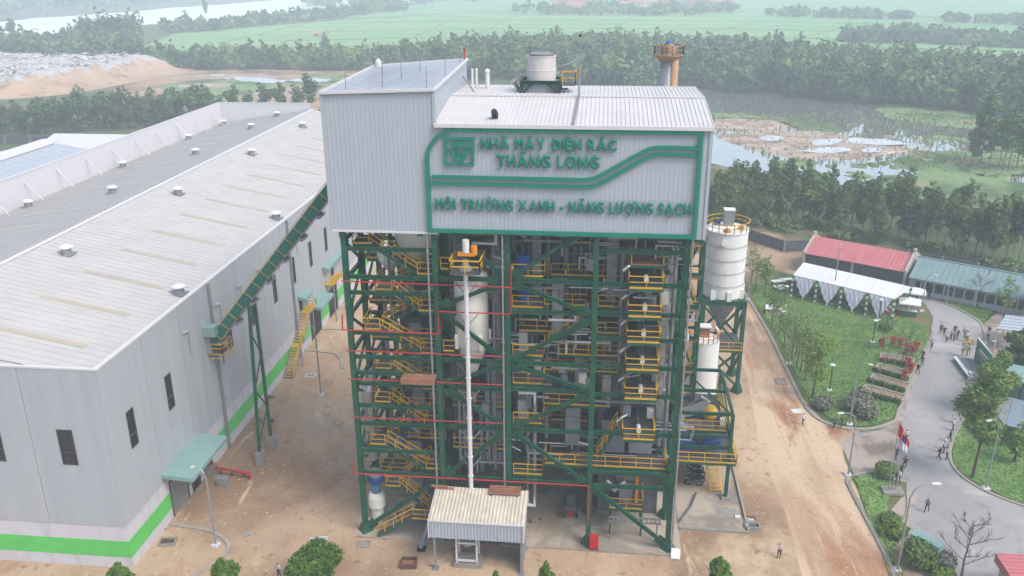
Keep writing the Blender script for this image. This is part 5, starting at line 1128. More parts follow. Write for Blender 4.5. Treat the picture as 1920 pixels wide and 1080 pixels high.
MB().lathe((q1, 2.2, 0), [(.75, 4.5), (.8, 4.6), (.8, 5.0), (.7, 5.3)], 18).build('blue_collar', 'machine_blue', PM); MB().lathe((q1, 2.2, 0), [(.78, 5.3), (.72, 5.7), (.05, 6.1)], 18).build('dome', 'grey_pipe', PM)
MB().box(q1+1.2, 1.4, .2, q1+2.1, 2.6, 1.1).tube([(q1+1.6, 1.2, 1.3), (q1+1.6, 2.8, 1.3)], .45, 14).build('motor', 'galvanised', PM)
HP = thing('feed_hopper', 'pale conical hopper hanging under the clad top in the left bay', 'hopper', (5.2, 4.6, 27))
MB().lathe((5.6, 4.4, 0), [(.4, 27.0), (1.9, 29.0), (2.3, 30.2), (2.3, 31.6)], 28).build('cone', 'vessel_cream', HP, smooth=True); MB().lathe((2.8, 4.8, 0), [(.3, 26.0), (1.2, 27.2), (1.2, 28)], 22).build('small_cone', 'vessel_cream', HP)
MC = thing('yellow_mill', 'machine with grey drum and yellow guard on the low platform of the right bay', 'machine', (25.2, 2.5, 2.8))
platform(24.0, 27.2, 1.6, 4.6, 3.3, 'FR', parent=MC); MB().box(24.9, 2.6, 3.3, 26.2, 3.8, 5.6).tube([(24.6, 3.2, 6.0), (26.4, 3.2, 6.0)], .5, 14).build('drum', 'grey_pipe', MC); MB().box(26.4, 2.2, 3.6, 26.7, 3.0, 6.6).build('guard', 'orange', MC)
MB().tube([(23.6, 1.9, 6.2), (24.4, 1.5, 5.5), (25.4, 1.9, 6.2)], .28, 10).build('bend', 'silver_duct', MC)
for x in (24.1, 27.1):
    for y in (1.8, 4.4): MB().box(x-.08, y-.08, .16, x+.08, y+.08, 3.24).build('post', 'steel_green', MC)
CTR = thing('cable_tray', 'grey ladder tray low across the right bay of the frame', 'tray', (24, 1.0, 2.2))
for dz in (0, .5): MB().bar((23.9, 1.0, 2.2+dz), (29.0, 1.0, 2.2+dz), .12).build('side_rail', 'galvanised', CTR)
for k in range(13): MB().bar((24.0+k*.4, 1.0, 2.2), (24.0+k*.4, 1.0, 2.7), .1).build('rung', 'galvanised', CTR)
for x in (24.2, 28.6): MB().box(x-.06, .95, .16, x+.06, 1.05, 2.2).build('post', 'galvanised', CTR)
# machines deep in the vehicle bay
tr = thing('parked_loader', 'dark small machine parked inside the vehicle bay beside the column', 'machine', (20.2, 4.5, .16))
MB().box(19.5, 4.0, .7, 20.8, 6.4, 1.5).box(19.7, 4.6, 1.5, 20.6, 5.8, 2.5).build('body', 'casing_dark', tr); MB().box(19.9, 3.8, .6, 20.4, 4.02, 1.0).build('lamp_panel', 'red_box', tr)
for x in (19.4, 20.7):
    for y in (4.2, 6.0): MB().tube([(x, y, .6), (x+.2, y, .6)], .45, 14).build('wheel', 'tyre', tr)
MB().box(.5, 16.4, .2, 29, 16.6, 31).build('rear_light_blocker', 'casing_dark', T)  # added dark sheet, blocks light coming through the back of the frame
for x, y, s in ((15.8, 2.2, .5), (16.4, 3.0, .4)): tag(MB().lathe((x, y, .17), [(s, 0), (s*.8, .22), (s*.3, .4), (.02, .42)], 9).build('dirt_heap', 'bed_soil'), 'small heap of dirt on the vehicle bay floor, %s' % ('nearer the shed' if s > .45 else 'further in'), 'dirt heap')
# ================================================================== lean-to shed in front of the tower
SH = thing('lean_to_shed', 'open shed with stained corrugated cream roof and white front panel before the tower', 'shed', (11.8, -3, 0))
x0, x1, ye, yk, ze, zk = 7.5, 16.2, -5.2, -.75, 5.45, 6.25
n = 26; mb = MB(); v = []; f = []
for i in range(n*2+1):
    x = x0+(x1-x0)*i/(n*2); o = .07 if i % 2 else 0; v += [(x, ye, ze+o), (x, yk, zk+o)]
for i in range(n*2): f.append((2*i, 2*i+2, 2*i+3, 2*i+1))
mb.add(v, f); mb.build('roof', 'shed_roof', SH)
corr(MB(), (x0+.1, ye+.12, 0), (x1-.1, ye+.12, 0), 3.6, 5.4, (0, -1, 0), .3, .04).build('front_panel', 'cladding', SH)
for x in (x0, x1): MB().prism([(x-.06, ye, 3.6), (x-.06, ye, ze), (x-.06, yk, zk), (x-.06, yk, zk-.5), (x-.06, ye+.5, 3.6)], (.12, 0, 0)).build('side_trim', 'white_trim', SH)
MB().bar((x0, ye+.05, ze+.0), (x1, ye+.05, ze+.0), .1, .14).build('eave_trim', 'white_trim', SH)
for x in (7.95, 16.0):
    for y in (-4.85, -1.0): MB().ibeam((x, y, .05), (x, y, 5.5 if y < -3 else 6.0), .2, .2, .03).box(x-.3, y-.3, -.05, x+.3, y+.3, .12).build('post', 'galvanised', SH)
MB().box(16.0, -4.6, .0, 16.12, -1.2, 5.2).build('side_sheet', 'casing_grey', SH)
fr = thing('steel_table_frame', 'white steel frame standing on a block under the shed', 'frame', (10.8, -3.6, 0))
MB().box(9.6, -4.6, 0, 12.2, -2.6, .5).build('block', 'concrete', fr)
for x in (9.9, 11.8):
    for y in (-4.4, -2.9): MB().bar((x, y, .5), (x, y, 3.4), .16).build('leg', 'white_trim', fr)
for z in (.75, 3.3, 2.7): MB().bar((9.9, -4.4, z), (11.8, -4.4, z), .16).build('rail', 'white_trim', fr)
MB().box(10.5, -4.0, 2.0, 11.2, -3.2, 2.6).build('motor', 'casing_grey', fr)
pls = [(14.2, -3.2, 1.6, .7, 'grey plank stack on the ground under the shed', 'concrete'), (14.6, -4.2, .01, .01, '', '')]
t_ = MB()
for k in range(3): t_.box(13.6, -3.4+k*.32, .02, 15.1, -3.12+k*.32, .22)
tag(t_.build('plank_stack', 'concrete'), 'grey plank stack on the ground under the shed', 'planks')
RP = thing('rooftop_grating', 'rust-brown duckboard at the back of the shed roof', 'board', (14, -1.0, 6.1))
for k in range(4): MB().box(12.6, -1.7+k*.3, 6.35+k*.05, 15.6, -1.44+k*.3, 6.42+k*.05).build('board', 'rusty', RP)
for x in (12.8, 15.3): MB().box(x, -1.7, 6.1, x+.1, -.5, 6.35).build('bearer', 'dark_red', RP)
t_ = MB().box(7.4, -1.2, 6.22, 9.2, -.9, 6.3).box(7.0, -1.0, 6.31, 8.6, -.7, 6.37); tag(t_.build('loose_board', 'rusty'), 'loose brown boards on the back left corner of the shed roof', 'boards')
WK = thing('wheel_loader_jack', 'dark grey jack stand on the ground left of the shed', 'stand', (6.2, -1.6, 0)); MB().bar((6.0, -2.3, .1), (6.6, -.9, 1.9), .35, .3).build('arm', 'casing_grey', WK); MB().box(5.7, -2.6, 0, 6.5, -1.9, .25).build('base', 'dark', WK)
# red fire cabinet, signboards, small things
p = G(1113, 1031); FC = thing('fire_cabinet', 'red fire cabinet on the slab at the foot of a column', 'cabinet', (p.x, -.8, .16))
MB().box(p.x-.42, -.98, .3, p.x+.42, -.6, 1.75).build('body', 'red_box', FC); MB().box(p.x-.42, -.95, .16, p.x+.42, -.65, .29).build('base', 'dark', FC); MB().box(p.x-.37, -1.0, .36, p.x+.37, -.981, 1.69).build('door', 'red_box', FC)
def board(px, py, w_, h, tilt, lab, m='white', name='signboard', cat='board', rz=0):
    p = G(px, py); t = thing(name, lab, cat, (p.x, p.y, 0), None, rz); o = MB().box(-w_/2, -.04, 0, w_/2, .04, h).build('panel', m, t, shift=False); o.rotation_euler = (tilt, 0, 0); o.location = (0, 0, .06)
    MB().bar((-w_/2+.1, .1, 0), (-w_/2+.1, .7*math.sin(-tilt)+.2, h*.5), .06).bar((w_/2-.1, .1, 0), (w_/2-.1, .7*math.sin(-tilt)+.2, h*.5), .06).build('prop', 'wood', t, shift=False); return t
board(1266, 1049, .85, 1.0, -.9, 'white board leaning by the right corner column of the tower', rz=-.1)
def tray(px, py, lab, s=(1.5, .9), m='concrete', inner='casing_dark', name='concrete_tray', cat='tray', rz=0, h=.4):
    p = G(px, py); t = thing(name, lab, cat, (p.x, p.y, 0), None, rz); a, b = s
    MB().box(-a/2, -b/2, 0, a/2, -b/2+.12, h).box(-a/2, b/2-.12, 0, a/2, b/2, h).box(-a/2, -b/2+.12, 0, -a/2+.12, b/2-.12, h).box(a/2-.12, -b/2+.12, 0, a/2, b/2-.12, h).build('rim', m, t, shift=False)
    MB().box(-a/2+.12, -b/2+.12, 0, a/2-.12, b/2-.12, h*.4).build('bottom', inner, t, shift=False); return t
tray(1410, 990, 'grey concrete trough on the dirt right of the annex slab')
tray(728, 0+1003, 'steel grating panel lying beside the ground stair', (1.2, 1.4), 'galvanised', 'casing_grey', 'grating_panel', 'grating', .3, .12)
tray(682, 1022, 'small concrete slab lying at the left corner of the tower', (1.3, 1.0), 'concrete', 'concrete', 'paving_slab', 'slab', .2, .15)
tray(767, 1060, 'heap of reddish bricks at the lower edge left of the shed', (1.5, 1.2), 'dark_red', 'rusty', 'brick_pile', 'bricks', .1, .55)
tray(597, 1016, 'grey drain cover with white rim on the dirt', (1.7, 1.3), 'white_trim', 'casing_grey', 'drain_cover', 'cover', .25, .12)
tray(462, 1003, 'small stone lying on the bare ground by the curved kerb', (.9, .7), 'concrete', 'concrete', 'flat_stone', 'stone', .6, .1)
tray(315, 1018, 'rubble patch on the ground inside the curved kerb', (1.6, 1.2), 'concrete', 'dark_red', 'rubble_heap', 'rubble', .2, .3)
tray(582, 705, 'pale square drain lid on the soil near the hall stair', (1.4, 1.2), 'white_trim', 'concrete', 'drain_cover', 'cover', .1, .15)
tray(1464, 716, 'concrete lid on the dirt road beside the lawn kerb', (1.5, 1.7), 'concrete', 'concrete', 'drain_cover', 'cover', .1, .12)
tray(1495, 771, 'white sheet lying at the kerb beside a walking person', (1.4, 1.1), 'white', 'white', 'white_sheet', 'sheet', .2, .05)
tray(1688, 776, 'round drain grate at the road edge', (.8, .8), 'concrete', 'casing_grey', 'drain_grate', 'grate', 0, .04)
for i, (x, y, l) in enumerate([(500, 745, 'first rubble heap from the trestle along the hall foot'), (497, 790, 'rubble heap between trestle footing and hall wall'), (1330, 765, 'reddish rubble at the foot of the silo frame'), (1395, 975, 'coloured scraps beside the annex slab corner'), (607, 585, 'dark heap near the far hall door')]):
    p = G(x, y); t = thing('rubble_heap', l, 'rubble', (p.x, p.y, 0), 'rubble heaps'); r = random.Random(i)
    for k in range(14): s = r.uniform(.12, .35); a, b = r.uniform(-.9, .9), r.uniform(-.7, .7); MB().box(a-s, b-s*.7, 0, a+s, b+s*.7, s*r.uniform(.5, 1.2)).build('piece', r.choice(['concrete', 'dark_red', 'rusty', 'bed_soil', 'white']) if i == 3 else r.choice(['concrete', 'bed_soil', 'dark_red']), t, shift=False)
# ================================================================== right-hand annex frame with drives
AN = thing('annex_frame', 'low green steel frame with yellow galleries at the right side of the tower', 'frame', (33, 14, 0))
ax0, ax1, ay0, ay1, az = 30.4, 36.2, 9.2, 19.4, 10.0
def ab(p, q, w=.26, h=.32, n='beam', m='steel_green'): return MB().ibeam(p, q, w, h, .04).build(n, m, AN)
for x in (ax0, ax1):
    for y in (ay0, ay1): ab((x, y, .1), (x, y, az), .34, .34, 'column'); MB().box(x-.45, y-.45, 0, x+.45, y+.45, .35).build('footing', 'concrete', AN)
for z in (az, 7.4, 4.4, 6.1):
    ab((ax0+.2, ay0, z), (ax1-.2, ay0, z)); 
    if z != 6.1: ab((ax0+.2, ay1, z), (ax1-.2, ay1, z)); ab((ax1, ay0+.2, z), (ax1, ay1-.2, z)); ab((ax0, ay0+.2, z), (ax0, ay1-.2, z))
ab((ax0, 14.3, az), (ax1, 14.3, az)); MB().bar((ax0+.2, ay0+4, az), (ax0+2, ay1-1, az), .12).bar((ax0+2, ay1-1, az), (ax1-.3, ay0+.4, az), .14).build('brace', 'steel_green', AN)
MB().bar((ax1, ay0, 7.6), (ax1, ay1, 9.8), .14).build('brace', 'steel_green', AN)
platform(ax0, ax1+.7, ay0-.5, ay1, 4.6, 'FR', parent=AN); platform(ax0, ax1-.4, ay0+1.0, ay1-1, 7.5, 'FR', parent=AN)
MB().box(ax0+.2, 10.6, 7.56, ax0+1.2, 11.6, 8.4).build('junction_box', 'galvanised', AN)
DR = thing('drive_unit', 'yellow machine head with silver inclined casing on the upper annex gallery', 'machine', (33.5, 13, 7.5))
MB().bar((30.8, 12.5, 7.9), (34.2, 12.9, 9.0), .9, .8).build('casing', 'silver_duct', DR); MB().lathe((34.4, 12.6, 7.6), [(.6, 0), (.8, .4), (.8, 1.0), (.5, 1.4)], 12).build('head', 'yellow', DR); MB().tube([(35.2, 12.2, 8.0), (35.2, 13.4, 8.0)], .38, 12).build('motor', 'machine_blue', DR)
MB().box(35.3, 11.2, 7.6, 35.75, 11.7, 8.3).build('control_box', 'white', DR); MB().tube([(32.5, 14.5, 8), (33.6, 14, 9.3), (34.4, 13.4, 9.0)], .22, 8).build('pipe', 'silver_duct', DR)
for i, (x, y) in enumerate(((31.8, 11.5), (34.4, 11.8))):
    m_ = thing('blue_blower', 'blue blower on the lower annex gallery, %s' % ('next to the tower' if i == 0 else 'at the outer column'), 'blower', (x, y, 4.6), 'blue blowers')
    MB().tube([(x-.6, y, 5.35), (x+.6, y, 5.35)], .62, 16).build('casing', 'machine_blue', m_); MB().box(x-.9, y-.5, 4.6, x+.9, y+.5, 4.85).build('base', 'machine_blue', m_); MB().tube([(x+.6, y, 5.35), (x+1.2, y, 5.35)], .34, 12).build('motor', 'machine_blue', m_)
    MB().tube([(x, y, 5.9), (x, y+.8, 6.5)], .3, 10).build('outlet', 'galvanised', m_)
# motorbikes on the annex slab, each a rider-less scooter
def motorbike(loc, rz, lab, m):
    t = thing('motorbike', lab, 'motorbike', loc, 'motorbikes on the annex slab', rz)
    for y in (-.62, .62):
        w_ = MB(); [w_.bar((-.05, y+.3*math.cos(a), .3+.3*math.sin(a)), (.05, y+.3*math.cos(a), .3+.3*math.sin(a)), .12, .16) for a in [k*math.pi/7 for k in range(14)]]; w_.build('wheel', 'tyre', t, shift=False)
    MB().prism([(-.16, -.75, .5), (-.16, -.5, .78), (-.16, .1, .72), (-.16, .35, .5), (-.16, .1, .3), (-.16, -.4, .35)], (.32, 0, 0)).build('body', m, t, shift=False)
    MB().box(-.14, -.7, .78, .14, .1, .86).build('saddle', 'black_metal', t, shift=False); MB().prism([(-.2, .35, .4), (-.2, .55, 1.0), (-.2, .65, .98), (-.2, .5, .4)], (.4, 0, 0)).build('leg_shield', m, t, shift=False)
    MB().tube([(-.36, .45, 1.05), (0, .55, 1.0), (.36, .45, 1.05)], .03, 6).build('handlebar', 'black_metal', t, shift=False); MB().tube([(0, .62, .3), (0, .55, 1.0)], .05, 6).build('fork', 'galvanised', t, shift=False); MB().ball((0, .68, .9), .1).build('headlight', 'white', t, shift=False)
for i, (px, py, m) in enumerate([(1303, 882, 'dark'), (1306, 893, 'suit_dark'), (1304, 904, 'dark'), (1300, 912, 'casing_dark')]):
    p = G(px, py); motorbike((p.x, p.y, .13), 1.2+.1*i, '%s motorbike from the tower in the row on the annex slab' % ordn(i).capitalize() if i < 3 else 'nearest motorbike of the row on the annex slab', m)
def steps(px, py, lab, rz, m='yellow'):
    p = G(px, py); t = thing('step_ladder', lab, 'ladder', (p.x, p.y, .13), None, rz)
    for x in (-.6, .6): MB().bar((x, -1.4, 0), (x, 1.4, 2.2), .1, .12).build('stile', m, t, shift=False); MB().bar((x, 1.5, 0), (x, 1.4, 2.2), .08).build('leg', m, t, shift=False)
    for k in range(8): MB().box(-.6, -1.3+k*.36, .2+k*.27, .6, -1.1+k*.36, .25+k*.27).build('tread', m, t, shift=False)
steps(1338, 912, 'wide yellow step ladder on the annex slab under the gallery', .1)
tag(MB().tube([(31.1, 4.4, .3), (32.4, 7.0, .35), (33.2, 9.5, .4)], .1, 7).build('ground_pipe', 'casing_dark'), 'dark pipe lying across the annex slab towards the motorbikes', 'pipe')
tag(MB().box(34.9, 5.6, .132, 37.0, 7.4, .14).build('damp_mat', 'concrete'), 'grey damp mat on the annex slab near the corner', 'mat')
# ================================================================== silos
def silo_top_rail(mb, c, r_, z, h=1.1):
    n = 18
    for k in range(n):
        a, b = 2*math.pi*k/n, 2*math.pi*(k+1)/n; p = Vector((c[0]+r_*math.cos(a), c[1]+r_*math.sin(a), z)); q = Vector((c[0]+r_*math.cos(b), c[1]+r_*math.sin(b), z)); rail(mb, p, q, h, 1, .045)
    return mb
BS = thing('big_silo', 'big ringed white silo on a green frame right of the tower', 'silo', (38.1, 36.6, 0)); sc_ = (38.1, 36.6)
for k in range(5):
    z0 = 12.9+k*1.72; MB().lathe((*sc_, 0), [(2.6, z0), (2.6, z0+1.62), (2.7, z0+1.64), (2.7, z0+1.72)], 40, False).build('shell_ring', 'silo_white', BS, smooth=False)
MB().lathe((*sc_, 0), [(2.72, 21.5), (2.72, 21.6), (2.5, 21.66), (.02, 22.0)], 40).build('top', 'vessel_cream', BS); MB().lathe((*sc_, 0), [(.35, 7.8), (.4, 8.6), (2.3, 12.2), (2.55, 12.9)], 32).build('cone', 'galvanised', BS, smooth=True)
silo_top_rail(MB(), sc_, 2.72, 21.6).build('handrail', 'yellow', BS)
MB().box(37.6, 36.2, 22.0, 38.8, 37.3, 23.9).build('filter', 'galvanised', BS); MB().box(37.5, 36.1, 23.9, 38.9, 37.4, 24.05).build('filter_cap', 'white', BS)
MB().lathe((36.9, 37.4, 21.7), [(.4, 0), (.4, .5), (.1, .7)], 12).build('hatch', 'machine_blue', BS); MB().box(39.3, 35.2, 21.8, 39.9, 35.9, 22.2).build('valve', 'orange', BS); MB().lathe((37.8, 34.6, 21.7), [(.5, 0), (.3, .4)], 10).build('nozzle', 'orange', BS)
MB().tube([(37.5, 33.9, 20.4), (37.5, 34.3, 20.4)], .42, 16).build('manhole', 'silo_white', BS)
for k in range(8):
    a = k*math.pi/4+.2; c_ = (sc_[0]+2.62*math.cos(a), sc_[1]+2.62*math.sin(a)); MB().box(c_[0]-.28, c_[1]-.28, 12.75, c_[0]+.28, c_[1]+.28, 14.0).build('bracket', 'silo_white', BS)
sq = 2.55
for sx in (-1, 1):
    for sy in (-1, 1):
        x, y = sc_[0]+sq*sx, sc_[1]+sq*sy; MB().ibeam((x, y, .3), (x, y, 12.3), .5, .5, .06).build('leg', 'steel_green', BS); MB().lathe((x, y, 0), [(.75, 0), (.75, .3), (.4, 1.3)], 4).build('foot', 'steel_green', BS)
for z, h in ((12.45, .7), (6.0, .4)):
    for s in (-1, 1): MB().ibeam((sc_[0]-sq-.3, sc_[1]+sq*s, z), (sc_[0]+sq+.3, sc_[1]+sq*s, z), .35, h, .05).build('beam', 'steel_green', BS); MB().ibeam((sc_[0]+sq*s, sc_[1]-sq+.2, z), (sc_[0]+sq*s, sc_[1]+sq-.2, z), .35, h, .05).build('beam', 'steel_green', BS)
for s in (-1, 1):
    for a, b in ((6.2, 12.1), (.8, 5.8)):
        MB().bar((sc_[0]-sq, sc_[1]+sq*s, b), (sc_[0]+sq, sc_[1]+sq*s, a), .28).build('brace', 'steel_green', BS); MB().bar((sc_[0]+sq*s, sc_[1]-sq, b), (sc_[0]+sq*s, sc_[1]+sq, a), .28).build('brace', 'steel_green', BS)
        MB().bar((sc_[0]-sq, sc_[1]+(sq-.4)*s, a), (sc_[0]+sq, sc_[1]+(sq-.4)*s, b), .26).build('brace', 'steel_green', BS)
platform(sc_[0]-sq, sc_[0]+sq, sc_[1]-sq-.8, sc_[1]+sq, 6.3, 'FL', parent=BS)
MB().box(33.2, 35.4, 20.4, 35.6, 36.4, 20.5).build('bridge_deck', 'grating', BS); rails(MB(), [(33.2, 35.4, 20.5), (35.5, 35.4, 20.5)]).build('bridge_rail', 'yellow', BS)
SS = thing('small_silo', 'smaller plain white silo between the annex and the big silo', 'silo', (35.1, 27.4, 0)); s2_ = (35.1, 27.4)
MB().lathe((*s2_, 0), [(1.84, 0.2), (1.84, 10.3), (1.9, 10.32), (1.9, 10.42)], 36, False).build('shell', 'silo_white', SS, smooth=False); MB().lathe((*s2_, 0), [(1.83, 10.42), (.02, 10.8)], 36).build('top', 'vessel_cream', SS)
silo_top_rail(MB(), s2_, 1.82, 10.45, 1.0).build('handrail', 'orange', SS); MB().box(34.6, 26.9, 10.7, 35.6, 27.8, 12.0).build('filter', 'rusty', SS); MB().box(34.4, 26.7, 12.0, 35.8, 28.0, 12.12).build('filter_cap', 'white', SS)
MB().tube([(35.8, 27.6, 11.4), (36.4, 27.4, 11.9), (36.8, 27.2, 11.2), (36.9, 27.1, .4)], .12, 8).build('filling_pipe', 'white', SS)
# stair cage between tower and silos
SC_ = thing('stair_cage', 'narrow green stair cage with yellow rails between tower and big silo', 'stair', (32, 17.5, 0))
for x in (30.9, 33.0):
    for y in (16.4, 19.2): MB().ibeam((x, y, .1), (x, y, 26.0), .28, .28, .04).build('column', 'steel_green', SC_)
for k, z in enumerate((26.0, 22.4, 18.8, 15.2, 11.6, 8.0, 4.4)):
    for y in (16.4, 19.2): MB().ibeam((31.05, y, z), (32.85, y, z), .2, .28, .03).build('beam', 'steel_green', SC_)
    for x in (30.9, 33.0): MB().ibeam((x, 16.55, z), (x, 19.05, z), .2, .28, .03).build('beam', 'steel_green', SC_)
    platform(31.0, 32.9, 16.5, 17.6, z-.6, 'F', parent=SC_, eb=False); flight(31.3 if k % 2 else 32.6, z-.7, 32.6 if k % 2 else 31.3, z-3.9, 17.9, .9, SC_)
    MB().bar((33.0, 16.4, z), (33.0, 19.2, z-3.4), .12).build('brace', 'steel_green', SC_)
# chimney behind the tower
CH = thing('chimney', 'grey round chimney with orange crown platform rising behind the tower', 'chimney', (31, 50, 0))
MB().lathe((30.5, 50, 0), [(1.15, 0), (1.1, 20), (1.05, 41.6)], 28).build('shaft', 'galvanised', CH, smooth=True); MB().lathe((31.3, 49.3, 0), [(.55, 0), (.55, 41.6)], 16).build('flue', 'ochre', CH, smooth=True)
MB().lathe((30.5, 50, 0), [(1.2, 40.6), (1.95, 41.3), (1.95, 41.45), (1.2, 41.45)], 28).build('crown_deck', 'ochre', CH); silo_top_rail(MB(), (30.5, 50), 1.93, 41.45, 1.15).build('handrail', 'ochre', CH); MB().lathe((30.5, 50, 0), [(1.05, 41.45), (1.0, 42.4), (.7, 42.5), (.65, 42.8)], 20).build('crown', 'ochre', CH); MB().lathe((30.5, 50, 42.8), [(.6, 0), (.4, .3), (.05, .4)], 14).build('crown_cap', 'machine_blue', CH)
for dx, dy in ((-1.6, -.6), (.3, .9)): MB().tube([(30.5+dx, 50+dy, 41.4), (30.5+dx, 50+dy, 43.8)], .05, 5).build('aerial', 'grey_pipe', CH)

# ------------------------------------------------------------------ loose stones on the yard
_gv = MB(); _gr = random.Random(31)
for k in range(5200):
    x, y = _gr.uniform(-19.5, 49.5), _gr.uniform(-7, 70)
    if -1.2 < x < 38 and -1.2 < y < 24: continue
    s = _gr.choice([.03, .04, .05, .05, .07, .12]); a = _gr.uniform(0, 6.3); c, d = math.cos(a)*s, math.sin(a)*s
    _gv.add([(x+c, y+d, .01), (x-d, y+c, .01), (x-c, y-d, .01), (x+d, y-c, .01), (x+_gr.uniform(-s, s)*.4, y, .01+s*.9)], [(0, 1, 4), (1, 2, 4), (2, 3, 4), (3, 0, 4)])
o = _gv.build('gravel', 'stone', kind='stuff'); tag(o, 'loose pale stones scattered over the dirt yard and road', 'gravel')
# ================================================================== buildings round the lawn
def lighten(px, py, h, arm, rz, lab, name='street_lamp'):
    """curved-arm street lamp"""
    p = G(px, py); t = thing(name, lab, 'street lamp', (p.x, p.y, 0), 'curved street lamps', rz)
    MB().tube([(0, 0, .2), (0, 0, h*.5), (0, 0, h*.86), (arm*.12, 0, h*.95), (arm*.4, 0, h), (arm*.75, 0, h+.02)], [.11, .09, .075, .06, .05, .045], 8).build('pole', 'lamp_pole', t, shift=False)
    MB().prism([(arm*.72, -.12, h+.06), (arm*.72, .12, h+.06), (arm*1.05, .16, h-.02), (arm*1.05, -.16, h-.02)], (0, 0, -.1)).build('lamp_head', 'white', t, shift=False); MB().box(-.35, -.35, 0, .35, .35, .22).build('footing', 'white_trim', t, shift=False); return t
for a in [(1590, 892, 7.7, 1.9, math.pi, 'curved street lamp at the tip of the kerb island'), (1478, 682, 7.9, 1.6, math.pi, 'curved street lamp on the lawn side by the young trees'), (1593, 797, 8.4, 1.5, -.3, 'straight tall street lamp at the near corner of the big lawn'), (1848, 917, 8.4, 1.4, math.pi+.2, 'street lamp on the right-hand lawn by the road bend'), (1682, 1070, 9.2, 2.6, .25, 'big curved lamp leaning over the road at the lower right'), (1560, 572, 10.2, 1.4, 1.2, 'tall street lamp in front of the white tent'), (1727, 583, 6.2, 1.6, .1, 'curved lamp beside the white parasols'), (405, 1023, 8.6, 1.5, 2.9, 'thin street lamp standing inside the curved kerb by the hall'), (602, 741, 9.6, 1.2, 2.6, 'thin street lamp on the soil near the hall stair'), (1402, 562, 7.5, 1.4, 2.6, 'street lamp at the far kerb behind the big silo'), (1870, 720, 5.8, 1.6, 2.4, 'white curved lamp behind the event backdrop')]:
    lighten(*a)
def post_lamp(px, py, h, lab):
    p = G(px, py); t = thing('garden_lamp', lab, 'garden lamp', (p.x, p.y, .1), 'black garden lamps on the lawn'); MB().tube([(0, 0, .1), (0, 0, h)], .07, 7).build('post', 'black_metal', t, shift=False); MB().lathe((0, 0, h), [(.1, 0), (.34, .12), (.36, .22), (.05, .3)], 12).build('lamp_head', 'white', t, shift=False); MB().box(-.3, -.3, 0, .3, .3, .12).build('footing', 'white_trim', t, shift=False)
post_lamp(1555, 733, 3.5, 'black garden lamp on the near half of the lawn'); post_lamp(1636, 643, 3.3, 'black garden lamp beside the upper planting bed'); post_lamp(1647, 601, 3.2, 'black garden lamp at the far right end of the lawn'); post_lamp(1471, 574, 3.2, 'black garden lamp at the left corner of the white tent')
# string barrier along the lawn kerb
def barrier(pts, lab):
    g = [Vector((*q, 0)) for q in gxy(*pts)]; t = thing('rope_barrier', lab, 'barrier', g[0]); mb = MB(); gg = []
    for a, b in zip(g[:-1], g[1:]):
        n = max(1, round((b-a).length/5)); gg += [a.lerp(b, k/n) for k in range(n)]
    gg.append(g[-1])
    for q in gg: MB().tube([q+Vector((0, 0, .05)), q+Vector((0, 0, 1.05))], .05, 6).build('post', 'leaf_lime', t)
    for z in (1.0, .55):
        for a, b in zip(gg[:-1], gg[1:]): MB().bar(a+Vector((0, 0, z)), b+Vector((0, 0, z)), .07).build('rope', 'leaf_lime', t)
barrier([(1398, 540), (1420, 580), (1452, 632), (1478, 688), (1514, 764)], 'yellow-green rope barrier along the long kerb of the lawn'); barrier([(1596, 905), (1620, 950), (1648, 1004), (1676, 1060), (1690, 1090)], 'yellow-green rope barrier along the kerb island at the lower right')
# red-roofed gabled building with white end walls
def local(o, ang): o.rotation_euler = (0, 0, ang)
pL, pR = G(1508, 508), G(1692, 545); dRB = (pR-pL); ang = math.atan2(dRB.y, dRB.x); LRB = dRB.length
RB = thing('red_roof_building', 'low building with salmon red sheet roof and white gable ends behind the tent', 'building', pL, None, ang)
MB().box(0, 0, 0, LRB, 8, 3.4).build('wall', 'casing_dark', RB, shift=False)
for k in range(26):
    xx = LRB*k/26
    for ya, za, yb2, zb2 in ((-.7, 3.5, 4, 5.6), (8.7, 3.5, 4.001, 5.6)):
        s = MB().prism([(xx+.01, ya, za), (xx+LRB/26-.02, ya, za), (xx+LRB/26-.02, yb2, zb2), (xx+.01, yb2, zb2)], (0, 0, .08)).bar((xx+.05, ya, za+.1), (xx+.05, yb2, zb2+.1), .08).build('roof_sheet', 'red_roof', RB, shift=False)
for xx in (-.35, LRB): MB().prism([(xx, -.9, 0), (xx, -.9, 3.9), (xx, 4, 6.2), (xx, 8.9, 3.9), (xx, 8.9, 0)], (.35, 0, 0)).box(xx-.05, 3.6, 6.1, xx+.4, 4.4, 6.5).build('gable_wall', 'cream_wall', RB, shift=False)
MB().box(LRB*.48, -.5, 0, LRB*.48+.4, -.2, 3.4).build('pier', 'cream_wall', RB, shift=False)
# long teal-roofed building
qL, qR = G(1700, 552), G(1960, 604); dq = qR-qL; a2 = math.atan2(dq.y, dq.x); L2 = dq.length
TB = thing('teal_roof_building', 'long low building with dull teal roof along the far side of the lawn', 'building', qL, None, a2)
MB().box(0, .6, 0, L2, 9, 3.2).build('wall', 'cladding', TB, shift=False)
for k in range(22):
    xx = L2*k/22
    MB().prism([(xx+.02, -.7, 3.2), (xx+L2/22-.02, -.7, 3.2), (xx+L2/22-.02, 5, 5.3), (xx+.02, 5, 5.3)], (0, 0, .1)).build('roof_sheet', 'teal_roof', TB, shift=False); MB().prism([(xx+.02, 9.6, 3.6), (xx+L2/22-.02, 9.6, 3.6), (xx+L2/22-.02, 5.001, 5.3), (xx+.02, 5.001, 5.3)], (0, 0, .1)).build('roof_sheet', 'teal_roof', TB, shift=False)
MB().box(-.2, 4.8, 5.3, L2, 5.2, 5.5).build('ridge_cap', 'teal_roof', TB, shift=False)
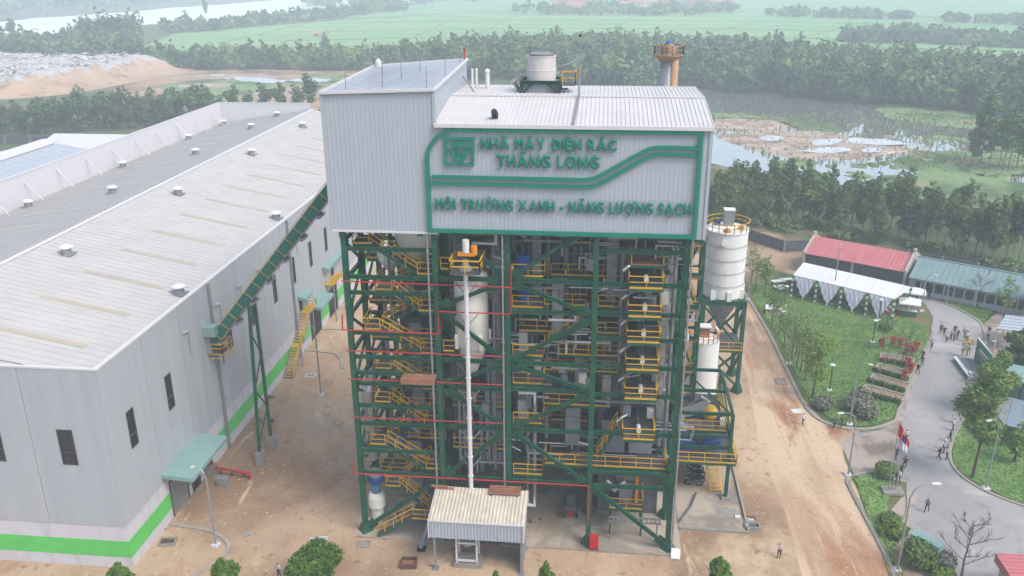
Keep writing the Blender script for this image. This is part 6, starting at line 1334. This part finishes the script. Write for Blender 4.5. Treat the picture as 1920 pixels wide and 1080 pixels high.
for k in range(12):
    xx = 1.0+k*(L2-2)/12; wdw = part('window', TB); MB().box(xx, .5, 1.0, xx+1.2, .62, 2.5).build('frame', 'window_frame', wdw, shift=False); MB().box(xx+.08, .47, 1.08, xx+1.12, .505, 2.42).build('pane', 'glass', wdw, shift=False)
for k in range(7): xx = 2+k*4.2; MB().box(xx, -.6, 0, xx+.16, -.44, 3.25).build('veranda_post', 'cream_wall', TB, shift=False)
# boundary wall behind them
bw = thing('boundary_wall', 'dark brown boundary wall under the tree row behind the lawn buildings', 'wall', G(1340, 470))
ptsw = gxy((1335, 436), (1400, 448), (1470, 472), (1540, 470), (1700, 492), (1900, 530), (1990, 548))
for a, b in zip(ptsw[:-1], ptsw[1:]):
    n = max(1, int((Vector(b)-Vector(a)).length/5))
    for k in range(n):
        u, v2 = Vector(a).lerp(Vector(b), k/n), Vector(a).lerp(Vector(b), (k+.97)/n); MB().bar((u.x, u.y, 1.1), (v2.x, v2.y, 1.1), .2, 2.2).build('wall_panel', 'casing_dark', bw); MB().box(u.x-.16, u.y-.16, 0, u.x+.16, u.y+.16, 2.5).build('pillar', 'concrete', bw)
# white event tent: long marquee roof, swagged curtains, banded poles
tL, tR = G(1484, 556), G(1672, 604); dt = tR-tL; a3 = math.atan2(dt.y, dt.x); L3 = dt.length
TN = thing('event_tent', 'long white marquee with lilac swagged curtains in front of the red roof', 'tent', tL, None, a3)
tw, th, tr_ = 6.5, 3.9, 5.2
for k in range(4):
    x0_, x1_ = L3*k/4, L3*(k+1)/4-.04
    MB().prism([(x0_, -.3, th), (x1_, -.3, th), (x1_, tw/2, tr_), (x0_, tw/2, tr_)], (0, 0, .06)).build('roof_panel', 'tent_white', TN, shift=False); MB().prism([(x0_, tw+.3, th), (x1_, tw+.3, th), (x1_, tw/2+.001, tr_), (x0_, tw/2+.001, tr_)], (0, 0, .06)).build('roof_panel', 'tent_white', TN, shift=False)
    # swag curtain: hangs between two poles, gathers to a low point
    mb = MB(); v = []; f = []; nn = 16
    for i in range(nn+1):
        s = i/nn; x = x0_+(x1_-x0_)*s; low = th-.15-3.4*(1-abs(2*s-1))**.6; w_ = .12*math.sin(i*2.1); v += [(x, -.25+w_, th-.05), (x+(.5-s)*.6*(1), -.3-w_, (th+low)/2), (x0_+(x1_-x0_)*(.5+(s-.5)*.75), -.3+w_, low)]
    for i in range(nn):
        for j in range(2): f.append((i*3+j, i*3+3+j, i*3+4+j, i*3+j+1))
    mb.add(v, f); mb.build('curtain', 'curtain', TN, shift=False)
    MB().tube([((x0_+x1_)/2, -.3, .1), ((x0_+x1_)/2, -.3, .9)], .12, 7).build('curtain_tail', 'curtain', TN, shift=False)
for k in range(5):
    for y in (-.3, tw+.2):
        x = L3*k/4; p_ = part('tent_pole', TN)
        for j in range(8): MB().lathe((x, y, .1+j*.47), [(.17, 0), (.2, .23), (.17, .46)], 8).build('band', 'event_green' if j % 2 else 'white', p_, shift=False)
for xx in (0, L3): MB().prism([(xx-.02, -.3, th), (xx-.02, tw/2, tr_), (xx-.02, tw+.3, th)], (.04, 0, 0)).build('gable_sheet', 'tent_white', TN, shift=False)
def chair_copy(): pass
CHR = thing('banquet_chair', 'x', 'chair'); MB().box(-.25, -.25, .4, .25, .25, .5).build('seat', 'event_red', CHR, shift=False); MB().box(-.25, .2, .5, .25, .27, 1.0).build('backrest', 'event_green', CHR, shift=False)
for sx in (-.22, .22):
    for sy in (-.22, .22): MB().box(sx-.03, sy-.03, 0, sx+.03, sy+.03, .4).build('leg', 'white', CHR, shift=False)
ci = 0; Mt = Matrix.Translation(tL) @ Matrix.Rotation(a3, 4, 'Z')
for r_ in range(3):
    for k in range(14):
        q = Mt @ Vector((.8+k*(L3-1.6)/13, .9+r_*1.25, .1)); put(CHR, q, a3+math.pi, 1, 'red chair with green back in the %s row under the tent, %s from the left' % (ordn(r_), ordn(k)), 'chairs under the tent', ci == 0); ci += 1
for i, (px, py, m1, m2) in enumerate([(1462, 545, 'event_green', 'white'), (1475, 532, 'event_green', 'white'), (1458, 535, 'event_green', 'white'), (1470, 548, 'event_green', 'white')]):
    p = G(px, py); t = thing('covered_table', 'green-skirted table with white top %s the left end of the tent' % ['nearest the lawn at', 'furthest back at', 'outermost at', 'closest to'][i], 'table', (p.x, p.y, .05), 'skirted tables', .3)
    MB().box(-1.1, -.5, 0, 1.1, .5, .74).build('skirt', m1, t, shift=False); MB().box(-1.15, -.55, .74, 1.15, .55, .82).build('top', m2, t, shift=False)
for i, (px, py) in enumerate([(1655, 590), (1678, 588)]):
    p = G(px, py); t = thing('buffet_table', 'red-clothed table at the right end of the tent, %s' % ('tent side' if i == 0 else 'parasol side'), 'table', (p.x, p.y, .05), 'red tables', -.35); MB().box(-1.5, -.45, 0, 1.5, .45, .75).build('cloth', 'event_red', t, shift=False); MB().box(-1.0, -.3, .75, -.4, .3, 1.0).box(.2, -.3, .75, .7, .3, .95).build('dishes', 'white', t, shift=False)
for i, (px, py) in enumerate([(1712, 572), (1702, 592)]):
    p = G(px, py); t = thing('parasol', 'white square parasol %s' % ('further from the lawn' if i == 0 else 'nearer the lawn, over a green counter'), 'parasol', (p.x, p.y, .03), 'white parasols', -.3)
    MB().tube([(0, 0, 0), (0, 0, 2.9)], .06, 8).build('pole', 'white', t, shift=False); c = [(-1.6, -1.4, 2.4), (1.6, -1.4, 2.4), (1.6, 1.4, 2.4), (-1.6, 1.4, 2.4)]
    MB().add(c+[(0, 0, 3.1)]+[(a, b, 2.2) for a, b, _ in c], [(0, 1, 4), (1, 2, 4), (2, 3, 4), (3, 0, 4), (0, 5, 6, 1), (1, 6, 7, 2), (2, 7, 8, 3), (3, 8, 5, 0)]).build('canopy', 'tent_white', t, shift=False)
    MB().box(-1.2, -.5, 0, 1.2, .3, .9).build('counter', 'event_green', t, shift=False); MB().box(-1.25, -.55, .9, 1.25, .35, .97).build('counter_top', 'white', t, shift=False)
# event stage with teal backdrop and gold lion-dance style stand left plain
p0, p1 = G(1822, 655), G(1858, 712)
SG2 = thing('event_stage', 'low grey stage with blue-white front edge at the roadside', 'stage', G(1805, 700))
sp = [G(1793, 676), G(1822, 678), G(1850, 712), G(1822, 714)]
MB().prism([(q.x, q.y, .03) for q in sp], (0, 0, .45)).build('platform', 'stage_floor', SG2); a_, b_ = sp[0], sp[3]; dd = (b_-a_).normalized(); nn_ = Vector((dd.y, -dd.x, 0))*-.15
MB().bar(a_+Vector((0, 0, .3))-Vector((.3, 0, 0)), b_+Vector((0, 0, .3))-Vector((.3, 0, 0)), .18, .55).build('front_skirt', 'backdrop_green', SG2); MB().bar(a_+Vector((0, 0, .62))-Vector((.3, 0, 0)), b_+Vector((0, 0, .62))-Vector((.3, 0, 0)), .5, .08).build('front_ledge', 'white', SG2)
bd0, bd1 = G(1826, 676), G(1852, 710)
BD = thing('backdrop', 'teal event backdrop with gold lettering standing behind the stage', 'backdrop', bd0); dbd = (bd1-bd0).normalized(); up3 = Vector((0, 0, 1))
MB().bar(bd0+up3*1.75, bd1+up3*1.75, .12, 3.4).build('panel', 'backdrop_green', BD); nb = Vector((-abs(dbd.y), -dbd.x*0, 0)).normalized()*.09
for z, f0, f1, w_ in ((2.4, .25, .8, .3), (1.9, .2, .85, .3), (1.3, .3, .7, .16)):
    LL = (bd1-bd0); MB().bar(bd0+LL*f0+up3*z+nb, bd0+LL*f1+up3*z+nb, .04, w_).build('lettering_strip', 'gold' if z < 2.2 else 'white', BD)
MB().bar(bd0+up3*3.5, bd1+up3*3.5, .2, .1).build('top_rail', 'white', BD)
for f0 in (.05, .95):
    q = bd0+(bd1-bd0)*f0; MB().bar(q+Vector((.1, 0, 0)), q+up3*3+Vector((.1, 0, 0)), .08).bar(q+Vector((1.4, 0, 0)), q+up3*2.6+Vector((.1, 0, 0)), .08).build('prop', 'galvanised', BD)
def flower_stand(px, py, h, lab, m='flower_red', z=.02, w_=.45, pole='wood'):
    p = G(px, py); t = thing('flower_stand', lab, 'flower stand', (p.x, p.y, z), 'flower stands'); MB().tube([(0, 0, 0), (0, 0, h*.8)], .05, 6).bar((-.3, -.2, 0), (0, 0, h*.6), .05).bar((.3, -.2, 0), (0, 0, h*.6), .05).bar((0, .35, 0), (0, 0, h*.6), .05).build('tripod', pole, t, shift=False)
    quads_obj('flowers', leaf_quads([(0, 0, h*.85, w_, w_*.6, h*.18), (0, 0, h*.45, w_*.7, w_*.5, h*.14)], 160, .12, np.random.default_rng(px), .2, .8), m, t)
FS = [(1651, 655, 'first red flower stand at the left of the upper bed'), (1673, 652, 'second red flower stand along the upper bed'), (1687, 655, 'third red flower stand along the upper bed'), (1699, 664, 'red flower stand at the front of the upper cluster'), (1716, 662, 'red flower stand at the road end of the upper bed'), (1708, 668, 'red flower stand beside the white bloom near the road'), (1657, 680, 'single red flower pot on the second bed'), (1700, 692, 'orange-red flower stand at the road end of the second bed'), (1706, 702, 'red flower stand by the walking people'), (1694, 716, 'front red flower stand at the end of the third bed')]
for i, (px, py, l) in enumerate(FS): flower_stand(px, py, 1.7 if i != 6 else .7, l)
flower_stand(1812, 674, 2.6, 'yellow flower stand at the head of the stage', 'flower_yellow', .5, .7); flower_stand(1804, 668, 2.4, 'white flower column beside the yellow flower stand', 'tent_white', .02, .4); flower_stand(1846, 722, 3.2, 'orange flower stand in front of the backdrop', 'flower_red', .02, .6); flower_stand(1808, 640, 1.9, 'pale flower column near the group on the road', 'beige_cloth', .02, .35)
flower_stand(1817, 718, 1.7, 'white flower column at the near end of the stage', 'tent_white', .02, .4)
# stepped planting beds between lawn and road
for i, (l, r_, y) in enumerate([((1650, 676), (1712, 686), 0), ((1638, 694), (1703, 712), 0), ((1628, 714), (1697, 734), 0), ((1614, 736), (1690, 756), 0)]):
    a, b = G(*l), G(*r_); d = (b-a).normalized(); nn2 = Vector((-d.y, d.x, 0))
    t = thing('planting_bed', '%s kerbed planting bed from the tent between lawn and road' % ordn(i), 'planting bed', a, 'planting beds'); D_ = 2.1
    c4 = [a, b, b+nn2*D_, a+nn2*D_]; MB().prism([q+up3*.1 for q in c4], (0, 0, .1)).build('soil', 'bed_soil', t)
    for k in range(4): MB().bar(c4[k]+up3*.2, c4[(k+1) % 4]+up3*.2, .22, .3).build('kerb', 'kerb_concrete', t)
    L = (b-a).length
    V = leaf_quads([((a+d*(L*(k+.5)/10)+nn2*-.55).x, (a+d*(L*(k+.5)/10)+nn2*-.55).y, .4, L/18, .45, .35) for k in range(10)], 700, .13, np.random.default_rng(i), .3, .7); V -= np.array([a.x, a.y, 0]); quads_obj('hedge', V, 'hedge', t)
    for k in range(3):
        q = a+d*(L*(.2+.3*k))+nn2*1.2; MB().tube([q+up3*.2, q+up3*2.2], .05, 5).build('stake', 'wood', t)
# white box on the lawn, guard hut, glass roof, kiosk roof, white column
p = G(1450, 588); bx_ = thing('white_crate', 'white low box standing on the lawn under the feathery trees', 'box', (p.x, p.y, .1), None, -.2); MB().box(-1.2, -.9, 0, 1.2, .9, .9).build('body', 'cream_wall', bx_, shift=False); MB().box(-1.3, -1.0, .9, 1.3, 1.0, 1.0).build('lid', 'tent_white', bx_, shift=False)
gh0, gh1 = G(1708, 1048), G(1750, 1070); dg_ = gh1-gh0; gl = dg_.length
GH = thing('guard_hut', 'small guard hut with teal roof fascia beside the road at the lower right', 'hut', gh0, None, math.atan2(dg_.y, dg_.x))
MB().box(0, 0, 0, gl, .7, 2.3).build('wall', 'cream_wall', GH, shift=False); MB().box(-.3, -.4, 2.3, gl+.3, .8, 2.85).build('roof', 'teal_panel', GH, shift=False)
for xx in (.25, gl*.6): wdw = part('window', GH); MB().box(xx, -.04, .9, xx+gl*.3, .02, 1.9).build('frame', 'window_frame', wdw, shift=False); MB().box(xx+.06, -.06, .96, xx+gl*.3-.06, -.03, 1.84).build('pane', 'glass', wdw, shift=False)
r0 = P(1870, 1040, Z=4.0)
RR = thing('red_roof_kiosk', 'corner of a salmon red ribbed roof at the lower right edge', 'building', (r0.x, r0.y-8, 0)); MB().box(r0.x+.3, r0.y-9, 0, r0.x+10, r0.y-.3, 3.8).build('wall', 'cream_wall', RR)
for k in range(20):
    y = r0.y-.46*k; MB().prism([(r0.x, y-.44, 4.0-k*.03), (r0.x+11, y-.44, 4.0-k*.03), (r0.x+11, y, 4.05-k*.03), (r0.x, y, 4.05-k*.03)], (0, 0, .06)).bar((r0.x, y-.05, 4.12-k*.03), (r0.x+11, y-.05, 4.12-k*.03), .08).build('roof_sheet', 'red_roof', RR)
MB().box(r0.x-.15, r0.y-9, 3.3, r0.x, r0.y+.05, 4.1).build('fascia', 'red_roof', RR)
g0 = [P(1868, 678, Z=4.5), P(1935, 692, Z=4.5), P(1935, 724, Z=4.5), P(1866, 706, Z=4.5)]
GB = thing('glass_building', 'grey-blue glass and sheet building at the right edge behind the stage tree', 'building', (g0[3].x, g0[3].y, 0))
MB().prism(g0, (0, 0, .15)).build('roof_sheet', 'teal_panel', GB)
gw = [g0[3]+Vector((.3, .2, 0)), g0[2]+Vector((0, .2, 0))]
for k in range(4):
    a, b = gw[0].lerp(gw[1], k/4), gw[0].lerp(gw[1], (k+.95)/4); MB().prism([(a.x, a.y, .05), (b.x, b.y, .05), (b.x, b.y, 4.4), (a.x, a.y, 4.4)], (0, .12, 0)).build('glass_panel', 'glass_sheet' if k % 2 else 'teal_roof', GB); MB().box(a.x-.08, a.y-.1, 0, a.x+.08, a.y+.1, 4.5).build('mullion', 'window_frame', GB)
h0 = [P(1878, 742, Z=3.2), P(1990, 770, Z=3.2), P(1990, 812, Z=3.2), P(1862, 786, Z=3.2)]
GC = thing('glass_canopy', 'lower grey-blue sloping canopy at the right edge above the lawn', 'canopy', (h0[3].x, h0[3].y, 0))
for k in range(5):
    a, b = h0[3].lerp(h0[2], k/5), h0[3].lerp(h0[2], (k+.97)/5); c, d = h0[0].lerp(h0[1], (k+.97)/5), h0[0].lerp(h0[1], k/5); MB().prism([a-up3*.5, b-up3*.5, c, d], (0, 0, .08)).build('sheet', 'glass_sheet' if k % 3 else 'galvanised', GC); MB().box(a.x-.06, a.y-.06, 0, a.x+.06, a.y+.06, 2.7).build('post', 'window_frame', GC)
k0 = [P(1885, 592, Z=3.4), P(1935, 598, Z=3.4), P(1935, 626, Z=3.4), P(1868, 618, Z=3.4)]
KR = thing('sheet_shelter', 'pale ribbed sheet shelter roof at the right edge by the footway', 'shelter', (k0[3].x, k0[3].y, 0)); MB().prism(k0, (0, 0, .1)).build('roof', 'cladding', KR)
for k in range(6): MB().bar(k0[3].lerp(k0[0], k/5)+up3*.14, k0[2].lerp(k0[1], k/5)+up3*.14, .12).build('roof_rib', 'cladding', KR)
for q in (k0[3], k0[3].lerp(k0[2], .5), k0[0]): MB().box(q.x+.2, q.y+.1, 0, q.x+.35, q.y+.25, 3.4).build('post', 'cream_wall', KR)
wc = P(1912, 600, Z=0); WC = thing('white_pillar', 'tall white rounded pillar cut by the right edge', 'pillar', (wc.x, wc.y, 0)); MB().lathe((wc.x+1.2, wc.y, 0), [(.9, 0), (.9, 6.5)], 20).build('shaft', 'white', WC, smooth=True); MB().lathe((wc.x+1.2, wc.y, 6.5), [(1.1, 0), (1.1, .7)], 20).build('cap', 'white', WC); MB().lathe((wc.x+1.2, wc.y, 7.2), [(.4, 0), (.4, 6)], 16).build('upper_shaft', 'cream_wall', WC)
# flagpoles
p = G(1664, 926)
for i, (dx, m, mm, h) in enumerate([(0, 'flag_red', None, 8.6), (.55, 'flag_blue', 'flag_white', 7.4), (1.1, 'flag_red', 'flag_white', 7.0)]):
    t = thing('flagpole', ['flagpole with the red flag on the kerb island', 'flagpole with blue and white flag next to the red one', 'flagpole with red and white flag nearest the road'][i], 'flagpole', (p.x+dx*.8, p.y+dx*.3, .1), 'flagpoles'); MB().tube([(0, 0, 0), (0, 0, h)], [.06, .04], 8).build('pole', 'lamp_pole', t, shift=False); MB().ball((0, 0, h+.05), .08).build('finial', 'gold', t, shift=False)
    mb = MB(); v = []; f = []
    for k in range(9):
        s = k/8; xx = .04+s*.55; yy = .14*math.sin(s*7+i); z1 = h-.1-s*.9; v += [(xx, yy, z1), (xx, yy+.05, z1-.75), (xx, yy, z1-1.5)]
    for k in range(8): f += [(k*3, k*3+3, k*3+4, k*3+1), (k*3+1, k*3+4, k*3+5, k*3+2)]
    mb.add(v, f); mb.m = [0 if j % 2 == 0 or mm is None else 1 for j in range(len(f))]; mb.build('flag', [m, mm or m], t, shift=False)
MB().box(p.x-.5, p.y-.5, .1, p.x+1.6, p.y+1.0, .4).build('flag_base', 'concrete', kind='structure')
# far farmhouses and village
def house(px, py, w_, d_, h, m, rm, lab, grp):
    p = G(px, py); t = thing('far_house', lab, 'house', (p.x, p.y, 0), grp); MB().box(-w_/2, -d_/2, 0, w_/2, d_/2, h).build('wall', m, t, shift=False); MB().prism([(-w_/2-.5, -d_/2-.5, h), (-w_/2-.5, 0, h*1.5), (-w_/2-.5, d_/2+.5, h)], (w_+1, 0, 0)).build('roof', rm, t, shift=False)
    for k in range(max(1, int(w_/4))): MB().box(-w_/2+1+k*4, -d_/2-.06, h*.3, -w_/2+2.4+k*4, -d_/2, h*.8).build('window', 'dark', t, shift=False)
house(453, 99, 11, 5, 2.6, 'bldg_white', 'red_roof', 'far farmhouse with a red roof in front of the near green field', 'far houses'); house(486, 98, 5, 4, 2.2, 'bldg_pink', 'rusty', 'small pink hut right of the red-roofed farmhouse', 'far houses'); house(525, 104, 8, 4, 2.2, 'bldg_white', 'galvanised', 'low white hut right of the pink hut in the field', 'far houses'); house(598, 70, 6, 5, 3, 'bldg_pink', 'bldg_pink', 'tiny pink house far out in the fields', 'far houses'); house(390, 96, 5, 4, 2.2, 'bldg_white', 'galvanised', 'tiny white hut in the near field left of the farmhouse', 'far houses')
vr = random.Random(9)
for i, px in enumerate(sorted(vr.uniform(1050, 1385) for _ in range(22))):
    py = vr.uniform(14, 27)
    house(px, py, vr.uniform(12, 22), 12, vr.uniform(6, 13), vr.choice(['bldg_white', 'bldg_white', 'bldg_pink', 'cream_wall']), vr.choice(['red_roof', 'rusty', 'bldg_pink']), f'{ordn(i)} faint village house from the left on the far horizon', 'distant village houses')
# ================================================================== people
def body_mesh(stride, arms, lean=0.0):
    """one continuous skinned body, 1.7 m tall; stride = leg swing, arms = (left, right) swing"""
    J = {}; E = []; Rd = {}
    def j(n, p, r, par=None):
        J[n] = Vector(p); Rd[n] = r
        if par: E.append((par, n))
    j('pelvis', (0, 0, .93), (.15, .11)); j('waist', (0, lean*.15, 1.08), (.135, .1), 'pelvis'); j('chest', (0, lean*.3, 1.28), (.165, .115), 'waist'); j('neck0', (0, lean*.42, 1.43), (.08, .08), 'chest'); j('neck', (0, lean*.45, 1.49), (.055, .055), 'neck0'); j('head0', (0, lean*.5+.015, 1.56), (.078, .09), 'neck'); j('head1', (0, lean*.5+.01, 1.66), (.07, .08), 'head0')
    for s, n in ((-1, 'l'), (1, 'r')):
        sw = stride*s; j('hip'+n, (.1*s, 0, .88), (.095, .095), 'pelvis'); j('knee'+n, (.11*s, sw*.22+.03, .5), (.068, .068), 'hip'+n); j('ank'+n, (.11*s, sw*.42-.04*(sw < 0), .1+.08*(sw < 0)*abs(stride)), (.045, .045), 'knee'+n); j('toe'+n, (.12*s, sw*.42+.14, .045+.03*(sw < 0)*abs(stride)), (.04, .035), 'ank'+n)
        a = arms[0 if s < 0 else 1]; sh = (.2*s, lean*.36, 1.38); j('sh'+n, sh, (.07, .07), 'chest'); ex, ey, ez = .26*s, lean*.3+.26*math.sin(a*.8), 1.38-.28*math.cos(a*.8); j('el'+n, (ex, ey, ez), (.05, .05), 'sh'+n)
        j('wr'+n, (ex-.03*s, ey+.24*math.sin(a*1.3+.25), ez-.24*math.cos(a*1.3+.25)), (.034, .034), 'el'+n); j('ha'+n, (ex-.04*s, ey+.34*math.sin(a*1.3+.3), ez-.33*math.cos(a*1.3+.3)), (.038, .03), 'wr'+n)
    names = list(J); me = bpy.data.meshes.new('person'); me.from_pydata([tuple(J[n]) for n in names], [(names.index(a), names.index(b)) for a, b in E], [])
    o = bpy.data.objects.new('person', me); COL.objects.link(o); o.modifiers.new('skin', 'SKIN')
    if not me.skin_vertices: me.attributes
    for i, n in enumerate(names): me.skin_vertices[0].data[i].radius = Rd[n]
    me.skin_vertices[0].data[0].use_root = True
    sb = o.modifiers.new('sub', 'SUBSURF'); sb.levels = 1; sb.render_levels = 1
    bpy.context.view_layer.update(); m2 = bpy.data.meshes.new_from_object(o.evaluated_get(bpy.context.evaluated_depsgraph_get())); bpy.data.objects.remove(o)
    segs = [(J[a], J[b], a, b) for a, b in E]
    def cls(c):
        best = None
        for a, b, na, nb in segs:
            ab = b-a; t = max(0, min(1, (c-a).dot(ab)/max(1e-9, ab.dot(ab)))); d = (c-(a+ab*t)).length
            if best is None or d < best[0]: best = (d, na, nb, t)
        _, na, nb, t = best
        if nb.startswith('head'): return 3 if (c.z > 1.6 or c.y < J['head0'].y-.035) else 2
        if nb == 'neck' : return 2
        if nb.startswith('ha') or nb.startswith('wr'): return 2
        if nb.startswith('toe') or (nb.startswith('ank') and t > .85): return 4
        if nb[:3] in ('hip', 'kne', 'ank'): return 1
        return 0 if c.z > .93 else 1
    mi = [cls(Vector(p.center)) for p in m2.polygons]
    for k in ('shirt_white', 'trousers', 'skin', 'hair', 'black_metal'): m2.materials.append(MATS[k])
    m2.polygons.foreach_set('material_index', mi); m2.shade_smooth() if hasattr(m2, 'shade_smooth') else None
    return m2
POSE = {'stand': body_mesh(.12, (.05, .1)), 'walk': body_mesh(.6, (.4, -.3), .08), 'walk2': body_mesh(-.55, (-.3, .4), .06), 'hands': body_mesh(.2, (.9, .5)), 'wave': body_mesh(.15, (.2, 2.6))}
def person(px, py, rz, pose, top, bottom, lab, hat=None, z=.02, g=None):
    p = G(px, py); me = POSE[pose]; o = bpy.data.objects.new('person', me); COL.objects.link(o); o.location = (p.x, p.y, z); o.rotation_euler = (0, 0, rz)
    for i, m in ((0, top), (1, bottom)):
        o.material_slots[i].link = 'OBJECT'; o.material_slots[i].material = MATS[m]
    tag(o, lab, 'person', g)
    if hat:
        h = MB().lathe((0, .015, 1.64), [(.12, 0), (.115, .06), (.02, .12)], 10).build('hat', hat, o, shift=False)
    return o
PI = math.pi
person(1460, 1046, 2.9, 'wave', 'shirt_pink', 'trousers', 'person in pink shirt standing alone on the dirt road at the bottom')
person(1505, 798, .4, 'walk', 'shirt_white', 'trousers', 'person in white shirt walking on the dirt beside the lawn kerb')
person(1563, 804, .2, 'stand', 'teal_work', 'teal_work', 'person in teal work clothes at the kerb corner of the lawn')
person(1577, 803, 3.0, 'hands', 'olive', 'olive', 'person in brown-olive clothes beside the teal-clad worker')
person(1698, 829, .3, 'walk', 'shirt_white', 'trousers', 'person in white shirt walking alone in the middle of the road')
person(1680, 863, .1, 'stand', 'suit_dark', 'suit_dark', 'person in dark suit by the flagpoles')
person(1695, 880, 2.6, 'walk', 'olive', 'olive', 'person in olive uniform walking below the flagpoles', 'olive')
person(1688, 893, 2.8, 'walk2', 'olive', 'suit_dark', 'person in dark olive walking behind the white-shirted one')
person(1683, 906, 2.5, 'walk', 'shirt_white', 'trousers', 'person in white shirt striding at the edge of the kerb island')
person(1737, 960, 2.4, 'walk', 'grey_cloth', 'suit_dark', 'person in grey-green top crossing the road at the lower right')
person(1785, 793, 1.2, 'stand', 'beige_cloth', 'shirt_white', 'person in pale clothes at the top of the line along the right kerb')
person(1786, 808, 1.0, 'stand', 'shirt_white', 'trousers', 'person in white shirt second in the line along the right kerb')
person(1780, 829, 1.1, 'walk', 'suit_dark', 'suit_dark', 'person in dark suit in the line along the right kerb')
person(1771, 843, .8, 'walk2', 'shirt_white', 'trousers', 'person in white shirt left of the dark-suited one by the right kerb')
person(1769, 851, 1.0, 'stand', 'shirt_white', 'trousers', 'person in white shirt in the middle of the lower kerb group')
person(1760, 862, .7, 'walk', 'suit_dark', 'suit_dark', 'person in black suit at the left of the lower kerb group')
person(1774, 862, .9, 'stand', 'shirt_pink', 'trousers', 'person in pink shirt at the right of the lower kerb group')
person(1746, 654, 3.0, 'walk', 'shirt_blue', 'trousers', 'person in pale blue shirt walking alone left of the group')
person(1729, 676, 2.2, 'stand', 'suit_dark', 'suit_dark', 'person in black with white cap at the beds, furthest of three', 'helmet_white')
person(1728, 687, 2.4, 'hands', 'suit_dark', 'suit_dark', 'person in black at the beds, middle of three')
person(1720, 702, 2.3, 'walk', 'suit_dark', 'suit_dark', 'person in black walking at the beds, nearest of three')
for px, py, rz, po, tp_, l in [(1763, 626, 2.9, 'stand', 'suit_dark', 'person in dark suit at the left end of the group on the road'), (1769, 631, 3.1, 'stand', 'suit_dark', 'second dark-suited person in the group on the road'), (1774, 642, 3.0, 'walk', 'shirt_white', 'person in white shirt at the front of the group on the road'), (1782, 637, 3.2, 'stand', 'shirt_blue', 'person in blue shirt in the middle of the group on the road'), (1788, 640, 3.3, 'stand', 'grey_cloth', 'person in grey in the middle of the group on the road'), (1789, 628, 3.0, 'stand', 'suit_dark', 'person in black at the back of the group on the road'), (1794, 637, 3.4, 'walk', 'suit_dark', 'person in dark suit at the right side of the group on the road'), (1812, 641, 3.2, 'stand', 'shirt_white', 'person in white shirt standing right of the group on the road'), (1806, 632, 3.2, 'stand', 'beige_cloth', 'person in beige just behind the right-hand white shirt')]:
    person(px, py, rz, po, tp_, 'trousers' if tp_ != 'beige_cloth' else 'beige_cloth', l)
person(1852, 638, 2.0, 'stand', 'shirt_white', 'suit_dark', 'person in white and black standing on the footway'); person(1853, 630, 2.2, 'walk', 'suit_dark', 'suit_dark', 'person in black just behind on the footway'); person(1844, 658, 2.0, 'stand', 'shirt_white', 'suit_dark', 'person behind the event backdrop')
person(1741, 562, 2.5, 'stand', 'suit_dark', 'suit_dark', 'person in dark clothes on the road by the parasols')
for i, (px, py, tp_) in enumerate([(1822, 562, 'shirt_blue'), (1832, 565, 'suit_dark'), (1850, 568, 'teal_work'), (1862, 572, 'shirt_white'), (1858, 574, 'shirt_white')]): person(px, py, 3.1, 'stand', tp_, 'trousers', '%s person from the left in the line along the teal-roofed building' % ordn(i), None, .1, 'people before the teal-roofed building')
for i, (px, py, tp_) in enumerate([(1538, 566, 'event_red'), (1547, 568, 'shirt_white'), (1600, 582, 'event_red'), (1616, 586, 'beige_cloth'), (1640, 592, 'suit_dark')]): person(px, py, 2.8, 'stand', tp_, 'suit_dark', '%s person from the left standing under the front of the tent' % ordn(i), None, .06, 'people under the tent')
person(524, 1083, 2.6, 'stand', 'shirt_white', 'trousers', 'head of a person at the lower edge beside the big round tree')

# ================================================================== hazy air
hm = bpy.data.materials.new('haze'); hm.use_nodes = True; ht = hm.node_tree; ht.nodes.clear()
ho = ht.nodes.new('ShaderNodeOutputMaterial'); pv = ht.nodes.new('ShaderNodeVolumePrincipled'); pv.inputs['Color'].default_value = (.79, .91, 1.0, 1); pv.inputs['Density'].default_value = .00078; pv.inputs['Anisotropy'].default_value = 0
ht.links.new(pv.outputs[0], ho.inputs['Volume']); MATS['haze'] = hm
o = MB().box(-5900, -1400, -1.5, 5900, 8900, 57).build('haze', 'haze', kind='stuff'); tag(o, 'pale blue haze filling the air over the whole landscape', 'haze')
